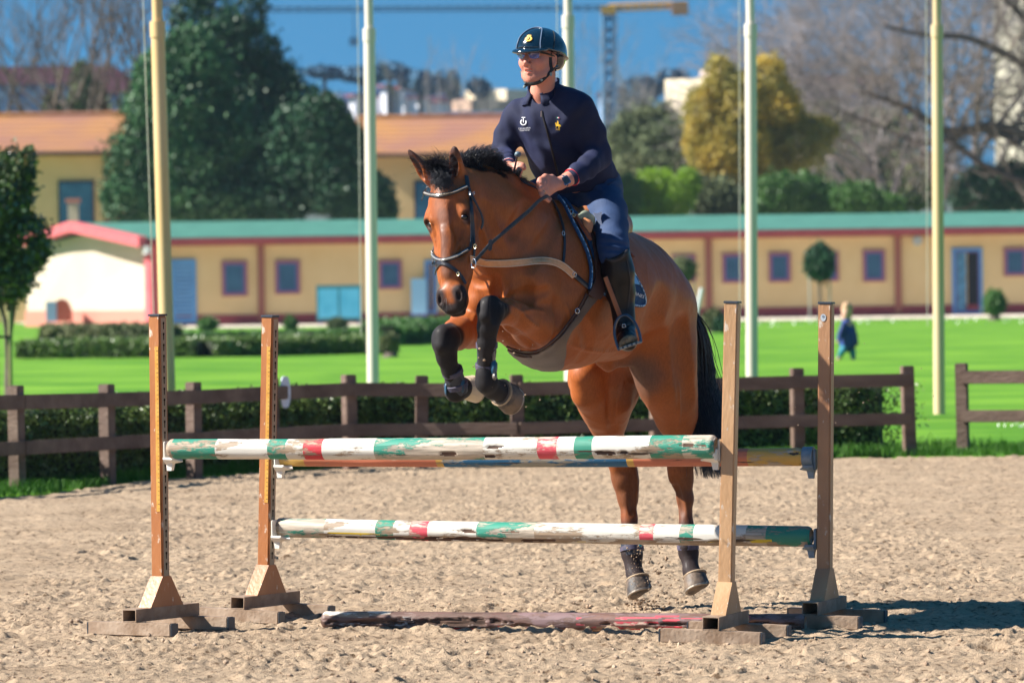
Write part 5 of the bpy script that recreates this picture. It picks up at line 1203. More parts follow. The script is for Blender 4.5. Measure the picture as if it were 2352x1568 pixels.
# hind leg, left (photo right)
C([(1508, 740, 24.82, .145), (1520, 800, 24.82, .143), (1532, 860, 24.84, .120), (1545, 910, 24.90, .095), (1556, 960, 24.98, .070), (1560, 1010, 25.06, .056)], .09)
C([(1536, 735, 24.92, .085), (1546, 800, 24.95, .088), (1556, 880, 24.98, .075), (1566, 960, 25.08, .040), (1572, 1020, 25.15, .032)], .05)
C([(1490, 830, 24.70, .075), (1520, 890, 24.80, .070), (1546, 960, 24.95, .050)], .09)
E(1562, 1075, 25.10, (.054, .07, .075), None, .03)
C([(1561, 1010, 25.08, .050), (1562, 1060, 25.10, .052), (1566, 1100, 25.12, .048), (1573, 1145, 25.12, .034), (1577, 1210, 25.10, .029), (1580, 1245, 25.08, .033)], .03)
C([(1546, 1072, 25.06, .028), (1548, 1100, 25.07, .026)], .03)
C([(1578, 1256, 25.07, .042), (1581, 1270, 25.08, .045), (1584, 1292, 25.06, .033), (1588, 1310, 25.04, .037), (1598, 1326, 25.02, .047)], .02)
# hind leg, right (photo left)
C([(1452, 770, 25.02, .16), (1400, 820, 25.05, .155), (1383, 870, 25.05, .150), (1390, 920, 25.08, .115), (1394, 960, 25.15, .085), (1397, 1005, 25.22, .066)], .06)
C([(1345, 860, 24.88, .078), (1352, 905, 24.92, .070), (1372, 960, 25.05, .05)], .05)
C([(1440, 860, 25.1, .09), (1430, 900, 25.15, .07), (1415, 960, 25.22, .045)], .05)
C([(1399, 1000, 25.24, .062), (1424, 1055, 25.30, .058), (1434, 1100, 25.32, .056), (1442, 1142, 25.32, .044), (1445, 1190, 25.30, .034), (1448, 1240, 25.27, .036)], .03)
C([(1448, 1080, 25.3, .032), (1455, 1125, 25.3, .025)], .03)
C([(1450, 1256, 25.26, .048), (1452, 1272, 25.26, .050), (1455, 1298, 25.24, .037), (1459, 1318, 25.22, .040), (1466, 1335, 25.20, .049)], .02)
# belly fold / sheath, dark
C([(1378, 832, 24.5, .020), (1396, 840, 24.5, .020), (1430, 828, 24.6, .025)], .04)
C([(1455, 806, 24.62, .055), (1488, 812, 24.68, .06)], .07)
# muscle grooves
def groove(pts, k=.03): 
    for i in range(len(pts)-1):
        a, b = pts[i], pts[i+1]; hf.cone(tuple(P(*a[:3])), tuple(P(*b[:3])), a[3], b[3], k, None, 'cut')
groove([(1139, 630, 23.40, .018), (1140, 670, 23.44, .024), (1142, 715, 23.50, .02)], .05)

# ---- head, in its own frame
yaw = rad(23); hn = Vector((-math.sin(yaw), -math.cos(yaw), -.10)).normalized()
hO = P(1014, 402, 23.34); hE = P(1031, 702, 23.14); hd = (hE-hO).normalized(); hx_ = hd.cross(hn).normalized()
if hx_.x < 0: hx_ = -hx_
hn = hx_.cross(hd).normalized(); hn = hn if hn.y < 0 else -hn
Rh = [np.array(hx_), np.array(hd), np.array(hn)]
def HP(x, y, z): return tuple(hO+hx_*x+hd*y+hn*z)
def hc(pts, k=.02, flat=None, mode='add'):
    for i in range(len(pts)-1):
        a, b = pts[i], pts[i+1]; hf.cone(HP(*a[:3]), HP(*b[:3]), a[3], b[3], k, flat, mode)
def he(p, r, k=.02, mode='add', R=None): hf.ell(HP(*p), r, R if R is not None else Rh, k, mode)
he((0, .085, -.075), (.088, .11, .095), .04)
he((0, .17, -.075), (.098, .13, .085), .04)
hc([(0, .12, -.065, .072), (0, .30, -.055, .060), (0, .42, -.052, .050), (0, .52, -.052, .046)], .04, (Rh[0], .95))
hc([(0, .28, -.02, .036), (0, .46, -.016, .030)], .03)
for s in (-1, 1):
    hc([(s*.060, .20, -.10, .048), (s*.052, .33, -.10, .040), (s*.040, .47, -.075, .036)], .035)     # face side
    he((s*.050, .24, -.175), (.042, .12, .085), .05)                                            # jowl
    hc([(s*.078, .160, -.045, .030), (s*.086, .185, -.050, .028), (s*.078, .245, -.070, .022)], .025)      # brow
    hc([(s*.082, .25, -.075, .012), (s*.062, .40, -.068, .010)], .02)           # facial crest
    he((s*.040, .565, -.040), (.030, .045, .034), .025)                                         # nostril wing
    hc([(s*.042, .54, -.02, .016), (s*.05, .575, -.03, .014), (s*.046, .60, -.055, .014)], .012)
    he((s*.047, .576, -.006), (.013, .027, .024), .006, 'cut')                                 # nostril
    he((s*.072, .30, -.018), (.02, .08, .022), .03, 'cut')
    he((s*.099, .206, -.026), (.016, .020, .018), .008, 'cut')                        # socket
hc([(0, .54, -.055, .048), (0, .595, -.065, .040)], .03)
hc([(0, .28, -.195, .052), (0, .42, -.150, .038), (0, .56, -.115, .030), (0, .600, -.105, .026)], .04)
hc([(-.022, .618, -.050, .018), (.022, .618, -.050, .018)], .02)
hc([(-.020, .622, -.09, .018), (.020, .622, -.09, .018)], .015)
he((0, .645, -.078), (.05, .012, .012), .006, 'cut')
# ears: cupped leaf shapes
EARS = []
def ear(base, tip, opening, w_):
    b_, t_ = Vector(base), Vector(tip); d = (t_-b_).normalized(); o_ = Vector(opening); o_ = (o_-d*o_.dot(d)).normalized(); s_ = d.cross(o_).normalized()
    L = (t_-b_).length; R = [np.array(s_), np.array(d), np.array(o_)]
    c = b_+d*L*.42
    hf.ell(tuple(c), (w_, L*.56, w_*.62), R, .02)
    hf.cone(tuple(b_+d*L*.6), tuple(b_+d*L*.99), w_*.62, .009, .02, (np.array(o_), 1.3))
    hf.cone(tuple(b_-d*.02), tuple(b_+d*L*.3), w_*.62, w_*.8, .03)
    hf.ell(tuple(b_+d*L*.50+o_*w_*.66), (w_*.70, L*.38, w_*.72), R, .006, 'cut')
    EARS.append((b_, t_, c, o_, w_, L, R))
ear(P(1051, 412, 23.38), P(1044, 341, 23.30), HP(0, 0, 1)-np.array(HP(.3, 0, 0)) if False else Vector(hn*.95+hx_*-.05), .036)
ear(P(990, 414, 23.43), P(939, 346, 23.38), Vector(hn*.8-hx_*.45), .035)
def carve(xy, r_, dep, Ys=22.9, k=.02):
    q = resample(xy, 6); p = shoot(hf, q, Ys); n_ = hf.grad(p); m_ = len(p)
    for i in range(m_-1):
        e0 = math.sin(math.pi*min(1, max(0, i/(m_-1))))**.5; e1 = math.sin(math.pi*(i+1)/(m_-1))**.5 if i+1 < m_-1 else 0
        a = p[i]+n_[i]*(r_-dep*e0); b = p[i+1]+n_[i+1]*(r_-dep*e1)
        if np.linalg.norm(a-b) > .08: continue
        hf.cone(a, b, r_, r_, k, None, 'cut')
carve([(1139, 636), (1140, 670), (1141, 700), (1140, 738)], .020, .022)
carve([(1152, 690), (1180, 686), (1215, 682), (1262, 668)], .022, .012, 23.0)
carve([(1276, 690), (1281, 735), (1272, 780), (1250, 806)], .030, .010, 23.0)
carve([(1158, 746), (1190, 768), (1225, 793), (1246, 804)], .014, .010, 23.0)
carve([(1198, 640), (1210, 662), (1204, 684)], .035, .006, 22.9, .03); carve([(1082, 640), (1102, 652), (1122, 640)], .02, .008)
carve([(1282, 500), (1262, 540), (1232, 580), (1205, 622)], .05, .010); carve([(1104, 535), (1112, 562), (1124, 586)], .018, .010); carve([(1112, 470), (1128, 520), (1150, 575)], .04, .007)
carve([(1214, 470), (1190, 500), (1168, 545)], .05, .006)
carve([(1520, 690), (1502, 740), (1490, 800), (1496, 850)], .12, .010, 23.5, .06); carve([(1562, 740), (1566, 800), (1572, 860), (1580, 930)], .06, .006, 23.5, .04)
carve([(1400, 900), (1404, 950), (1410, 990)], .02, .006, 23.5)
carve([(1340, 740), (1350, 790), (1335, 825)], .05, .006, 23.3); carve([(1548, 1100), (1560, 1140), (1568, 1180)], .010, .004, 24.2); carve([(1452, 1090), (1452, 1130), (1452, 1180)], .012, .004, 24.2)
carve([(1000, 515), (1003, 545), (1007, 585)], .022, .005, 22.8); carve([(1060, 530), (1056, 560), (1048, 590)], .03, .005, 22.8); carve([(1040, 470), (1046, 500), (1044, 530)], .02, .004, 22.8)
def vein(xy, r_=.005, Ys=23.0, k=.012):
    q = resample(xy, 6); p = shoot(hf, q, Ys, -.0015); m_ = len(p)
    for i in range(m_-1):
        if np.linalg.norm(p[i]-p[i+1]) < .06: hf.cone(p[i], p[i+1], r_, r_, k)
vein([(1175, 704), (1196, 716), (1214, 736), (1236, 752)]); vein([(1196, 716), (1222, 712), (1246, 716)]); vein([(1290, 780), (1340, 800), (1400, 806), (1450, 790)], .006, 23.3)
vein([(1066, 532), (1062, 552), (1050, 570), (1042, 590)], .004, 22.8); vein([(1062, 552), (1068, 575)], .004, 22.8); vein([(1430, 880), (1418, 920), (1412, 970)], .006, 23.5); vein([(1555, 880), (1560, 930), (1556, 980)], .005, 23.5)
vein([(1100, 690), (1096, 712), (1084, 740)], .005, 23.0); vein([(1176, 660), (1160, 690), (1163, 712)], .005, 23.0); vein([(1300, 700), (1310, 740), (1296, 770)], .005, 23.2); vein([(990, 500), (996, 530), (1001, 560)], .004, 22.8)
hf.warp(lambda p: -.0042*n3(p, 9, 1)-.0016*n3(p, 24, 2)-.0028*np.maximum(1-5*np.abs(n3(p*np.array([1, 1, .6]), 9, 9)), 0)*np.clip(n3(p, 3, 10)+.2, 0, 1))
V, Fq = hf.mesh()
# coat colour patches: black legs, muzzle, ears
BAY = np.array([.33, .090, .019]); BLK = np.array([.011, .009, .011]); colr = np.tile(BAY, (len(V), 1))
def segd(V, a, b):
    a = np.array(a); b = np.array(b); ba = b-a; t = np.clip(((V-a)@ba)/(ba@ba), 0, 1); return np.linalg.norm(V-a-t[:, None]*ba, axis=1), t
def shade(pts, r0, r1, c, mx=1.0, nz=.012):
    global colr
    w_ = np.zeros(len(V))
    for i in range(len(pts)-1):
        d, t = segd(V, pts[i], pts[i+1]); d = d+nz*n3(V, 22, 4); w_ = np.maximum(w_, 1-np.clip((d-r0)/(r1-r0), 0, 1))
    w_ = (w_*w_*(3-2*w_)*mx)[:, None]; colr = colr*(1-w_)+np.array(c)*w_
up_ = np.clip((V[:, 2]-1.45)/.5, 0, 1)[:, None]
colr = colr*(1+.10*n3(V, 3.2, 5)[:, None]+.05*n3(V, 9, 6)[:, None])
rich = np.clip((V[:, 2:3]-.4)/1.2, 0, 1); colr = colr*(1-rich*.0)
pp_ = lambda *q: tuple(P(*q))
shade([pp_(1126, 710, 23.22), pp_(1118, 712, 23.18), pp_(1117, 790, 23.22), pp_(1116, 880, 23.27), pp_(1152, 905, 23.38)], .075, .105, BLK)
shade([pp_(1026, 776, 23.40), pp_(1018, 785, 23.36), pp_(1035, 850, 23.43), pp_(1046, 895, 23.49), pp_(1070, 890, 23.58)], .072, .10, BLK)
DKB = np.array([.13, .050, .022])
shade([pp_(1434, 1100, 25.32), pp_(1442, 1142, 25.32)], .06, .12, DKB, .75); shade([pp_(1566, 1100, 25.12), pp_(1573, 1145, 25.12)], .06, .12, DKB, .75)
shade([pp_(1446, 1235, 25.3), pp_(1450, 1255, 25.27), pp_(1466, 1335, 25.2)], .06, .15, BLK*1.6, .97)
shade([pp_(1577, 1235, 25.1), pp_(1580, 1255, 25.08), pp_(1598, 1326, 25.02)], .06, .15, BLK*1.6, .97)
# muzzle, nostrils, eye rims, ears, front of face
shade([HP(-.04, .625, -.04), HP(.04, .625, -.04)], .022, .045, BLK, .97, .004); shade([HP(-.03, .635, -.09), HP(.03, .635, -.09)], .04, .065, BLK, .97, .004)
for s in (-1, 1):
    shade([HP(s*.047, .555, -.02), HP(s*.05, .60, -.04)], .026, .05, BLK, .96, .003); shade([HP(s*.098, .194, -.036), HP(s*.094, .218, -.044)], .016, .034, BLK*1.4, .85, .002)
shade([HP(.004, .20, .012), HP(0, .46, .010)], .012, .042, np.array([.13, .048, .026]), .85, .01); shade([HP(.0, .14, 0), HP(0, .20, 0)], .03, .07, np.array([.2, .07, .035]), .5, .014); shade([HP(.0, .40, .0), HP(0, .5, 0)], .0, .03, np.array([.2, .08, .035]), .4, .006)
for (b_, t_, c, o_, w_, L, R) in EARS:
    shade([tuple(b_.lerp(t_, .8)), tuple(t_)], .012, .045, BLK*2, .85, .003); shade([tuple(c+o_*w_*.05-(t_-b_)*.2), tuple(c+o_*w_*.05+(t_-b_)*.3)], .016, .026, BLK*1.6, .85, .002)
# inner thigh and groin: dark skin plus own shadow painted in, paler flank
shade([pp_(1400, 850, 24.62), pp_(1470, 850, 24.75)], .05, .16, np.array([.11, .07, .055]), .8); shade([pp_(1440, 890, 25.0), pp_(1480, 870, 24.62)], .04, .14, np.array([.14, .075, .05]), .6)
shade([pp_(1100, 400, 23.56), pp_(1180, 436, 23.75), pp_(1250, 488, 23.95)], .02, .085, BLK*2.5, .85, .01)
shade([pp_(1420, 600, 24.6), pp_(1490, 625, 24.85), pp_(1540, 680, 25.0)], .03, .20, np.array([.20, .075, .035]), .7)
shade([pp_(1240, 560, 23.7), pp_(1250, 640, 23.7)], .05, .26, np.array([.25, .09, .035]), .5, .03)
def coat_mat():
    m = bpy.data.materials.new('bay horse coat'); m.use_nodes = True; t = m.node_tree; b = t.nodes['Principled BSDF']
    b.inputs['Roughness'].default_value = .52; b.inputs['Specular IOR Level'].default_value = .30; b.inputs['Sheen Weight'].default_value = .03; b.inputs['Sheen Roughness'].default_value = .35
    b.inputs['Sheen Tint'].default_value = (.9, .75, .7, 1); b.inputs['Coat Weight'].default_value = .05; b.inputs['Coat Roughness'].default_value = .28
    a = t.nodes.new('ShaderNodeAttribute'); a.attribute_name = 'col'; tc = t.nodes.new('ShaderNodeTexCoord')
    mp = t.nodes.new('ShaderNodeMapping'); mp.inputs['Scale'].default_value = (1, 1, .25); t.links.new(tc.outputs['Object'], mp.inputs[0])
    n = t.nodes.new('ShaderNodeTexNoise'); n.inputs['Scale'].default_value = 150; n.inputs['Detail'].default_value = 3; t.links.new(mp.outputs[0], n.inputs['Vector'])
    r_ = t.nodes.new('ShaderNodeValToRGB'); r_.color_ramp.elements[0].position = .3; r_.color_ramp.elements[1].position = .7; r_.color_ramp.elements[0].color = (.80, .76, .72, 1); r_.color_ramp.elements[1].color = (1.1, 1.1, 1.1, 1); t.links.new(n.outputs['Fac'], r_.inputs[0])
    mx = t.nodes.new('ShaderNodeMix'); mx.data_type = 'RGBA'; mx.blend_type = 'MULTIPLY'; mx.inputs['Factor'].default_value = 1; t.links.new(a.outputs['Color'], mx.inputs['A']); t.links.new(r_.outputs[0], mx.inputs['B']); t.links.new(mx.outputs['Result'], b.inputs['Base Color'])
    bw = t.nodes.new('ShaderNodeRGBToBW'); mr0 = t.nodes.new('ShaderNodeMapRange'); t.links.new(a.outputs['Color'], bw.inputs[0]); t.links.new(bw.outputs[0], mr0.inputs['Value'])
    mr0.inputs['From Min'].default_value = .015; mr0.inputs['From Max'].default_value = .10; mr0.inputs['To Min'].default_value = .74; mr0.inputs['To Max'].default_value = .50; t.links.new(mr0.outputs[0], b.inputs['Roughness'])
    # veins and fine hair relief
    n2 = t.nodes.new('ShaderNodeTexNoise'); n2.inputs['Scale'].default_value = 7; n2.inputs['Detail'].default_value = 2; n2.inputs['Distortion'].default_value = 1.2; t.links.new(tc.outputs['Object'], n2.inputs['Vector'])
    mr = t.nodes.new('ShaderNodeValToRGB'); e = mr.color_ramp.elements; e[0].position = .47; e[1].position = .53; e[0].color = (0, 0, 0, 1); e[1].color = (0, 0, 0, 1); q = e.new(.5); q.color = (1, 1, 1, 1); t.links.new(n2.outputs['Fac'], mr.inputs[0])
    bp = t.nodes.new('ShaderNodeBump'); bp.inputs['Strength'].default_value = .10; bp.inputs['Distance'].default_value = .004; t.links.new(mr.outputs[0], bp.inputs['Height'])
    b2 = t.nodes.new('ShaderNodeBump'); b2.inputs['Strength'].default_value = .18; b2.inputs['Distance'].default_value = .0015; t.links.new(n.outputs['Fac'], b2.inputs['Height']); t.links.new(bp.outputs[0], b2.inputs['Normal']); t.links.new(b2.outputs[0], b.inputs['Normal'])
    return m
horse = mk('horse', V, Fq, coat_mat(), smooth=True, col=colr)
tag(horse, 'bay horse with black mane and lower legs leaping over the poles', 'horse')
print('horse verts', len(V))
# eyes
EYEM = mat('dark horse eye', (.012, .008, .006), rough=.12, spec=.5, coat=.3)
for s in (-1, 1):
    b = MB(); c = Vector(HP(s*.081, .205, -.040)); bm = bmesh.new(); bmesh.ops.create_uvsphere(bm, u_segments=16, v_segments=10, radius=.0190); bm.verts.index_update()
    b.add([Vector((q.co.x, q.co.y, q.co.z*.80))+c for q in bm.verts], [[q.index for q in f.verts] for f in bm.faces]); bm.free(); b.build('eye', EYEM, horse, smooth=True)
# whiskers
# hooves
HOOFD = mat('dark muddy hoof', (.035, .030, .030), (.17, .115, .075), nscale=9, rough=.6, bump=.3, bscale=60, fac=(.42, .6)); HOOFL = mat('pale cream hoof', (.62, .52, .38), (.35, .27, .18), nscale=9, rough=.4, bump=.5, bscale=60, fac=(.5, .75))
def hoof(c0, c1, r0, r1, toe, m, shoe=True):
    """c0 coronet centre, c1 sole centre"""
    a = Vector(c0); d = (Vector(c1)-a); L = d.length; d.normalize(); toe = Vector(toe); fr = (toe-d*toe.dot(d)).normalized(); sd = d.cross(fr)
    b = MB(); n = 24; vs = []
    for (u, rr, sh) in ((-.14, .86, -.02), (0, 1, 0), (.35, 1.06, .20), (.7, 1.12, .42), (1.0, 1.14, .62), (1.08, 1.0, .55), (1.12, .80, .4)):
        r_ = r0*rr if u < .01 else (r0+(r1-r0)*u if u <= 1 else r1*rr)
        for k in range(n):
            an = 2*math.pi*k/n; fx = math.cos(an); hl = .92 if fx < -.2 else 1.08
            vs.append(a+d*(L*u*(1.0 if fx > -.3 else .80))+fr*(fx*r_*hl+sh*.013)+sd*(math.sin(an)*r_*.95))
    fs = [[i*n+k, i*n+(k+1) % n, (i+1)*n+(k+1) % n, (i+1)*n+k] for i in range(6) for k in range(n)]
    fs += [list(range(n))[::-1], [6*n+k for k in range(n)]]
    b.add(vs, fs); o = b.build('hoof', m, horse, smooth=True)
    if m is HOOFD:
        b = MB(); b.tube([a+d*(L*.02)+fr*(math.cos(t)*r0*1.0)+sd*(math.sin(t)*r0*.96) for t in np.linspace(0, 2*math.pi, 25)], .0065, n=6, cap=False); b.build('coronet_band', mat('muddy coronet', (.42, .31, .20), (.26, .18, .11), nscale=20, rough=.8) if 'muddy coronet' not in bpy.data.materials else bpy.data.materials['muddy coronet'], o, smooth=True)
    if shoe:
        b = MB(); pts = []
        for k in range(19):
            an = rad(-140+280*k/18); fx = math.cos(an); pts.append(a+d*(L*(1.08 if fx > -.3 else .88))+fr*(fx*r1*(.92 if fx < -.2 else 1.02)*.92+.011)+sd*(math.sin(an)*r1*.88))
        b.tube(pts, .007, n=6); b.build('horseshoe', mat('worn steel shoe', (.35, .3, .25), metal=.8, rough=.5) if 'worn steel shoe' not in bpy.data.materials else bpy.data.materials['worn steel shoe'], o)
    return o
hoof(P(1596, 1320, 25.03), P(1606, 1350, 25.0), .054, .064, Vector((-.15, -.25, -1))+Vector((.1, -.6, 0)), HOOFD)
hoof(P(1464, 1328, 25.21), P(1474, 1360, 25.18), .055, .065, Vector((-.1, -.8, -1)), HOOFD)
hoof(P(1150, 901, 23.37), P(1172, 911, 23.43), .058, .070, Vector((.35, -.2, -1)), HOOFD)
hoof(P(1064, 889, 23.57), P(1088, 887, 23.62), .052, .063, Vector((.1, -.35, -1)), HOOFL)
# dark coronet cuffs are part of the coat; brushing boots
BOOT = mat('black neoprene boot', (.018, .022, .035), (.035, .04, .06), nscale=14, rough=.45, bump=.3, bscale=90); BOOTG = mat('grey plastic boot shell', (.22, .20, .18), (.12, .10, .09), nscale=25, rough=.4); BOOTB = mat('blue plastic boot shell', (.012, .045, .09), (.02, .09, .16), nscale=20, rough=.35); STR = mat('navy elastic strap', (.035, .042, .085), (.10, .075, .11), nscale=60, rough=.6)
SIL = mat('silver metal', (.6, .6, .62), rough=.25, metal=1)
def boot(pts, wid, side, straps, shell=None, sh_m=None):
    b = MB(); P3 = [P(*q) for q in pts]; b.tube(P3, wid, n=18); o = b.build('leg_boot', BOOT, horse, smooth=True)
    for u, r_ in straps:
        i = min(int(u*(len(P3)-1)), len(P3)-2); f = u*(len(P3)-1)-i; c = P3[i].lerp(P3[i+1], f); d = (P3[i+1]-P3[i]).normalized()
        b = MB(); b.tube([c-d*.012, c-d*.010, c+d*.010, c+d*.012], [r_+.001, r_+.004, r_+.004, r_+.001], n=18); b.build('strap', STR, o, smooth=True)
    if shell:
        for (x, y, Y, rx, ry, m) in shell:
            c = P(x, y, Y); b = MB(); bm = bmesh.new(); bmesh.ops.create_uvsphere(bm, u_segments=16, v_segments=10, radius=1); bm.verts.index_update()
            b.add([Vector((q.co.x*rx, q.co.y*.030, q.co.z*ry))+c+Vector((-rx*.35, .018, 0)) for q in bm.verts], [[q.index for q in f.verts] for f in bm.faces]); bm.free(); b.build('shell', m, o, smooth=True)
    return o
boot([(1118, 786, 23.23), (1118, 806, 23.24), (1117, 826, 23.26), (1117, 842, 23.27), (1117, 862, 23.28)], [.043, .044, .041, .045, .049], 1, [(.08, .0455), (.72, .0465)], [(1135, 806, 23.22, .011, .058, BOOTG), (1137, 844, 23.22, .016, .040, BOOTB), (1138, 864, 23.215, .012, .018, BOOTG)])
boot([(1037, 846, 23.43), (1042, 862, 23.45), (1046, 878, 23.47), (1049, 890, 23.48), (1052, 902, 23.49)], [.042, .044, .047, .050, .045], 1, [(.1, .0455), (.62, .0505)], [(1064, 884, 23.44, .014, .040, BOOTB), (1026, 892, 23.45, .008, .032, BOOTB)])
boot([(1448, 1216, 25.28), (1449, 1235, 25.27), (1451, 1255, 25.26), (1453, 1276, 25.25)], [.044, .049, .054, .048], 1, [(.2, .049), (.75, .055)], [(1472, 1240, 25.22, .014, .05, mat('turquoise boot edge', (.02, .30, .42), rough=.4))])
boot([(1578, 1216, 25.10), (1579, 1235, 25.09), (1580, 1254, 25.08), (1581, 1268, 25.08)], [.038, .043, .048, .045], 1, [(.25, .044), (.72, .049)])

# ---- mane, forelock, tail
HAIR = mat('black mane hair', (.010, .010, .014), (.025, .025, .038), nscale=30, rough=.42, spec=.5)
def strands(name, roots, gen, n, k, r0, m, parent, seed=0):
    rn = np.random.default_rng(seed); A = []; R = []
    for i in range(n):
        p = gen(rn, i, n); A.append(resample(p, 1e9) if False else p); R.append(np.linspace(r0, r0*.25, k)*rn.uniform(.7, 1.3))
    v, f = tubes_np(A, R, 3); return mk(name, v, f, m, parent)
def curve3(a, b, c, d, k):
    t = np.linspace(0, 1, k)[:, None]; a, b, c, d = [np.array(q, dtype=float) for q in (a, b, c, d)]
    return a*(1-t)**3+3*b*t*(1-t)**2+3*c*t*t*(1-t)+d*t**3
crest = resample([(1022, 392, 23.40), (1045, 386, 23.44), (1072, 384, 23.5), (1100, 384, 23.55), (1130, 390, 23.62), (1165, 405, 23.72), (1200, 428, 23.82), (1240, 458, 23.92)], 1.0)
def mane_gen(rn, i, n):
    u = rn.random()**.85; q = crest[int(u*(len(crest)-1))]; x, y, Y = q[0]+rn.normal(0, 1.2), q[1]+rn.normal(4, 3), q[2]+rn.normal(0, .025)
    a = P(x, y, Y)
    # height of the flying mane in picture units
    hgt = np.interp(x, [1015, 1050, 1080, 1110, 1125, 1140, 1175, 1240], [24, 36, 56, 58, 44, 26, 18, 12])*rn.uniform(.55, 1.0); wnd = np.interp(x, [1015, 1060, 1090, 1120, 1160, 1240], [-6, 6, 18, 26, 12, 8])
    b_ = P(x-2, y-hgt*.5, Y+rn.normal(0, .02)); c_ = P(x+wnd*.4+rn.normal(0, 3), y-hgt*.95, Y+rn.normal(0, .03)); d_ = P(x+wnd*1.2+rn.normal(0, 2.5)+5*math.sin(x*.55), y-hgt*1.0+rn.normal(0, 2)+abs(wnd)*.2+3*math.sin(x*.9), Y+rn.normal(0, .04))
    return curve3(a, b_, c_, d_, 8)
strands('mane', None, mane_gen, 4600, 8, .0014, HAIR, horse, 1)
def mane2(rn, i, n):     # hair lying down the near side of the crest
    u = rn.random(); q = crest[int((.12+.88*u)*(len(crest)-1))]; x, y, Y = q[0]+rn.normal(0, 2), q[1]+rn.normal(0, 2), q[2]
    a = P(x, y, Y); L = 18*rn.uniform(.3, 1)*(1-u*.35)
    return curve3(a, P(x+2, y+L*.2, Y-.05), P(x+4, y+L*.6, Y-.075), P(x+7+rn.normal(0, 2), y+L, Y-.085), 8)
strands('mane_underside', None, mane2, 3000, 8, .0014, HAIR, horse, 2)
def fore(rn, i, n):
    bx, by = rn.normal(1014, 11), rn.normal(402, 7); a = P(bx, by, 23.33+rn.normal(0, .02)); up = rn.random() < .55
    if up: return curve3(a, P(bx-3, by-14, 23.32), P(bx+rn.normal(-10, 14), by-28+rn.normal(0, 5), 23.3), P(bx+rn.normal(-16, 22), by-32+rn.normal(2, 9), 23.28+rn.normal(0, .03)), 8)
    tx_ = rn.normal(1014, 17); return curve3(a, P(bx, by-6, 23.27), P((bx+tx_)/2, by+8, 23.22), P(tx_, by+rn.uniform(14, 40), 23.235), 8)
strands('forelock', None, fore, 1300, 8, .0013, HAIR, horse, 3)
def tail_gen(rn, i, n):
    w_ = rn.normal(0, 1); v_ = rn.normal(0, 1); L = rn.uniform(.62, 1.0)
    x0, y0 = 1562+rn.uniform(-6, 8), 684+rn.uniform(-8, 26)
    path = np.array([(x0, y0, 25.06), (1590, 735, 25.12), (1607, 800, 25.16), (1611, 870, 25.2), (1613, 950, 25.22), (1620, 1030, 25.22), (1634, 1100, 25.2)])
    spread = np.array([0, 9, 12, 14, 18, 25, 30])
    path[:, 0] += spread*w_*.62+np.array([0, 2, 4, 4, 2, 4, 6])*abs(v_)*.2; path[:, 2] += spread*v_*.0035
    cl = int(abs(w_)*4+v_*2) % 9; path[:, 0] += np.array([0, 1, 3, 5, 7, 9, 10])*math.sin(cl*1.7)*.9; path[2:, 0] += 4*np.sin(np.arange(5)*1.3+cl*1.1)*np.array([.3, .6, .9, 1.2, 1.5]); path[3:, 0] += rn.normal(0, 3.5, 4); path[:, 1] = y0+(path[:, 1]-y0)*L; t = np.linspace(0, len(path)-1, 12)
    q = np.stack([np.interp(t, range(len(path)), path[:, k]) for k in range(3)], 1)
    q[1:-1] = (q[:-2]+2*q[1:-1]+q[2:])/4; return [tuple(P(*r_)) for r_ in q]
strands('tail', None, tail_gen, 3000, 12, .0024, HAIR, horse, 4)
def tail_fly(rn, i, n):
    y0 = rn.uniform(730, 1000); x0 = np.interp(y0, [730, 800, 900, 1000], [1596, 1612, 1618, 1630]); d = rn.uniform(10, 34)
    return curve3(P(x0, y0, 25.18), P(x0+d*.4, y0+10, 25.2), P(x0+d*.8, y0+40, 25.2), P(x0+d+rn.normal(0, 6), y0+rn.uniform(50, 110), 25.2), 12)
strands('tail_wisps', None, tail_fly, 420, 12, .0013, HAIR, horse, 5)
def whisk(rn, i, n):
    x, y = rn.uniform(1004, 1040), rn.uniform(680, 712); a = P(x, y, 23.1); dx = rn.uniform(-16, -2) if x < 1025 else rn.uniform(-6, 8)
    return curve3(a, P(x+dx*.3, y+4, 23.08), P(x+dx*.7, y+9, 23.07), P(x+dx, y+rn.uniform(8, 18), 23.06), 6)
strands('whiskers', None, whisk, 16, 6, .0004, mat('grey whiskers', (.15, .15, .15)), horse, 6)

# ---- bridle
LEA = mat('black bridle leather', (.014, .013, .018), (.03, .028, .035), nscale=40, rough=.32, spec=.6, bump=.2, bscale=120); RHI = mat('row of rhinestones', (.75, .74, .7), (.45, .42, .36), nscale=160, rough=.15, metal=.6); BRASS = mat('pale brass', (.75, .6, .35), rough=.25, metal=1)
brd = empty('bridle', (0, 0, 0)); brd.parent = horse
def S_(xy, w_, th=.0032, Ys=22.9, off=.003, mb=None, mi=0, name='x', **k): return strap(name, hf, xy, Ys, w_, th, LEA, brd, off, mb=mb, mi=mi, **k)
S_([(1075, 424), (1079, 440), (1081, 470), (1083, 510), (1083, 545), (1080, 572)], .013, name='cheekpiece')
S_([(1079, 440), (1084, 480), (1087, 520), (1089, 560), (1089, 580), (1087, 598)], .013, name='noseband_strap')
S_([(983, 428), (975, 442), (970, 460)], .013, name='cheekpiece')
S_([(1071, 404), (1074, 424)], .02, name='headpiece')
S_([(1078, 440), (1090, 462), (1102, 486), (1109, 506), (1107, 520), (1104, 526)], .013, off=.012, name='throatlash')
b = MB(); pb, nb_ = S_([(973, 441), (982, 446), (1000, 449), (1018, 448), (1045, 441), (1062, 433), (1076, 427)], .019, .006, mb=b); b.build('browband', LEA, brd, smooth=True)
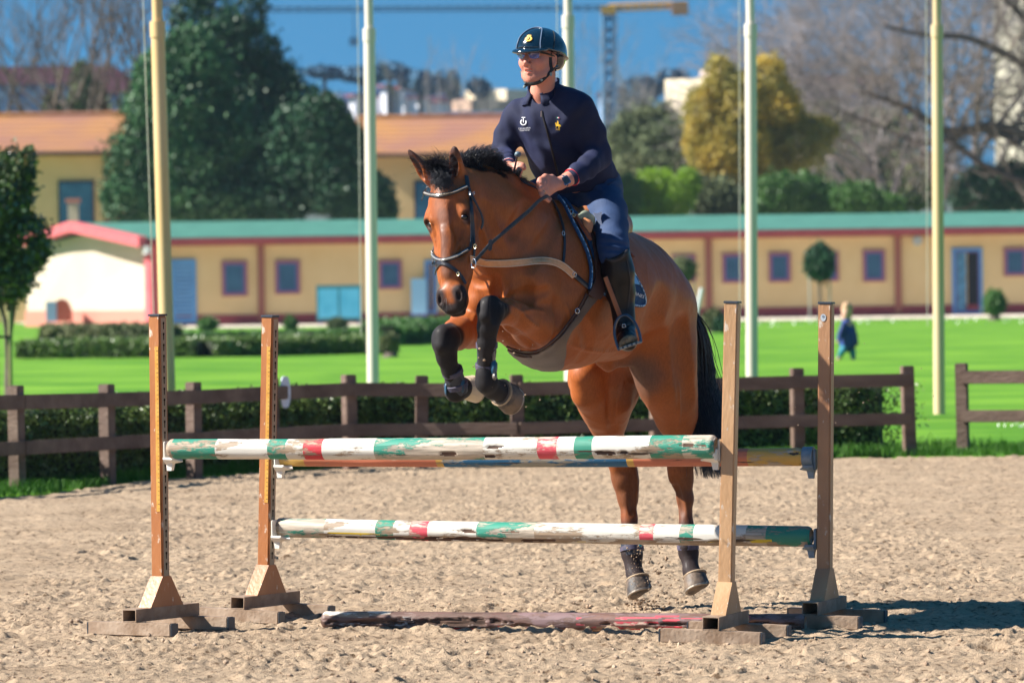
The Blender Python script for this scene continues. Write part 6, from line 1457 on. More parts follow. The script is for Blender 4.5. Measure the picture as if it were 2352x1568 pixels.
def piping(p, n, m, name, off=.007, r_=.0042, parent=brd):
    b = MB(); b.tube([tuple(a+c*off) for a, c in zip(p[1:-1], n[1:-1])], r_, n=8); b.build(name, m, parent, smooth=True)
piping(pb, nb_, RHI, 'browband_stones')
b = MB(); pn, nn_ = S_([(993, 578), (996, 588), (1006, 596), (1020, 598), (1042, 591), (1062, 581), (1079, 571)], .019, .006, mb=b); b.build('noseband', LEA, brd, smooth=True); piping(pn, nn_, RHI, 'noseband_stones')
b = MB(); S_([(994, 609), (1006, 604), (1020, 605), (1036, 613), (1052, 626), (1063, 640), (1069, 652)], .016, .004, mb=b, off=.006); S_([(1012, 606), (1003, 614), (1000, 630)], .011, .003, mb=b); b.build('flash_strap', LEA, brd, smooth=True)
def ring(c, r_, t_, n_, m, name, parent, sq=1.0):
    c = Vector(c); n_ = Vector(n_).normalized(); a = n_.cross(Vector((0, 0, 1))).normalized(); b_ = n_.cross(a); pts = [c+a*math.cos(t)*r_+b_*math.sin(t)*r_*sq for t in np.linspace(0, 2*math.pi, 17)]
    b = MB(); b.tube(pts, t_, n=6, cap=False); b.build(name, m, parent, smooth=True)
ring(P(1052, 629, 23.05), .006, .0016, hn, BRASS, 'buckle', brd, 1.5); ring(P(1091, 566, 23.2), .006, .0015, hn, BRASS, 'buckle', brd, 1.8); ring(P(1088, 605, 23.13), .016, .0022, Vector((-.75, -.6, 0)), SIL, 'bit_ring', brd, 1.3)
ring(P(1079, 444, 23.24), .005, .0014, hn, SIL, 'buckle', brd, 1.6); ring(P(1088, 444, 23.27), .005, .0014, hn, SIL, 'buckle', brd, 1.3)
# ---- breastplate
TAN = mat('tan elastic webbing', (.74, .37, .18), (.80, .44, .24), nscale=60, spec=.1, rough=.85, bump=.3, bscale=200); CRM = mat('cream edge stitching', (.68, .55, .42), rough=.7)
LEB = mat('dark brown leather', (.035, .022, .018), (.06, .035, .028), nscale=20, rough=.4, spec=.6, bump=.2, bscale=100)
b = MB(); S_([(1080, 595), (1100, 601), (1125, 605), (1176, 604.5), (1240, 599), (1270, 601), (1290, 609), (1305, 620), (1318, 633)], .034, .004, mb=b, off=.006); bp_ = b.build('breastplate', TAN, horse, smooth=True)
for dy in (-7.2, 7.2):
    b = MB(); S_([(1082, 595+dy), (1100, 601+dy), (1125, 605+dy), (1176, 604.5+dy), (1240, 599+dy), (1270, 601.5+dy), (1289-dy*.35, 609+dy*.95), (1304-dy*.5, 620+dy*.85), (1317-dy*.5, 633+dy*.7)], .003, .0022, mb=b, off=.010); b.build('edge_stitching', CRM, bp_, smooth=True)
b = MB(); S_([(1314, 628), (1330, 641), (1352, 660), (1380, 683)], .024, .004, mb=b, off=.006); S_([(1269, 460), (1279, 478), (1288, 502), (1295, 530), (1297, 560), (1295, 590), (1293, 619)], .014, .003, mb=b, off=.005); b.build('leather_strap', LEA, bp_, smooth=True)
ring(P(1320, 630, 23.63), .010, .002, (.6, -.8, 0), SIL, 'buckle', bp_, 1.0); ring(P(1294, 536, 23.66), .006, .0016, (.3, -.9, 0), SIL, 'buckle', bp_, 1.6)
# ================================================= SADDLE
NAVY = mat('navy saddle cloth', (.006, .045, .13), (.012, .075, .19), nscale=30, rough=.8, bump=.6, bscale=120); CYAN = mat('twisted blue and white cord', (.02, .12, .28), (.45, .65, .8), nscale=70, rough=.4, fac=(.48, .56))
SADL = mat('brown saddle leather', (.17, .052, .028), (.24, .08, .04), nscale=12, rough=.42, spec=.5, bump=.2, bscale=120); SADD = mat('dark brown flap leather', (.045, .018, .014), (.075, .028, .02), nscale=10, rough=.5)
GIR = mat('grey brown girth leather', (.075, .055, .048), (.11, .085, .075), nscale=8, rough=.45, bump=.2, bscale=100); TANL = mat('tan stirrup leather', (.20, .060, .022), (.27, .09, .035), nscale=20, rough=.45)
pad = empty('saddle_pad', P(1380, 600, 24.2)); world_child(pad); tag(pad, 'quilted navy saddle cloth with blue and white cord edge under the saddle', 'saddle pad')
pp1 = [(1282, 452), (1302, 472), (1318, 502), (1334, 533), (1350, 566), (1360, 600), (1362, 632), (1358, 662), (1385, 670), (1408, 684), (1436, 694), (1466, 702), (1482, 702), (1484, 688), (1478, 668), (1466, 644), (1450, 618), (1420, 590), (1390, 560), (1350, 515), (1318, 480), (1300, 456)]
pb_ = patch('cloth', hf, pp1, 23.2, .006, .010, NAVY, pad, 5.0)
for nm, ln in (('front_cord', [(1283, 452), (1298, 472), (1312, 502), (1328, 533), (1344, 566), (1355, 600), (1358, 632), (1354, 664)]), ('rear_cord', [(1378, 670), (1408, 685), (1436, 695), (1462, 701), (1478, 701), (1481, 688), (1475, 666), (1463, 642), (1450, 620)])):
    b = MB(); q = resample(ln, 4); p = shoot(hf, q, 23.2, .013); p[1:-1] = (p[:-2]+2*p[1:-1]+p[2:])/4; b.tube([tuple(k) for k in p], .0085, n=8); b.build('binding', NAVY, pad, smooth=True)
    n_ = hf.grad(p); b = MB(); b.tube([tuple(a+c*.006) for a, c in zip(p, n_)], .0042, n=6); b.build(nm, CYAN, pad, smooth=True)
v2, f2 = text_mesh('LANES', 10.5); decal('lettering', hf, v2, f2, 1466, 677, 23.2, .019, mat('white embroidery', (.75, .78, .82), rough=.6), pad, rot=rad(-22))
decal('emblem', hf, [(-9, -5), (12, -9), (2, 14), (-4, 16), (-9, 8)], [[0, 1, 2, 3, 4]], 1458, 645, 23.2, .019, mat('sky blue embroidery', (.15, .42, .75), rough=.6), pad)
sad = empty('saddle', P(1350, 560, 24.1)); world_child(sad); tag(sad, 'brown leather jumping saddle with girth and stirrups under the rider', 'saddle')
patch('flap', hf, [(1326, 498), (1345, 520), (1356, 556), (1362, 600), (1362, 640), (1352, 665), (1345, 678), (1378, 690), (1392, 650), (1400, 600), (1420, 560), (1420, 520), (1390, 490), (1350, 480)], 23.2, .020, .010, SADD, sad, 5.0)
patch('front_panel', hf, [(1311, 490), (1330, 498), (1345, 514), (1354, 540), (1357, 556), (1350, 552), (1336, 530), (1322, 508)], 23.2, .030, .014, SADL, sad, 4.0)
patch('knee_roll', hf, [(1363, 512), (1371, 524), (1380, 545), (1388, 575), (1392, 605), (1391, 640), (1384, 636), (1380, 600), (1370, 560), (1358, 520)], 23.2, .032, .016, SADL, sad, 4.0)
# seat and pommel
sf = Field(tuple(P(1290, 520, 23.85)-Vector((0, 0, .12))), tuple(P(1440, 440, 24.65)+Vector((.02, 0, .12))), .007)
C([(1345, 500, 24.06, .055), (1362, 508, 24.18, .075), (1392, 530, 24.36, .095), (1412, 520, 24.46, .085)], .04, None, sf)
C([(1330, 498, 23.98, .030), (1350, 505, 24.05, .05)], .03, None, sf); C([(1345, 497, 24.0, .032), (1352, 522, 23.98, .026)], .02, None, sf)
V, Fq = sf.mesh(); mk('seat', V, Fq, mat('tan brown seat leather', (.35, .13, .06), (.45, .18, .08), nscale=10, rough=.4), sad, smooth=True)
C2 = lambda nm, pts, m, h=.006, pr=sad, k=.02, flat=None: soft(nm, pts, m, h, pr, k, flat)
def soft(nm, chains, m, h=.006, pr=None, k=.02, flat=None, pad_=.06):
    P3 = [[(P(*q[:3]), q[3]) for q in c] for c in chains]; al = [p for c in P3 for p, _ in c]; mr = max(r for c in P3 for _, r in c)+pad_*.5
    f = Field([min(p[i] for p in al)-mr for i in range(3)], [max(p[i] for p in al)+mr for i in range(3)], h)
    for c in P3:
        for i in range(len(c)-1): f.cone(tuple(c[i][0]), tuple(c[i+1][0]), c[i][1], c[i+1][1], k, flat)
    V, Fq = f.mesh(); return mk(nm, V, Fq, m, pr, smooth=True)
soft('wither_pad', [[(1332, 497, 23.84, .014), (1344, 496, 23.86, .022), (1356, 504, 23.87, .020), (1362, 511, 23.87, .012)]], mat('pale sage felt', (.24, .27, .20), rough=.8), pr=sad, flat=((.2, -1, .1), 2.2))
soft('knee_block', [[(1343, 505, 23.84, .012), (1351, 516, 23.83, .020), (1355, 530, 23.82, .011)]], mat('tan knee block leather', (.42, .16, .06), (.5, .21, .09), nscale=20, rough=.4), pr=sad, h=.005, flat=((.3, -1, .1), 1.6))
ring(P(1312, 486, 23.80), .009, .002, (.2, -.9, .2), SIL, 'd_ring', sad); ring(P(1318, 494, 23.78), .007, .002, (.2, -.9, .2), BRASS, 'stud_ring', sad)
patch('girth', hf, [(1349, 668), (1340, 690), (1321, 722), (1304, 745), (1287, 766), (1262, 790), (1238, 805), (1218, 809), (1201, 808), (1180, 803), (1163, 797), (1168, 808), (1180, 820), (1198, 834), (1218, 845), (1240, 851), (1260, 854), (1278, 853), (1290, 849), (1298, 838), (1301, 815), (1302, 790), (1310, 766), (1328, 745), (1345, 722), (1360, 703), (1377, 680)], 23.1, .008, .008, GIR, sad, 5.0)
b = MB(); S_([(1346, 674), (1338, 692), (1319, 722), (1302, 745), (1285, 766), (1261, 788), (1238, 803), (1218, 807), (1201, 806), (1180, 801), (1164, 795)], .011, .005, mb=b, off=.014); b.build('girth_edge', SADD, sad, smooth=True)
ring(P(1326, 714, 23.63), .011, .002, (.5, -.85, 0), SIL, 'd_ring', sad)
b = MB(); S_([(1182, 814), (1195, 818), (1208, 820), (1220, 819)], .011, .004, mb=b, off=.016); b.build('stud_strap', SADD, sad, smooth=True)
# stirrup
t0 = P(1390, 636, 23.62); t1 = P(1424, 726, 23.66); b = MB(); v, f = ribbon([t0.lerp(t1, i/6) for i in range(7)], [(.35, -.93, 0)]*7, .021, .004); b.add(v, f); b.build('stirrup_leather', TANL, sad, smooth=True)
def stirrup(pts, tr, parent):
    b = MB(); v, f = ribbon(np.array([tuple(p) for p in pts]), np.tile((0.2, -1, .1), (len(pts), 1)), .013, .005, True); b.add(v, f); o = b.build('stirrup_iron', mat('navy stirrup', (.012, .03, .07), rough=.25, coat=.5) if 'navy stirrup' not in bpy.data.materials else bpy.data.materials['navy stirrup'], parent, smooth=True)
    a, c = tr; d = (c-a).normalized(); dp = Vector((.35, .85, .05)).normalized(); nn = d.cross(dp).normalized(); b = MB(); R = Matrix((d, dp, nn)).transposed()
    b.box((a+c)/2, ((c-a).length, .055, .010), R, bev=.003)
    for i in range(5): b.box((a+c)/2+d*((i-2)*.021)-nn*.0-dp*.029, (.008, .004, .012), R, mi=1)
    b.build('tread', [mat('steel tread', (.45, .42, .36), (.3, .27, .22), nscale=40, rough=.35, metal=.6), bpy.data.materials['dark plastic cap']] if 'steel tread' not in bpy.data.materials else [bpy.data.materials['steel tread']]*2, o)
YS = 23.62
q = resample([(1421, 802), (1415, 785), (1411, 764), (1414, 742), (1424, 727), (1440, 724), (1455, 736), (1465, 755), (1470, 772), (1472, 785)], 4)
stirrup([P(x, y, YS) for x, y in q], (P(1422, 802, YS-.01), P(1471, 785, YS-.01)), sad)
q = [(x, y) for x, y in ((1180, 770), (1176, 750), (1180, 730), (1190, 722), (1204, 730), (1209, 750), (1208, 770))]

# ================================================= RIDER
SK = mat('sunburnt skin', (.56, .225, .155), (.64, .28, .20), nscale=14, rough=.5, bump=.15, bscale=180, spec=.4, attr='col')
bi = bpy.data.materials['sunburnt skin'].node_tree.nodes['Principled BSDF']; bi.inputs['Subsurface Weight'].default_value = .12; bi.inputs['Subsurface Radius'].default_value = (.02, .008, .004); bi.inputs['Subsurface Scale'].default_value = .5
RH = .0042
rlo = (P(1085, 400, 24.3).x, 23.2, P(1200, 830, 23.6).z); rhi = (P(1480, 400, 24.3).x, 24.62, P(1235, 66, 23.85).z)
bf = Field(rlo, rhi, RH)
def RC(pts, k=.03, F_=None, grow=0., flat=None):
    F_ = F_ or bf
    for i in range(len(pts)-1):
        a, b = pts[i], pts[i+1]; F_.cone(tuple(P(*a[:3])), tuple(P(*b[:3])), a[3]+grow, b[3]+grow, k, flat)
shv = (P(1343, 243, 23.86)-P(1172, 256, 24.04)).normalized()
TOR = lambda F_, g: (RC([(1312, 270, 23.92, .085), (1200, 280, 24.06, .075)], .05, F_, g), RC([(1262, 262, 23.99, .115), (1282, 330, 24.06, .120), (1312, 390, 24.16, .125), (1345, 430, 24.26, .13)], .06, F_, g), RC([(1300, 300, 23.98, .100), (1336, 380, 24.14, .112), (1362, 425, 24.22, .12)], .06, F_, g), RC([(1232, 295, 24.04, .072), (1266, 362, 24.14, .085), (1302, 416, 24.24, .095)], .05, F_, g))
ARML = [(1330, 252, 23.87, .060), (1357, 312, 23.92, .052), (1372, 356, 23.93, .046)]          # his left arm (photo right)
FOREL = [(1372, 360, 23.93, .046), (1350, 386, 23.82, .042), (1306, 411, 23.72, .032), (1292, 419, 23.70, .028)]
ARMR = [(1180, 262, 24.05, .060), (1162, 310, 24.09, .052), (1152, 350, 24.08, .045)]
FORER = [(1152, 352, 24.08, .044), (1160, 372, 23.95, .038), (1168, 384, 23.85, .030), (1172, 388, 23.82, .027)]
LEGL = [(1376, 446, 24.20, .095), (1398, 490, 24.02, .072), (1402, 520, 23.93, .066), (1408, 562, 23.84, .060), (1411, 592, 23.80, .056)]
CALFL = [(1412, 596, 23.78, .056), (1420, 640, 23.82, .058), (1430, 690, 23.84, .046), (1434, 732, 23.82, .036), (1434, 748, 23.82, .038)]
LEGR = [(1300, 450, 24.38, .098), (1240, 500, 24.30, .080), (1190, 560, 24.22, .062), (1180, 590, 24.2, .055)]
CALFR = [(1180, 595, 24.2, .054), (1188, 640, 24.22, .056), (1198, 690, 24.2, .044), (1202, 730, 24.18, .035)]
TOR(bf, -.022); RC(ARML, .03, None, -.012); RC(FOREL, .03, None, -.006); RC(ARMR, .03, None, -.012); RC(FORER, .03, None, -.005)
RC(LEGL, .04, None, -.012); RC(CALFL, .03, None, -.014); RC(LEGR, .04, None, -.012); RC(CALFR, .03, None, -.014)
RC([(1434, 752, 23.81, .030), (1442, 788, 23.70, .026)], .02); RC([(1202, 735, 24.18, .028), (1200, 762, 24.08, .026)], .02)
# neck
RC([(1250, 170, 23.90, .052), (1247, 215, 23.95, .053), (1255, 250, 24.0, .07)], .03)
# head frame
ry = rad(31); hfw = Vector((-math.sin(ry), -math.cos(ry), .10)).normalized(); hup = Vector((0.03, .05, 1)).normalized(); hlf = hup.cross(hfw).normalized() * -1
hlf = hfw.cross(hup).normalized(); hlf = hlf if hlf.x > 0 else -hlf; hup = hlf.cross(hfw); hup = hup if hup.z > 0 else -hup
HC = P(1238, 133, 23.86); RR = [np.array(hlf), np.array(hfw), np.array(hup)]
def RP(x, y, z): return tuple(HC+hlf*x+hfw*y+hup*z)     # x his left, y forward, z up; origin between the ears at eye height
def rc(pts, k=.012, mode='add', flat=None, F_=None):
    for i in range(len(pts)-1):
        a, b = pts[i], pts[i+1]; (F_ or bf).cone(RP(*a[:3]), RP(*b[:3]), a[3], b[3], k, flat, mode)
def re_(p, r, k=.012, mode='add', F_=None, R=None): (F_ or bf).ell(RP(*p), r, R or RR, k, mode)
re_((0, -.005, .020), (.073, .094, .088), .02)            # skull
re_((0, .028, -.034), (.063, .066, .078), .03)             # face
rc([(-.019, .050, -.100, .016), (0, .057, -.101, .018), (.019, .050, -.100, .016)], .035)    # chin
rc([(0, .066, -.098, .010), (0, .063, -.103, .010)], .015)
for s in (-1, 1):
    rc([(s*.056, .008, -.060, .016), (s*.043, .030, -.086, .015), (s*.020, .048, -.098, .014)], .03)    # jaw
    re_((s*.040, .066, -.030), (.022, .020, .024), .024)     # cheek
    rc([(s*.014, .088, .018, .008), (s*.044, .076, .016, .008)], .014)     # brow
    re_((s*.032, .089, .000), (.016, .012, .010), .010, 'cut')
    re_((s*.032, .074, .000), (.0155, .0155, .0155), .004)
    rc([(s*.018, .087, .0065, .0042), (s*.033, .090, .0085, .0045), (s*.046, .080, .005, .004)], .004)   # lids
    rc([(s*.019, .086, -.008, .0035), (s*.033, .088, -.0095, .0035), (s*.046, .079, -.006, .0035)], .004)
    re_((s*.0125, .101, -.044), (.009, .012, .0085), .005)  # nostril wing
    re_((s*.007, .106, -.050), (.0045, .006, .0035), .002, 'cut')
    # ear
    re_((s*.074, -.012, -.010), (.010, .020, .032), .012, R=[np.array(hlf), np.array(hfw), np.array(hup)]); re_((s*.084, -.004, -.008), (.008, .010, .019), .004, 'cut')
    rc([(s*.078, -.002, -.034, .007), (s*.074, -.008, -.040, .006)], .006)
rc([(0, .090, .008, .008), (0, .104, -.018, .0090), (0, .116, -.036, .0115)], .008)     # nose
re_((0, .114, -.040), (.0105, .010, .009), .006)
rc([(-.010, .090, -.054, .010), (.010, .090, -.054, .010)], .014)
rc([(-.023, .080, -.067, .0052), (-.006, .093, -.0625, .0062), (.006, .093, -.0625, .0062), (.023, .080, -.067, .0052)], .006)   # upper lip
rc([(-.020, .078, -.078, .0055), (0, .088, -.0815, .0075), (.020, .078, -.078, .0055)], .006)
re_((0, .088, -.0718), (.019, .014, .0042), .002, 'cut')
for s in (-1, 1): rc([(s*.020, .096, -.046, .004), (s*.030, .088, -.060, .0035), (s*.031, .080, -.070, .003)], .008, 'cut')
# hands -------------------------------------------------
def hand(wr, kn, fingers, thumb, r_palm=(.020, .019)):
    """wrist point, list of knuckles index..little (x,y,Y), each finger = list of joints, thumb joints"""
    for kq in kn: RC([(wr[0], wr[1], wr[2], .021), (*kq, .0135)], .016)
    for a, b in zip(kn[:-1], kn[1:]): RC([(*a, .0135), (*b, .0130)], .010)
    for fg, r0 in zip(fingers, (.0098, .0102, .0098, .0085)):
        RC([(*fg[0], r0+.002)]+[(*q, r0-.0006*i) for i, q in enumerate(fg[1:])], .0035)
    RC([(wr[0], wr[1], wr[2]-.01, .017)]+[(*q, .0128-.0008*i) for i, q in enumerate(thumb)], .010)
# his left hand (photo right): back of hand to the camera, knuckles at left, fingers curled under round the rein
hand((1284, 422, 23.69), [(1254, 412, 23.635), (1250, 424, 23.615), (1250, 437, 23.61), (1254, 449, 23.62)],
     [[(1254, 412, 23.635), (1242, 421, 23.60), (1237, 430, 23.61), (1243, 436, 23.635)],
      [(1250, 424, 23.615), (1240, 434, 23.585), (1243, 445, 23.60), (1250, 446, 23.635)],
      [(1250, 437, 23.61), (1244, 447, 23.585), (1250, 456, 23.605), (1257, 452, 23.64)],
      [(1254, 449, 23.62), (1254, 457, 23.60), (1260, 462, 23.62), (1264, 456, 23.65)]],
     [(1268, 408, 23.665), (1252, 406, 23.635), (1241, 413, 23.615), (1236, 420, 23.605)])
RC([(1300, 414, 23.71, .027), (1284, 422, 23.69, .024)], .015)
# his right hand (photo left): fist over the mane holding the stick, thumb to the right
hand((1172, 387, 23.80), [(1184, 384, 23.755), (1183, 393, 23.745), (1181, 401, 23.75), (1180, 408, 23.765)],
     [[(1184, 384, 23.755), (1192, 388, 23.725), (1196, 395, 23.735), (1190, 398, 23.755)],
      [(1183, 393, 23.745), (1190, 398, 23.72), (1193, 404, 23.735), (1187, 406, 23.755)],
      [(1181, 401, 23.75), (1188, 406, 23.725), (1190, 412, 23.74), (1184, 413, 23.76)],
      [(1180, 408, 23.765), (1185, 412, 23.745), (1187, 417, 23.755), (1182, 417, 23.77)]],
     [(1182, 380, 23.765), (1192, 378, 23.745), (1200, 380, 23.735), (1204, 386, 23.73)])
V, Fq = bf.mesh(); colr = np.ones((len(V), 3))
def tint(p, r0, r1, c, mx=1.):
    global colr
    d, _ = segd(V, p[0], p[1]); w_ = 1-np.clip((d-r0)/(r1-r0), 0, 1); w_ = (w_*w_*(3-2*w_)*mx)[:, None]; colr = colr*(1-w_)+np.array(c)*w_
tint((RP(-.018, .094, -.066), RP(.018, .094, -.066)), .003, .008, (.85, .50, .50)); tint((RP(-.015, .092, -.079), RP(.015, .092, -.079)), .003, .008, (.9, .55, .55))
tint((RP(-.015, .092, -.0715), RP(.015, .092, -.0715)), .0015, .004, (.12, .05, .05), .9)
for s in (-1, 1):
    tint((RP(s*.045, .07, -.035), RP(s*.042, .078, -.03)), .006, .03, (1.08, .74, .70), .7); tint((RP(s*.016, .093, .022), RP(s*.046, .078, .022)), .002, .007, (.35, .25, .2), .8)
tint((RP(0, .11, -.04), RP(0, .105, -.03)), .006, .02, (1.05, .76, .72), .7)
tint((RP(-.035, .05, -.09), RP(.035, .05, -.09)), .02, .05, (.80, .72, .70), .6); tint((RP(0, .10, -.050), RP(0, .10, -.046)), .002, .010, (.55, .35, .30), .7)
person = mk('person', V, Fq, SK, smooth=True, col=colr); tag(person, 'rider in dark helmet, navy jacket, blue breeches and black boots crouched over the saddle', 'person')
print('rider verts', len(V))
# eyes
for s in (-1, 1):
    c = Vector(RP(s*.032, .0768, 0)); b = MB(); bm = bmesh.new(); bmesh.ops.create_uvsphere(bm, u_segments=14, v_segments=10, radius=.0142); bm.verts.index_update(); b.add([q.co+c for q in bm.verts], [[q.index for q in f.verts] for f in bm.faces]); bm.free()
    o = b.build('eye', mat('eye white', (.7, .68, .64), rough=.15) if s < 0 else bpy.data.materials['eye white'], person, smooth=True)
    b = MB(); d = hfw; a1 = hlf; b.add([tuple(c+d*.0136+a1*math.cos(t)*.0058+hup*math.sin(t)*.0058) for t in np.linspace(0, 2*math.pi, 13)[:-1]], [list(range(12))]); b.build('iris', mat('blue grey iris', (.03, .05, .07), rough=.1) if s < 0 else bpy.data.materials['blue grey iris'], o)
b = MB(); b.box(RP(0, .082, -.0692), (.024, .006, .0030), Matrix([tuple(r_) for r_ in RR]).transposed()); b.build('teeth', mat('teeth', (.7, .66, .58), rough=.3), person)
# hair at the temples
soft_ = None
hr = Field(np.array(RP(0, 0, 0))-.13, np.array(RP(0, 0, 0))+.13, .005)
for s in (-1, 1): rc([(s*.070, -.02, .02, .010), (s*.070, -.03, -.015, .009), (s*.062, -.062, -.02, .014)], .01, F_=hr); rc([(s*.071, .012, .015, .006), (s*.070, .008, -.012, .005)], .005, F_=hr)
rc([(-.05, -.078, -.01, .014), (.05, -.078, -.01, .014), (.04, -.078, -.045, .01)], .02, F_=hr)
V, Fq = hr.mesh(); mk('hair', V, Fq, mat('short brown hair', (.05, .03, .02), (.09, .055, .035), nscale=200, rough=.7, bump=1, bscale=250), person, smooth=True)

# ---- jacket
JM = mat('navy fleece jacket', (.0022, .0050, .0270), (.0035, .0075, .038), nscale=5, rough=.85, bump=.12, bscale=300, sheen=.09)
jm_b = JM.node_tree.nodes['Principled BSDF']; jm_b.inputs['Sheen Tint'].default_value = (.20, .26, .85, 1); jm_b.inputs['Sheen Roughness'].default_value = .6
jf = Field((rlo[0], 23.4, P(1200, 470, 24).z), (rhi[0], 24.55, P(1200, 165, 24).z), .0048)
TOR(jf, .004); RC([(1331, 250, 23.88, .070), (1357, 308, 23.93, .060), (1373, 356, 23.945, .058)], .04, jf); RC([(1373, 358, 23.945, .058), (1350, 384, 23.82, .050), (1330, 397, 23.765, .043), (1319, 404, 23.735, .0385)], .02, jf)
RC([(1190, 268, 24.05, .062), (1165, 314, 24.09, .052), (1156, 350, 24.085, .050)], .035, jf); RC([(1156, 352, 24.085, .049), (1163, 371, 23.95, .042), (1170, 382, 23.86, .034)], .02, jf)
RC([(1280, 226, 23.97, .055), (1322, 244, 23.93, .068)], .05, jf); RC([(1240, 252, 24.0, .055), (1198, 266, 24.06, .062)], .05, jf)
RC([(1252, 222, 23.965, .066), (1256, 255, 24.0, .085)], .04, jf)                 # collar base
# hollow for neck / collar opening
bf_cut = [((1243, 172, 23.84, .052), (1248, 215, 23.90, .056)), ((1238, 185, 23.78, .045), (1244, 238, 23.83, .026))]
for a, b in bf_cut: jf.cone(tuple(P(*a[:3])), tuple(P(*b[:3])), a[3], b[3], .006, None, 'cut')
RC([(1250, 150, 23.9, .05), (1252, 232, 23.97, .054)], 0, jf) if False else jf.cone(tuple(P(1248, 160, 23.90)), tuple(P(1250, 225, 23.955)), .058, .052, .006, None, 'cut')
# hem and cuffs: cut clean
hm = P(1330, 432, 24.1); hn_ = (P(1345, 430, 24.26)-P(1262, 262, 23.99)).normalized()
jf.plane(tuple(P(1325, 425, 24.15)), tuple(Vector((.12, .35, -.9))), .004, (np.array(P(1215, 480, 23.85)), np.array(P(1460, 385, 24.54)))) 
def folds(p):
    q = np.zeros(len(p))
    def band(c, axis, rad_, amp, fr, ph=0):
        c = np.array(c); a = np.array(axis, float); a /= np.linalg.norm(a); d = np.linalg.norm(p-c, axis=1); w_ = np.clip(1-d/rad_, 0, 1)
        ww = n3(p, 6, 3)*.9; return amp*w_*np.sin(((p-c)@a)*fr+ph+ww*2.2)
    q += band(P(1388, 350, 23.9), (.35, .2, -1), .15, .0035, 75); q += band(P(1340, 392, 23.78), (-1, -.3, -.55), .16, .0030, 95, 1)
    q += band(P(1155, 345, 24.04), (.1, -.3, -1), .15, .004, 80, 2); q += band(P(1165, 375, 23.9), (.6, -.8, -.4), .09, .003, 150)
    q += band(P(1205, 275, 23.95), (1, -.2, .5), .15, .007, 85, 1); q += band(P(1330, 290, 23.82), (-.8, .2, .7), .17, .006, 80); q += band(P(1290, 380, 23.95), (.4, 0, 1), .2, .006, 75, 1); q += band(P(1240, 330, 23.95), (.9, 0, .4), .16, .005, 90)
    q += .0035*n3(p, 11, 7)+.002*n3(p, 26, 8)+.0065*n3(p*np.array([1, 1, .30])+np.array([0, 0, .0]), 13, 11)*np.clip(n3(p, 4, 12)+.5, 0, 1)-.004*np.abs(n3(p@np.array([[.8, 0, -.6], [0, 1, 0], [.2, 0, .28]]), 12, 13)); return q
jf.warp(folds)
V, Fq = jf.mesh(); jacket = mk('jacket', V, Fq, JM, person, smooth=True)
# keep the largest piece only
# zip, logos
ZIP = mat('black zip', (.01, .01, .012), rough=.4); b = MB()
strap('x', jf, [(1244, 255), (1249, 275), (1256, 300), (1264, 330), (1272, 362), (1280, 395), (1288, 418)], 23.3, .009, .002, None, None, .001, mb=b, step=6); b.build('zip', ZIP, jacket, smooth=True)
b = MB(); b.box(P(1243, 262, 23.845), (.006, .004, .026), bev=.001); b.build('zip_pull', mat('pink gold pull', (.6, .38, .28), metal=.6, rough=.3), jacket)
WEM = mat('white print', (.75, .76, .80), rough=.6); GEM = mat('golden embroidery', (.80, .48, .03), rough=.55)
v2, f2 = text_mesh('CAVALLERIA', 5.0); decal('lettering', jf, v2, f2, 1204.5, 295, 23.3, .0035, WEM, jacket, rot=rad(4)); v2, f2 = text_mesh('TOSCANA', 5.0); decal('lettering', jf, v2, f2, 1205, 299.8, 23.3, .0035, WEM, jacket, rot=rad(4))
def arc2(r0, r1, a0, a1, n=14):
    v = []; 
    for t in np.linspace(rad(a0), rad(a1), n): v += [(r0*math.cos(t), r0*math.sin(t)), (r1*math.cos(t), r1*math.sin(t))]
    return v, [[2*i, 2*i+1, 2*i+3, 2*i+2] for i in range(n-1)]
v2, f2 = arc2(5.0, 7.4, 120, 395); 
def addp(v2, f2, poly): k = len(v2); v2 += poly; f2.append(list(range(k, k+len(poly)))); return v2, f2
v2, f2 = addp(v2, f2, [(-.8, -1), (.9, -1), (.9, 10), (-.8, 10)]); v2, f2 = addp(v2, f2, [(-4, 10), (4.5, 10), (4.5, 11.6), (-4, 11.6)])
decal('emblem', jf, v2, f2, 1202, 281, 23.3, .0035, WEM, jacket)
# yellow horse and rider emblem with letters
v2 = []; f2 = []
for poly in ([(-5, -8), (-3.6, -8), (-2.5, -3), (-3.5, 0)], [(2, -8), (3.4, -8), (4.5, -2), (2.2, -1)], [(-4.5, -3), (4.6, -3.4), (5.2, 0.5), (-3, 1.5), (-5, 0)], [(-4.5, 0), (-2, 1), (-3.5, 5.5), (-6, 4.5), (-6.4, 3)], [(4.6, -1), (6.8, -5), (7.2, -3.5), (5.4, .5)], [(-1.5, 0), (2, 0), (1.6, 6.5), (-1.2, 6)], [(-1.2, 6.2), (1.2, 6.4), (1.0, 9), (-1.2, 9)], [(1, 4.5), (1.5, 5.5), (-4, 3.6), (-4, 2.8)]): v2, f2 = addp(v2, f2, poly)
decal('emblem', jf, v2, f2, 1281, 287, 23.3, .004, GEM, jacket); v2, f2 = text_mesh('FISE', 5.6); decal('lettering', jf, v2, f2, 1281.5, 296.3+1.5, 23.3, .004, GEM, jacket)
for i, m_ in enumerate((mat('green thread', (.02, .3, .1)), WEM, mat('red thread', (.6, .02, .03)))): decal('flag_stripe', jf, [(-3+i*2, 0), (-1+i*2, 0), (-1+i*2, 2.6), (-3+i*2, 2.6)], [[0, 1, 2, 3]], 1281.5, 272, 23.3, .004, m_, jacket)
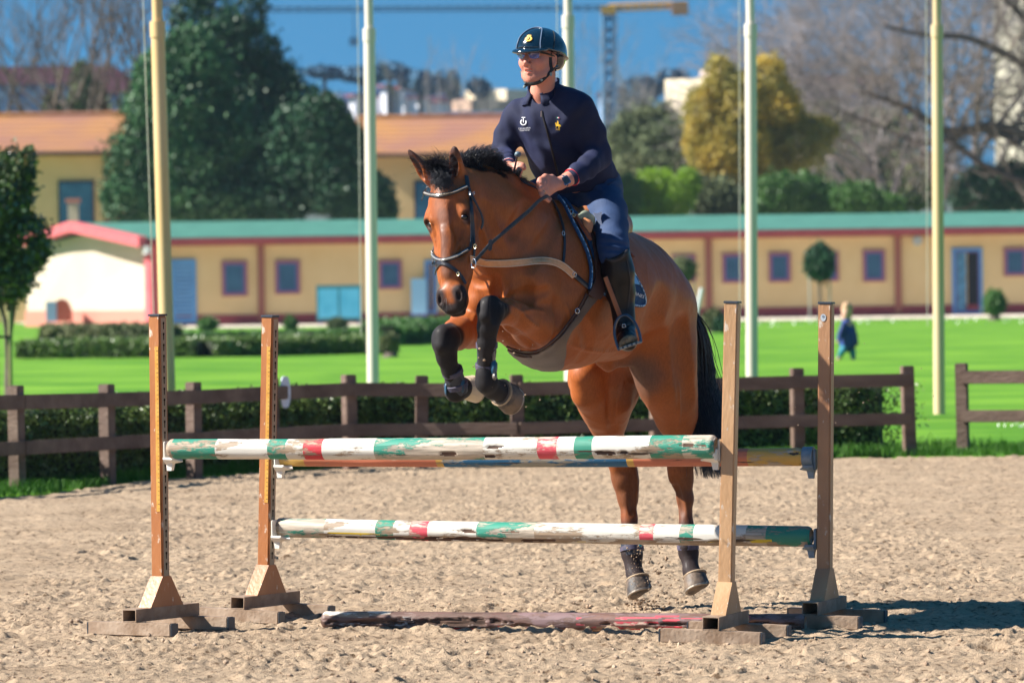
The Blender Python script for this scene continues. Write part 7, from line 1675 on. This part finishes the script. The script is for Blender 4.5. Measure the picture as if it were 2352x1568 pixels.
# cuff stripes
cw = P(1312, 408, 23.725); cd_ = (P(1350, 384, 23.82)-cw).normalized()
for i, m_ in enumerate((bpy.data.materials['red thread'], WEM, bpy.data.materials['green thread'])):
    b = MB(); c = cw+cd_*(.004+.0055*i); b.tube([c-cd_*.003, c-cd_*.002, c+cd_*.002, c+cd_*.003], [.0395, .0415, .0415, .0395], n=22); b.build('cuff_stripe', m_, jacket, smooth=True)
cw2 = P(1168, 382, 23.86); cd2 = (P(1160, 371, 23.95)-cw2).normalized()
for i, m_ in enumerate((bpy.data.materials['red thread'], WEM)):
    b = MB(); c = cw2+cd2*(.002-.006*(1-i)); b.tube([c-cd2*.003, c+cd2*.003], [.038, .038], n=20); b.build('cuff_stripe', m_, jacket, smooth=True)
# ---- collar: standing, open at the front
def collar():
    b = MB(); base = P(1250, 222, 23.965); n = 34; rows = []
    for j, (dz, rx, ryy) in enumerate(((-.045, .104, .094), (-.01, .088, .084), (.02, .076, .078), (.046, .072, .075), (.068, .073, .076))):
        row = []
        for i in range(n):
            an = rad(20+320*i/(n-1)) ; fwd = math.cos(an); lat = math.sin(an)
            open_ = np.clip((math.cos(an)-.55)/.35, 0, 1)
            c = base+hup*dz+hfw*(fwd*ryy-.012*j*.4)+hlf*(lat*rx)
            c += hup*(-fwd*.016*j*.5); c -= hup*(open_*dz*.5 if dz > 0 else 0); row.append(c+Vector((-.004*j, -.006*j, 0)))
        rows.append(row)
    vs = [p for r_ in rows for p in r_]; m = len(rows); fs = [[j*n+i, j*n+i+1, (j+1)*n+i+1, (j+1)*n+i] for j in range(m-1) for i in range(n-1)]
    b.add(vs, fs); o = b.build('collar', JM, jacket, smooth=True)
    md = o.modifiers.new('thickness', 'SOLIDIFY'); md.thickness = .005; md.offset = -1; return o
collar()
# ---- breeches
TR = mat('blue breeches cloth', (.012, .036, .105), (.020, .050, .135), nscale=4, rough=.75, bump=.35, bscale=220); tf = Field((rlo[0], 23.5, P(1200, 640, 24).z), (rhi[0], 24.62, P(1200, 385, 24).z), .0055)
RC([(1350, 420, 24.24, .115), (1368, 432, 24.27, .125)], .05, tf); RC([(1290, 430, 24.16, .075), (1350, 435, 24.22, .105)], .05, tf)
RC([(1374, 440, 24.20, .112), (1397, 488, 24.02, .082), (1402, 520, 23.93, .073), (1408, 562, 23.84, .066), (1411, 590, 23.80, .060), (1413, 606, 23.79, .050)], .04, tf)
RC([(1300, 446, 24.38, .110), (1240, 500, 24.30, .090), (1190, 560, 24.22, .070), (1180, 600, 24.2, .058)], .05, tf); RC([(1250, 425, 24.10, .030), (1237, 436, 24.1, .045), (1290, 432, 24.2, .07)], .05, tf)
def tfold(p):
    q = .003*n3(p, 10, 3)+.0018*n3(p, 25, 4)
    for c, a, rr, am, fr in ((P(1350, 450, 24.1), (.5, 0, 1), .16, .007, 95), (P(1412, 560, 23.75), (.2, .1, 1), .11, .005, 160), (P(1400, 430, 24.1), (.2, 0, 1), .12, .005, 130)):
        d = np.linalg.norm(p-np.array(c), axis=1); q += am*np.clip(1-d/rr, 0, 1)*np.sin(((p-np.array(c))@np.array(a))*fr+n3(p, 7, 2)*2)
    return q
tf.warp(tfold); V, Fq = tf.mesh(); br = mk('breeches', V, Fq, TR, person, smooth=True)
b = MB(); strap('x', tf, [(1396, 425), (1406, 418), (1416, 412)], 23.4, .006, .002, None, None, .001, mb=b, step=4); b.build('pocket_seam', mat('dark blue seam', (.01, .02, .06)), br)
# white cloth corner by the saddle
b = MB(); cl = [P(x, y, 23.85) for x, y in ((1362, 489), (1372, 490), (1383, 486), (1380, 502), (1385, 522), (1375, 512), (1368, 500))]; b.add([tuple(q) for q in cl]+[tuple(q+Vector((0, .03, 0))) for q in cl], [list(range(7)), list(range(7, 14))[::-1]]+[[k, (k+1) % 7, (k+1) % 7+7, k+7] for k in range(7)]); b.build('cloth_corner', mat('pale blue grey cloth', (.40, .45, .58), rough=.8), sad)
# ---- boots
BT = mat('polished black boot leather', (.006, .006, .008), (.010, .010, .013), nscale=6, rough=.34, spec=.3, bump=.1, bscale=20); BTW = mat('matt dark boot panel', (.020, .018, .022), rough=.5)
def rboot(calf, foot, parent):
    al = calf+foot; P3 = [P(*q[:3]) for q in al]; mr = .13
    f = Field([min(p[i] for p in P3)-mr for i in range(3)], [max(p[i] for p in P3)+mr for i in range(3)], .0052)
    RC(calf, .03, f, 0); RC(foot, .025, f, 0)
    top = P(*calf[0][:3]); dn = (P(*calf[1][:3])-top).normalized(); f.plane(tuple(top+dn*.0), tuple(-dn+Vector((-.28, 0, 0))), .004, (np.array(top)-.11, np.array(top)+.11))
    f.warp(lambda p: .0022*n3(p, 12, 5)+.0015*n3(p, 30, 6)); V, Fq = f.mesh(); return mk('boot', V, Fq, BT, parent, smooth=True), f
bt, bff = rboot([(1414, 580, 23.785, .068), (1419, 625, 23.81, .070), (1425, 670, 23.84, .062), (1431, 712, 23.84, .047), (1434, 736, 23.83, .042), (1434, 752, 23.83, .043)],
    [(1434, 756, 23.84, .044), (1437, 772, 23.77, .042), (1441, 784, 23.70, .041), (1444, 788, 23.66, .036)], person)
b = MB(); strap('x', bff, [(1392, 594), (1405, 599), (1422, 596), (1434, 586), (1440, 574)], 23.3, .010, .003, None, None, .0015, mb=b, step=4); b.build('boot_top_trim', BTW, bt, smooth=True)
patch('panel', bff, [(1436, 590), (1444, 600), (1450, 630), (1450, 670), (1446, 705), (1440, 720), (1440, 690), (1443, 650), (1439, 615)], 23.3, .0015, .002, BTW, bt, 4)
b = MB(); strap('x', bff, [(1424, 745), (1436, 748), (1446, 742)], 23.3, .016, .003, None, None, .002, mb=b, step=4); b.build('spur_strap', ZIP, bt, smooth=True); ring(P(1433, 748, 23.72), .008, .002, (0, -1, .2), SIL, 'spur_ring', bt)
b = MB(); a_ = P(1424, 791, 23.635); c_ = P(1463, 780, 23.635); b.tube([a_.lerp(c_, i/6)+Vector((0, -.006*math.sin(i/6*math.pi), -.002+.014*math.sin(i/6*math.pi))) for i in range(7)], [.010, .017, .020, .021, .020, .017, .010], n=10, flat=1.0); b.build('sandy_toe', mat('sand stuck to boot sole', (.40, .28, .16), (.15, .10, .06), nscale=60, rough=.9, bump=1, bscale=90), bt, smooth=True)
rboot([(1180, 582, 24.2, .064), (1188, 640, 24.22, .064), (1198, 695, 24.2, .050), (1203, 735, 24.18, .042)], [(1203, 738, 24.18, .042), (1203, 755, 24.08, .038)], person)
b = MB(); b.tube([P(1443, 577, 23.86), P(1450, 583, 23.86), P(1457, 590, 23.87)], [.006, .008, .007], n=8); b.build('boot_tab', SADL, bt, smooth=True)
# ---- helmet
HM = mat('glossy dark teal helmet shell', (.004, .013, .025), (.005, .017, .031), nscale=3, rough=.13, spec=.7, coat=.8); HMB = mat('black helmet padding', (.01, .01, .012), rough=.6)
hl = Field(np.array(RP(0, 0, 0))-.20, np.array(RP(0, 0, 0))+.20, .0042)
re_((0, -.012, .030), (.108, .134, .108), 0, F_=hl)
re_((0, -.03, .02), (.104, .118, .112), .02, F_=hl)
hl.plane(RP(0, .05, .0225), tuple(-hup*1+hfw*.12), .004)
re_((0, -.055, .0), (.096, .085, .075), .015, F_=hl)
for s in (-1, 1): re_((s*.10, .0, -.04), (.05, .055, .055), .006, 'cut', F_=hl)
hl.plane(RP(0, -.06, -.048), tuple(-hup), .006); hl.plane(RP(0, -.005, -.01), tuple(hfw*1.0-hup*1.0), .006) if False else None
re_((0, .055, -.055), (.12, .10, .078), .004, 'cut', F_=hl)
# peak
hl2 = Field(np.array(RP(0, .1, 0))-.15, np.array(RP(0, .1, 0))+.15, .0035)
re_((0, .070, .026), (.088, .092, .019), 0, F_=hl2, R=[np.array(hlf), np.array((hfw*.97-hup*.24).normalized()), np.array((hup*.97+hfw*.24).normalized())]); re_((0, .064, .013), (.080, .084, .020), .004, 'cut', F_=hl2, R=[np.array(hlf), np.array((hfw*.97-hup*.24).normalized()), np.array((hup*.97+hfw*.24).normalized())])
re_((0, 0, .012), (.075, .097, .10), .002, 'cut', F_=hl)
V, Fq = hl.mesh(); helmet = mk('helmet', V, Fq, HM, person, smooth=True)
V, Fq = hl2.mesh(); mk('peak', V, Fq, HM, helmet, smooth=True)
TRIM = mat('brown grey helmet trim', (.16, .14, .12), rough=.3)
def hshoot(pts, off=.0):
    """points given as directions (left, forward, up) from the helmet centre"""
    c = np.array(RP(0, -.01, .03)); D = np.array([np.array(hlf)*a+np.array(hfw)*b_+np.array(hup)*d for a, b_, d in pts]); D /= np.linalg.norm(D, axis=1, keepdims=True)
    return hl.march(c+D*.19, -D, .19, off)
b = MB(); q = hshoot(resample([(-.55, 1, -.05), (-.5, 1, .25), (-.42, .8, .62), (-.1, .45, 1.0), (.28, .45, 1.0), (.5, .8, .7), (.58, 1, .25), (.60, 1, .0)], .05), .0025); b.tube([tuple(k) for k in q], .0028, n=6); b.build('front_ridge', mat('helmet ridge highlight trim', (.16, .20, .28), rough=.2, coat=1), helmet, smooth=True)
b = MB(); q = hshoot(resample([(.62, -.05, .95), (.85, .25, .6), (.95, .45, .2), (.95, .5, .02)], .05), .0015); b.tube([tuple(k) for k in q], .0018, n=6); b.build('side_seam', HMB, helmet, smooth=True)
b = MB(); q = hshoot(resample([(1.0, .10, -.12), (1.0, -.25, -.16), (.85, -.6, -.2), (.5, -1, -.22), (0, -1.1, -.22)], .05), .001); b.tube([tuple(k) for k in q], .007, n=6, flat=.5); b.build('rear_trim', TRIM, helmet, smooth=True)
# golden crest: crown over a wreathed shield
cc = hshoot([(.08, 1, .34)], .003)[0]; nrm = Vector(tuple(hl.grad(cc[None])[0])); a1 = nrm.cross(Vector((0, 0, 1))).normalized(); a1 = a1 if a1.x > 0 else -a1; b1 = a1.cross(nrm); b1 = b1 if b1.z > 0 else -b1
def badge(polys, th, mtl, name, off=0):
    b = MB()
    for poly in polys:
        n = len(poly); v_ = [Vector(tuple(cc))+a1*x*.00125+b1*y*.00125+nrm*(off-abs(x)*abs(x)*.00001) for x, y in poly]; b.add(v_+[q+nrm*th for q in v_], [list(range(n))[::-1], [i+n for i in range(n)]]+[[i, (i+1) % n, (i+1) % n+n, i+n] for i in range(n)])
    b.build(name, mtl, helmet)
GOLD = mat('gold badge', (.85, .50, .10), rough=.35)
wre = [(rr*math.cos(t), rr*.82*math.sin(t)-2) for i, t in enumerate(np.linspace(0, 2*math.pi, 29)[:-1]) for rr in ((15.5 if i % 2 else 12.5),)]
badge([wre, [(-7, 8), (-9, 15), (-5, 12), (-3, 17), (0, 13), (3, 17), (5, 12), (9, 15), (7, 8)]], .003, GOLD, 'crest'); badge([[(5.5*math.cos(t), 7*math.sin(t)-1) for t in np.linspace(0, 2*math.pi, 15)[:-1]]], .001, mat('dark enamel', (.1, .05, .02)), 'crest_centre', .0032); badge([[(-2, -6), (2, -6), (2.6, 0), (1, 4), (-1, 4), (-2.6, 0)]], .001, GOLD, 'crest_shield', .0045)
# chin strap
b = MB(); 
def face_pts(l, off=.0035):
    c = np.array(RP(0, 0, -.03)); out = []
    for a, b_, d in l:
        D = np.array(hlf)*a+np.array(hfw)*b_+np.array(hup)*d; out.append(D)
    D = np.array(out); tgt = c+D; cen = np.array(RP(0, .0, -.03)); dr = cen-tgt; return bf.march(tgt, dr, .25, off)
ps = face_pts([(.14, .045, .05), (.14, .040, .02), (.14, .035, -.02), (.13, .03, -.06)])
ps = [tuple(p) for p in ps]+[RP(.055, .048, -.108), RP(.035, .062, -.124), RP(.012, .072, -.131), RP(-.012, .074, -.130), RP(-.022, .080, -.140)]
q = resample(ps, .008); v, f = ribbon(q, np.tile(np.array(hlf)*.5+np.array(hfw)*.6-np.array(hup)*.3, (len(q), 1)), .015, .0025); b.add(v, f)
q = resample([tuple(face_pts([(.14, -.085, -.02)])[0]), tuple(face_pts([(.14, -.03, -.045)])[0]), tuple(face_pts([(.13, .025, -.055)])[0])], .008); v, f = ribbon(q, np.tile(np.array(hlf), (len(q), 1)), .012, .0025); b.add(v, f)
q = resample([tuple(face_pts([(-.10, .06, -.05)])[0]), RP(-.040, .060, -.108), RP(-.02, .074, -.126)], .008); v, f = ribbon(q, np.tile(np.array(hfw), (len(q), 1)), .010, .0025); b.add(v, f)
b.build('chin_strap', HMB, helmet, smooth=True)
b = MB(); b.tube([RP(.083, .03, -.083), RP(.086, .03, -.083)], .009, n=10); b.tube([RP(-.022, .080, -.137), RP(-.024, .082, -.148)], .006, n=8); b.tube([RP(.05, .055, -.110), RP(.053, .057, -.112)], .006, n=8); b.build('strap_buckle', mat('grey plastic buckle', (.2, .25, .25), rough=.3), helmet)
# glasses, with a bluish reflection put into the lens colour
GL = bpy.data.materials.new('spectacle lens in reflection blue'); GL.use_nodes = True; g_ = GL.node_tree; pb2 = g_.nodes['Principled BSDF']; pb2.inputs['Base Color'].default_value = (.20, .25, .55, 1); pb2.inputs['Roughness'].default_value = .03; pb2.inputs['Alpha'].default_value = .5; pb2.inputs['Specular IOR Level'].default_value = 1; pb2.inputs['Coat Weight'].default_value = 1; pb2.inputs['Coat Roughness'].default_value = .02
FRM = mat('black spectacle frame', (.01, .01, .012), rough=.3); b = MB(); lens = []
for s in (-1, 1):
    pts = [RP(s*x, y, z-.003) for x, y, z in ((.009, .111, .008), (.030, .109, .012), (.056, .094, .011))]
    b.tube(pts, .0034, n=6); b.tube([RP(s*.056, .094, .011), RP(s*.072, .070, .009), RP(s*.078, .02, .006), RP(s*.079, -.005, .004)], [.004, .005, .004, .003], n=6)
b.tube([RP(-.009, .111, .008), RP(0, .113, .006), RP(.009, .111, .008)], .0026, n=6); gl = b.build('spectacles', FRM, person, smooth=True)
for s in (-1, 1):
    k = [RP(s*x, y, z) for x, y, z in ((.008, .1105, .008), (.030, .1085, .011), (.056, .0935, .010), (.055, .0935, -.014), (.040, .103, -.020), (.020, .1085, -.018), (.010, .110, -.006))]
    b = MB(); b.add(k+[tuple(Vector(q_)-hfw*.0015) for q_ in k], [list(range(7)), list(range(7, 14))[::-1]]+[[i, (i+1) % 7, (i+1) % 7+7, i+7] for i in range(7)]); b.build('lens', GL, gl)
# ---- watch, ring
WT = mat('black watch body', (.012, .013, .016), rough=.15, coat=1); b = MB(); wc = P(1296, 416, 23.705); wd = (P(1284, 422, 23.69)-P(1303, 413, 23.715)).normalized()
b.tube([wc-wd*.009, wc-wd*.007, wc+wd*.007, wc+wd*.009], [.0285, .0305, .0305, .0285], n=20); wt = b.build('wristwatch', mat('dark blue perforated strap', (.015, .03, .05), (.03, .06, .09), nscale=120, rough=.5), person, smooth=True)
fn = Vector((.05, -.93, .25)).normalized(); sx = wd; sy = sx.cross(fn).normalized(); sx = fn.cross(sy).normalized()*-1; Rw = Matrix((sx, sy, fn)).transposed(); wcc = wc+fn*.032+Vector((.006, 0, -.006))
b = MB(); b.box(wcc, (.034, .040, .012), Rw, bev=.003); b.build('case', mat('silver blue watch case', (.3, .35, .45), metal=.8, rough=.2), wt, smooth=True); b = MB(); b.box(wcc+fn*.0062, (.028, .033, .003), Rw, bev=.001); b.build('screen', WT, wt)
b = MB(); rc0 = P(1247, 442, 23.598); d_ = (P(1244, 447, 23.585)-P(1250, 437, 23.61)).normalized(); b.tube([rc0-d_*.002, rc0+d_*.002], [.0118, .0118], n=14); b.build('ring', mat('gold ring', (.85, .62, .3), metal=1, rough=.2), person)
# ================================================= RIDING STICK AND REINS
st = empty('riding_crop', P(1185, 395, 23.73)); world_child(st); tag(st, 'short black riding crop with a round knob held in the right hand', 'riding crop')
b = MB(); b.tube([P(1188, 358, 23.70), P(1184, 378, 23.715), P(1181, 392, 23.725), P(1172, 425, 23.78)], [.0042, .0046, .0055, .0055], n=8); b.build('shaft', mat('dark brown shaft', (.05, .03, .025), rough=.35), st, smooth=True)
bm = bmesh.new(); bmesh.ops.create_uvsphere(bm, u_segments=14, v_segments=10, radius=.0155); bm.verts.index_update(); b = MB(); c = P(1189.3, 354.5, 23.70); b.add([Vector((q.co.x, q.co.y, q.co.z*.85))+c for q in bm.verts], [[q.index for q in f.verts] for f in bm.faces]); bm.free(); b.build('knob', mat('blue grey knob', (.08, .13, .17), (.14, .2, .24), nscale=80, rough=.3), st, smooth=True)
b = MB(); b.tube([P(1194, 389, 23.695), P(1186, 408, 23.72)], [.011, .011], n=8); b.build('grip', mat('black rubber grip', (.015, .018, .025), rough=.5), st, smooth=True)
rn_ = empty('reins', P(1180, 520, 23.5)); world_child(rn_); tag(rn_, 'black leather reins running from the bit ring to the rider hands', 'reins')
REIN = mat('rubber grip rein', (.022, .022, .026), (.05, .048, .05), nscale=70, rough=.5, bump=.5, bscale=150)
pts = [tuple(P(*q)) for q in ((1087, 604, 23.12), (1096, 594, 23.14), (1112, 576, 23.17), (1127, 560, 23.2), (1164, 528, 23.29), (1214, 485, 23.42), (1236, 463, 23.50), (1252, 453, 23.575), (1262, 450, 23.63))]
q = resample(pts, .02); b = MB(); v, f = ribbon(q, np.tile((.55, -.83, .1), (len(q), 1)), np.interp(np.arange(len(q)), [0, len(q)*.3, len(q)*.45, len(q)-1], [.018, .016, .020, .014]), .004, True); b.add(v, f); b.build('left_rein', REIN, rn_, smooth=True)
pts = [tuple(P(*q)) for q in ((1262, 446, 23.66), (1240, 436, 23.62), (1225, 428, 23.66), (1208, 421, 23.70), (1196, 412, 23.72), (1184, 400, 23.76))]; q = resample(pts, .02); b = MB(); v, f = ribbon(q, np.tile((.1, -.8, .6), (len(q), 1)), .013, .004, True); b.add(v, f); b.build('bridge_rein', REIN, rn_, smooth=True)
pts = [tuple(P(*q)) for q in ((994, 604, 23.25), (1000, 560, 23.5), (1060, 480, 23.68), (1120, 430, 23.76), (1176, 408, 23.78))]; q = resample(pts, .02); b = MB(); v, f = ribbon(q, np.tile((-.6, .6, .5), (len(q), 1)), .016, .004, True); b.add(v, f); b.build('right_rein', REIN, rn_, smooth=True)
b = MB(); c = P(1126, 563, 23.195); b.box(c, (.020, .014, .052), Matrix.Rotation(rad(8), 3, 'Y'), bev=.005); b.build('rein_stop', LEA, rn_, smooth=True)
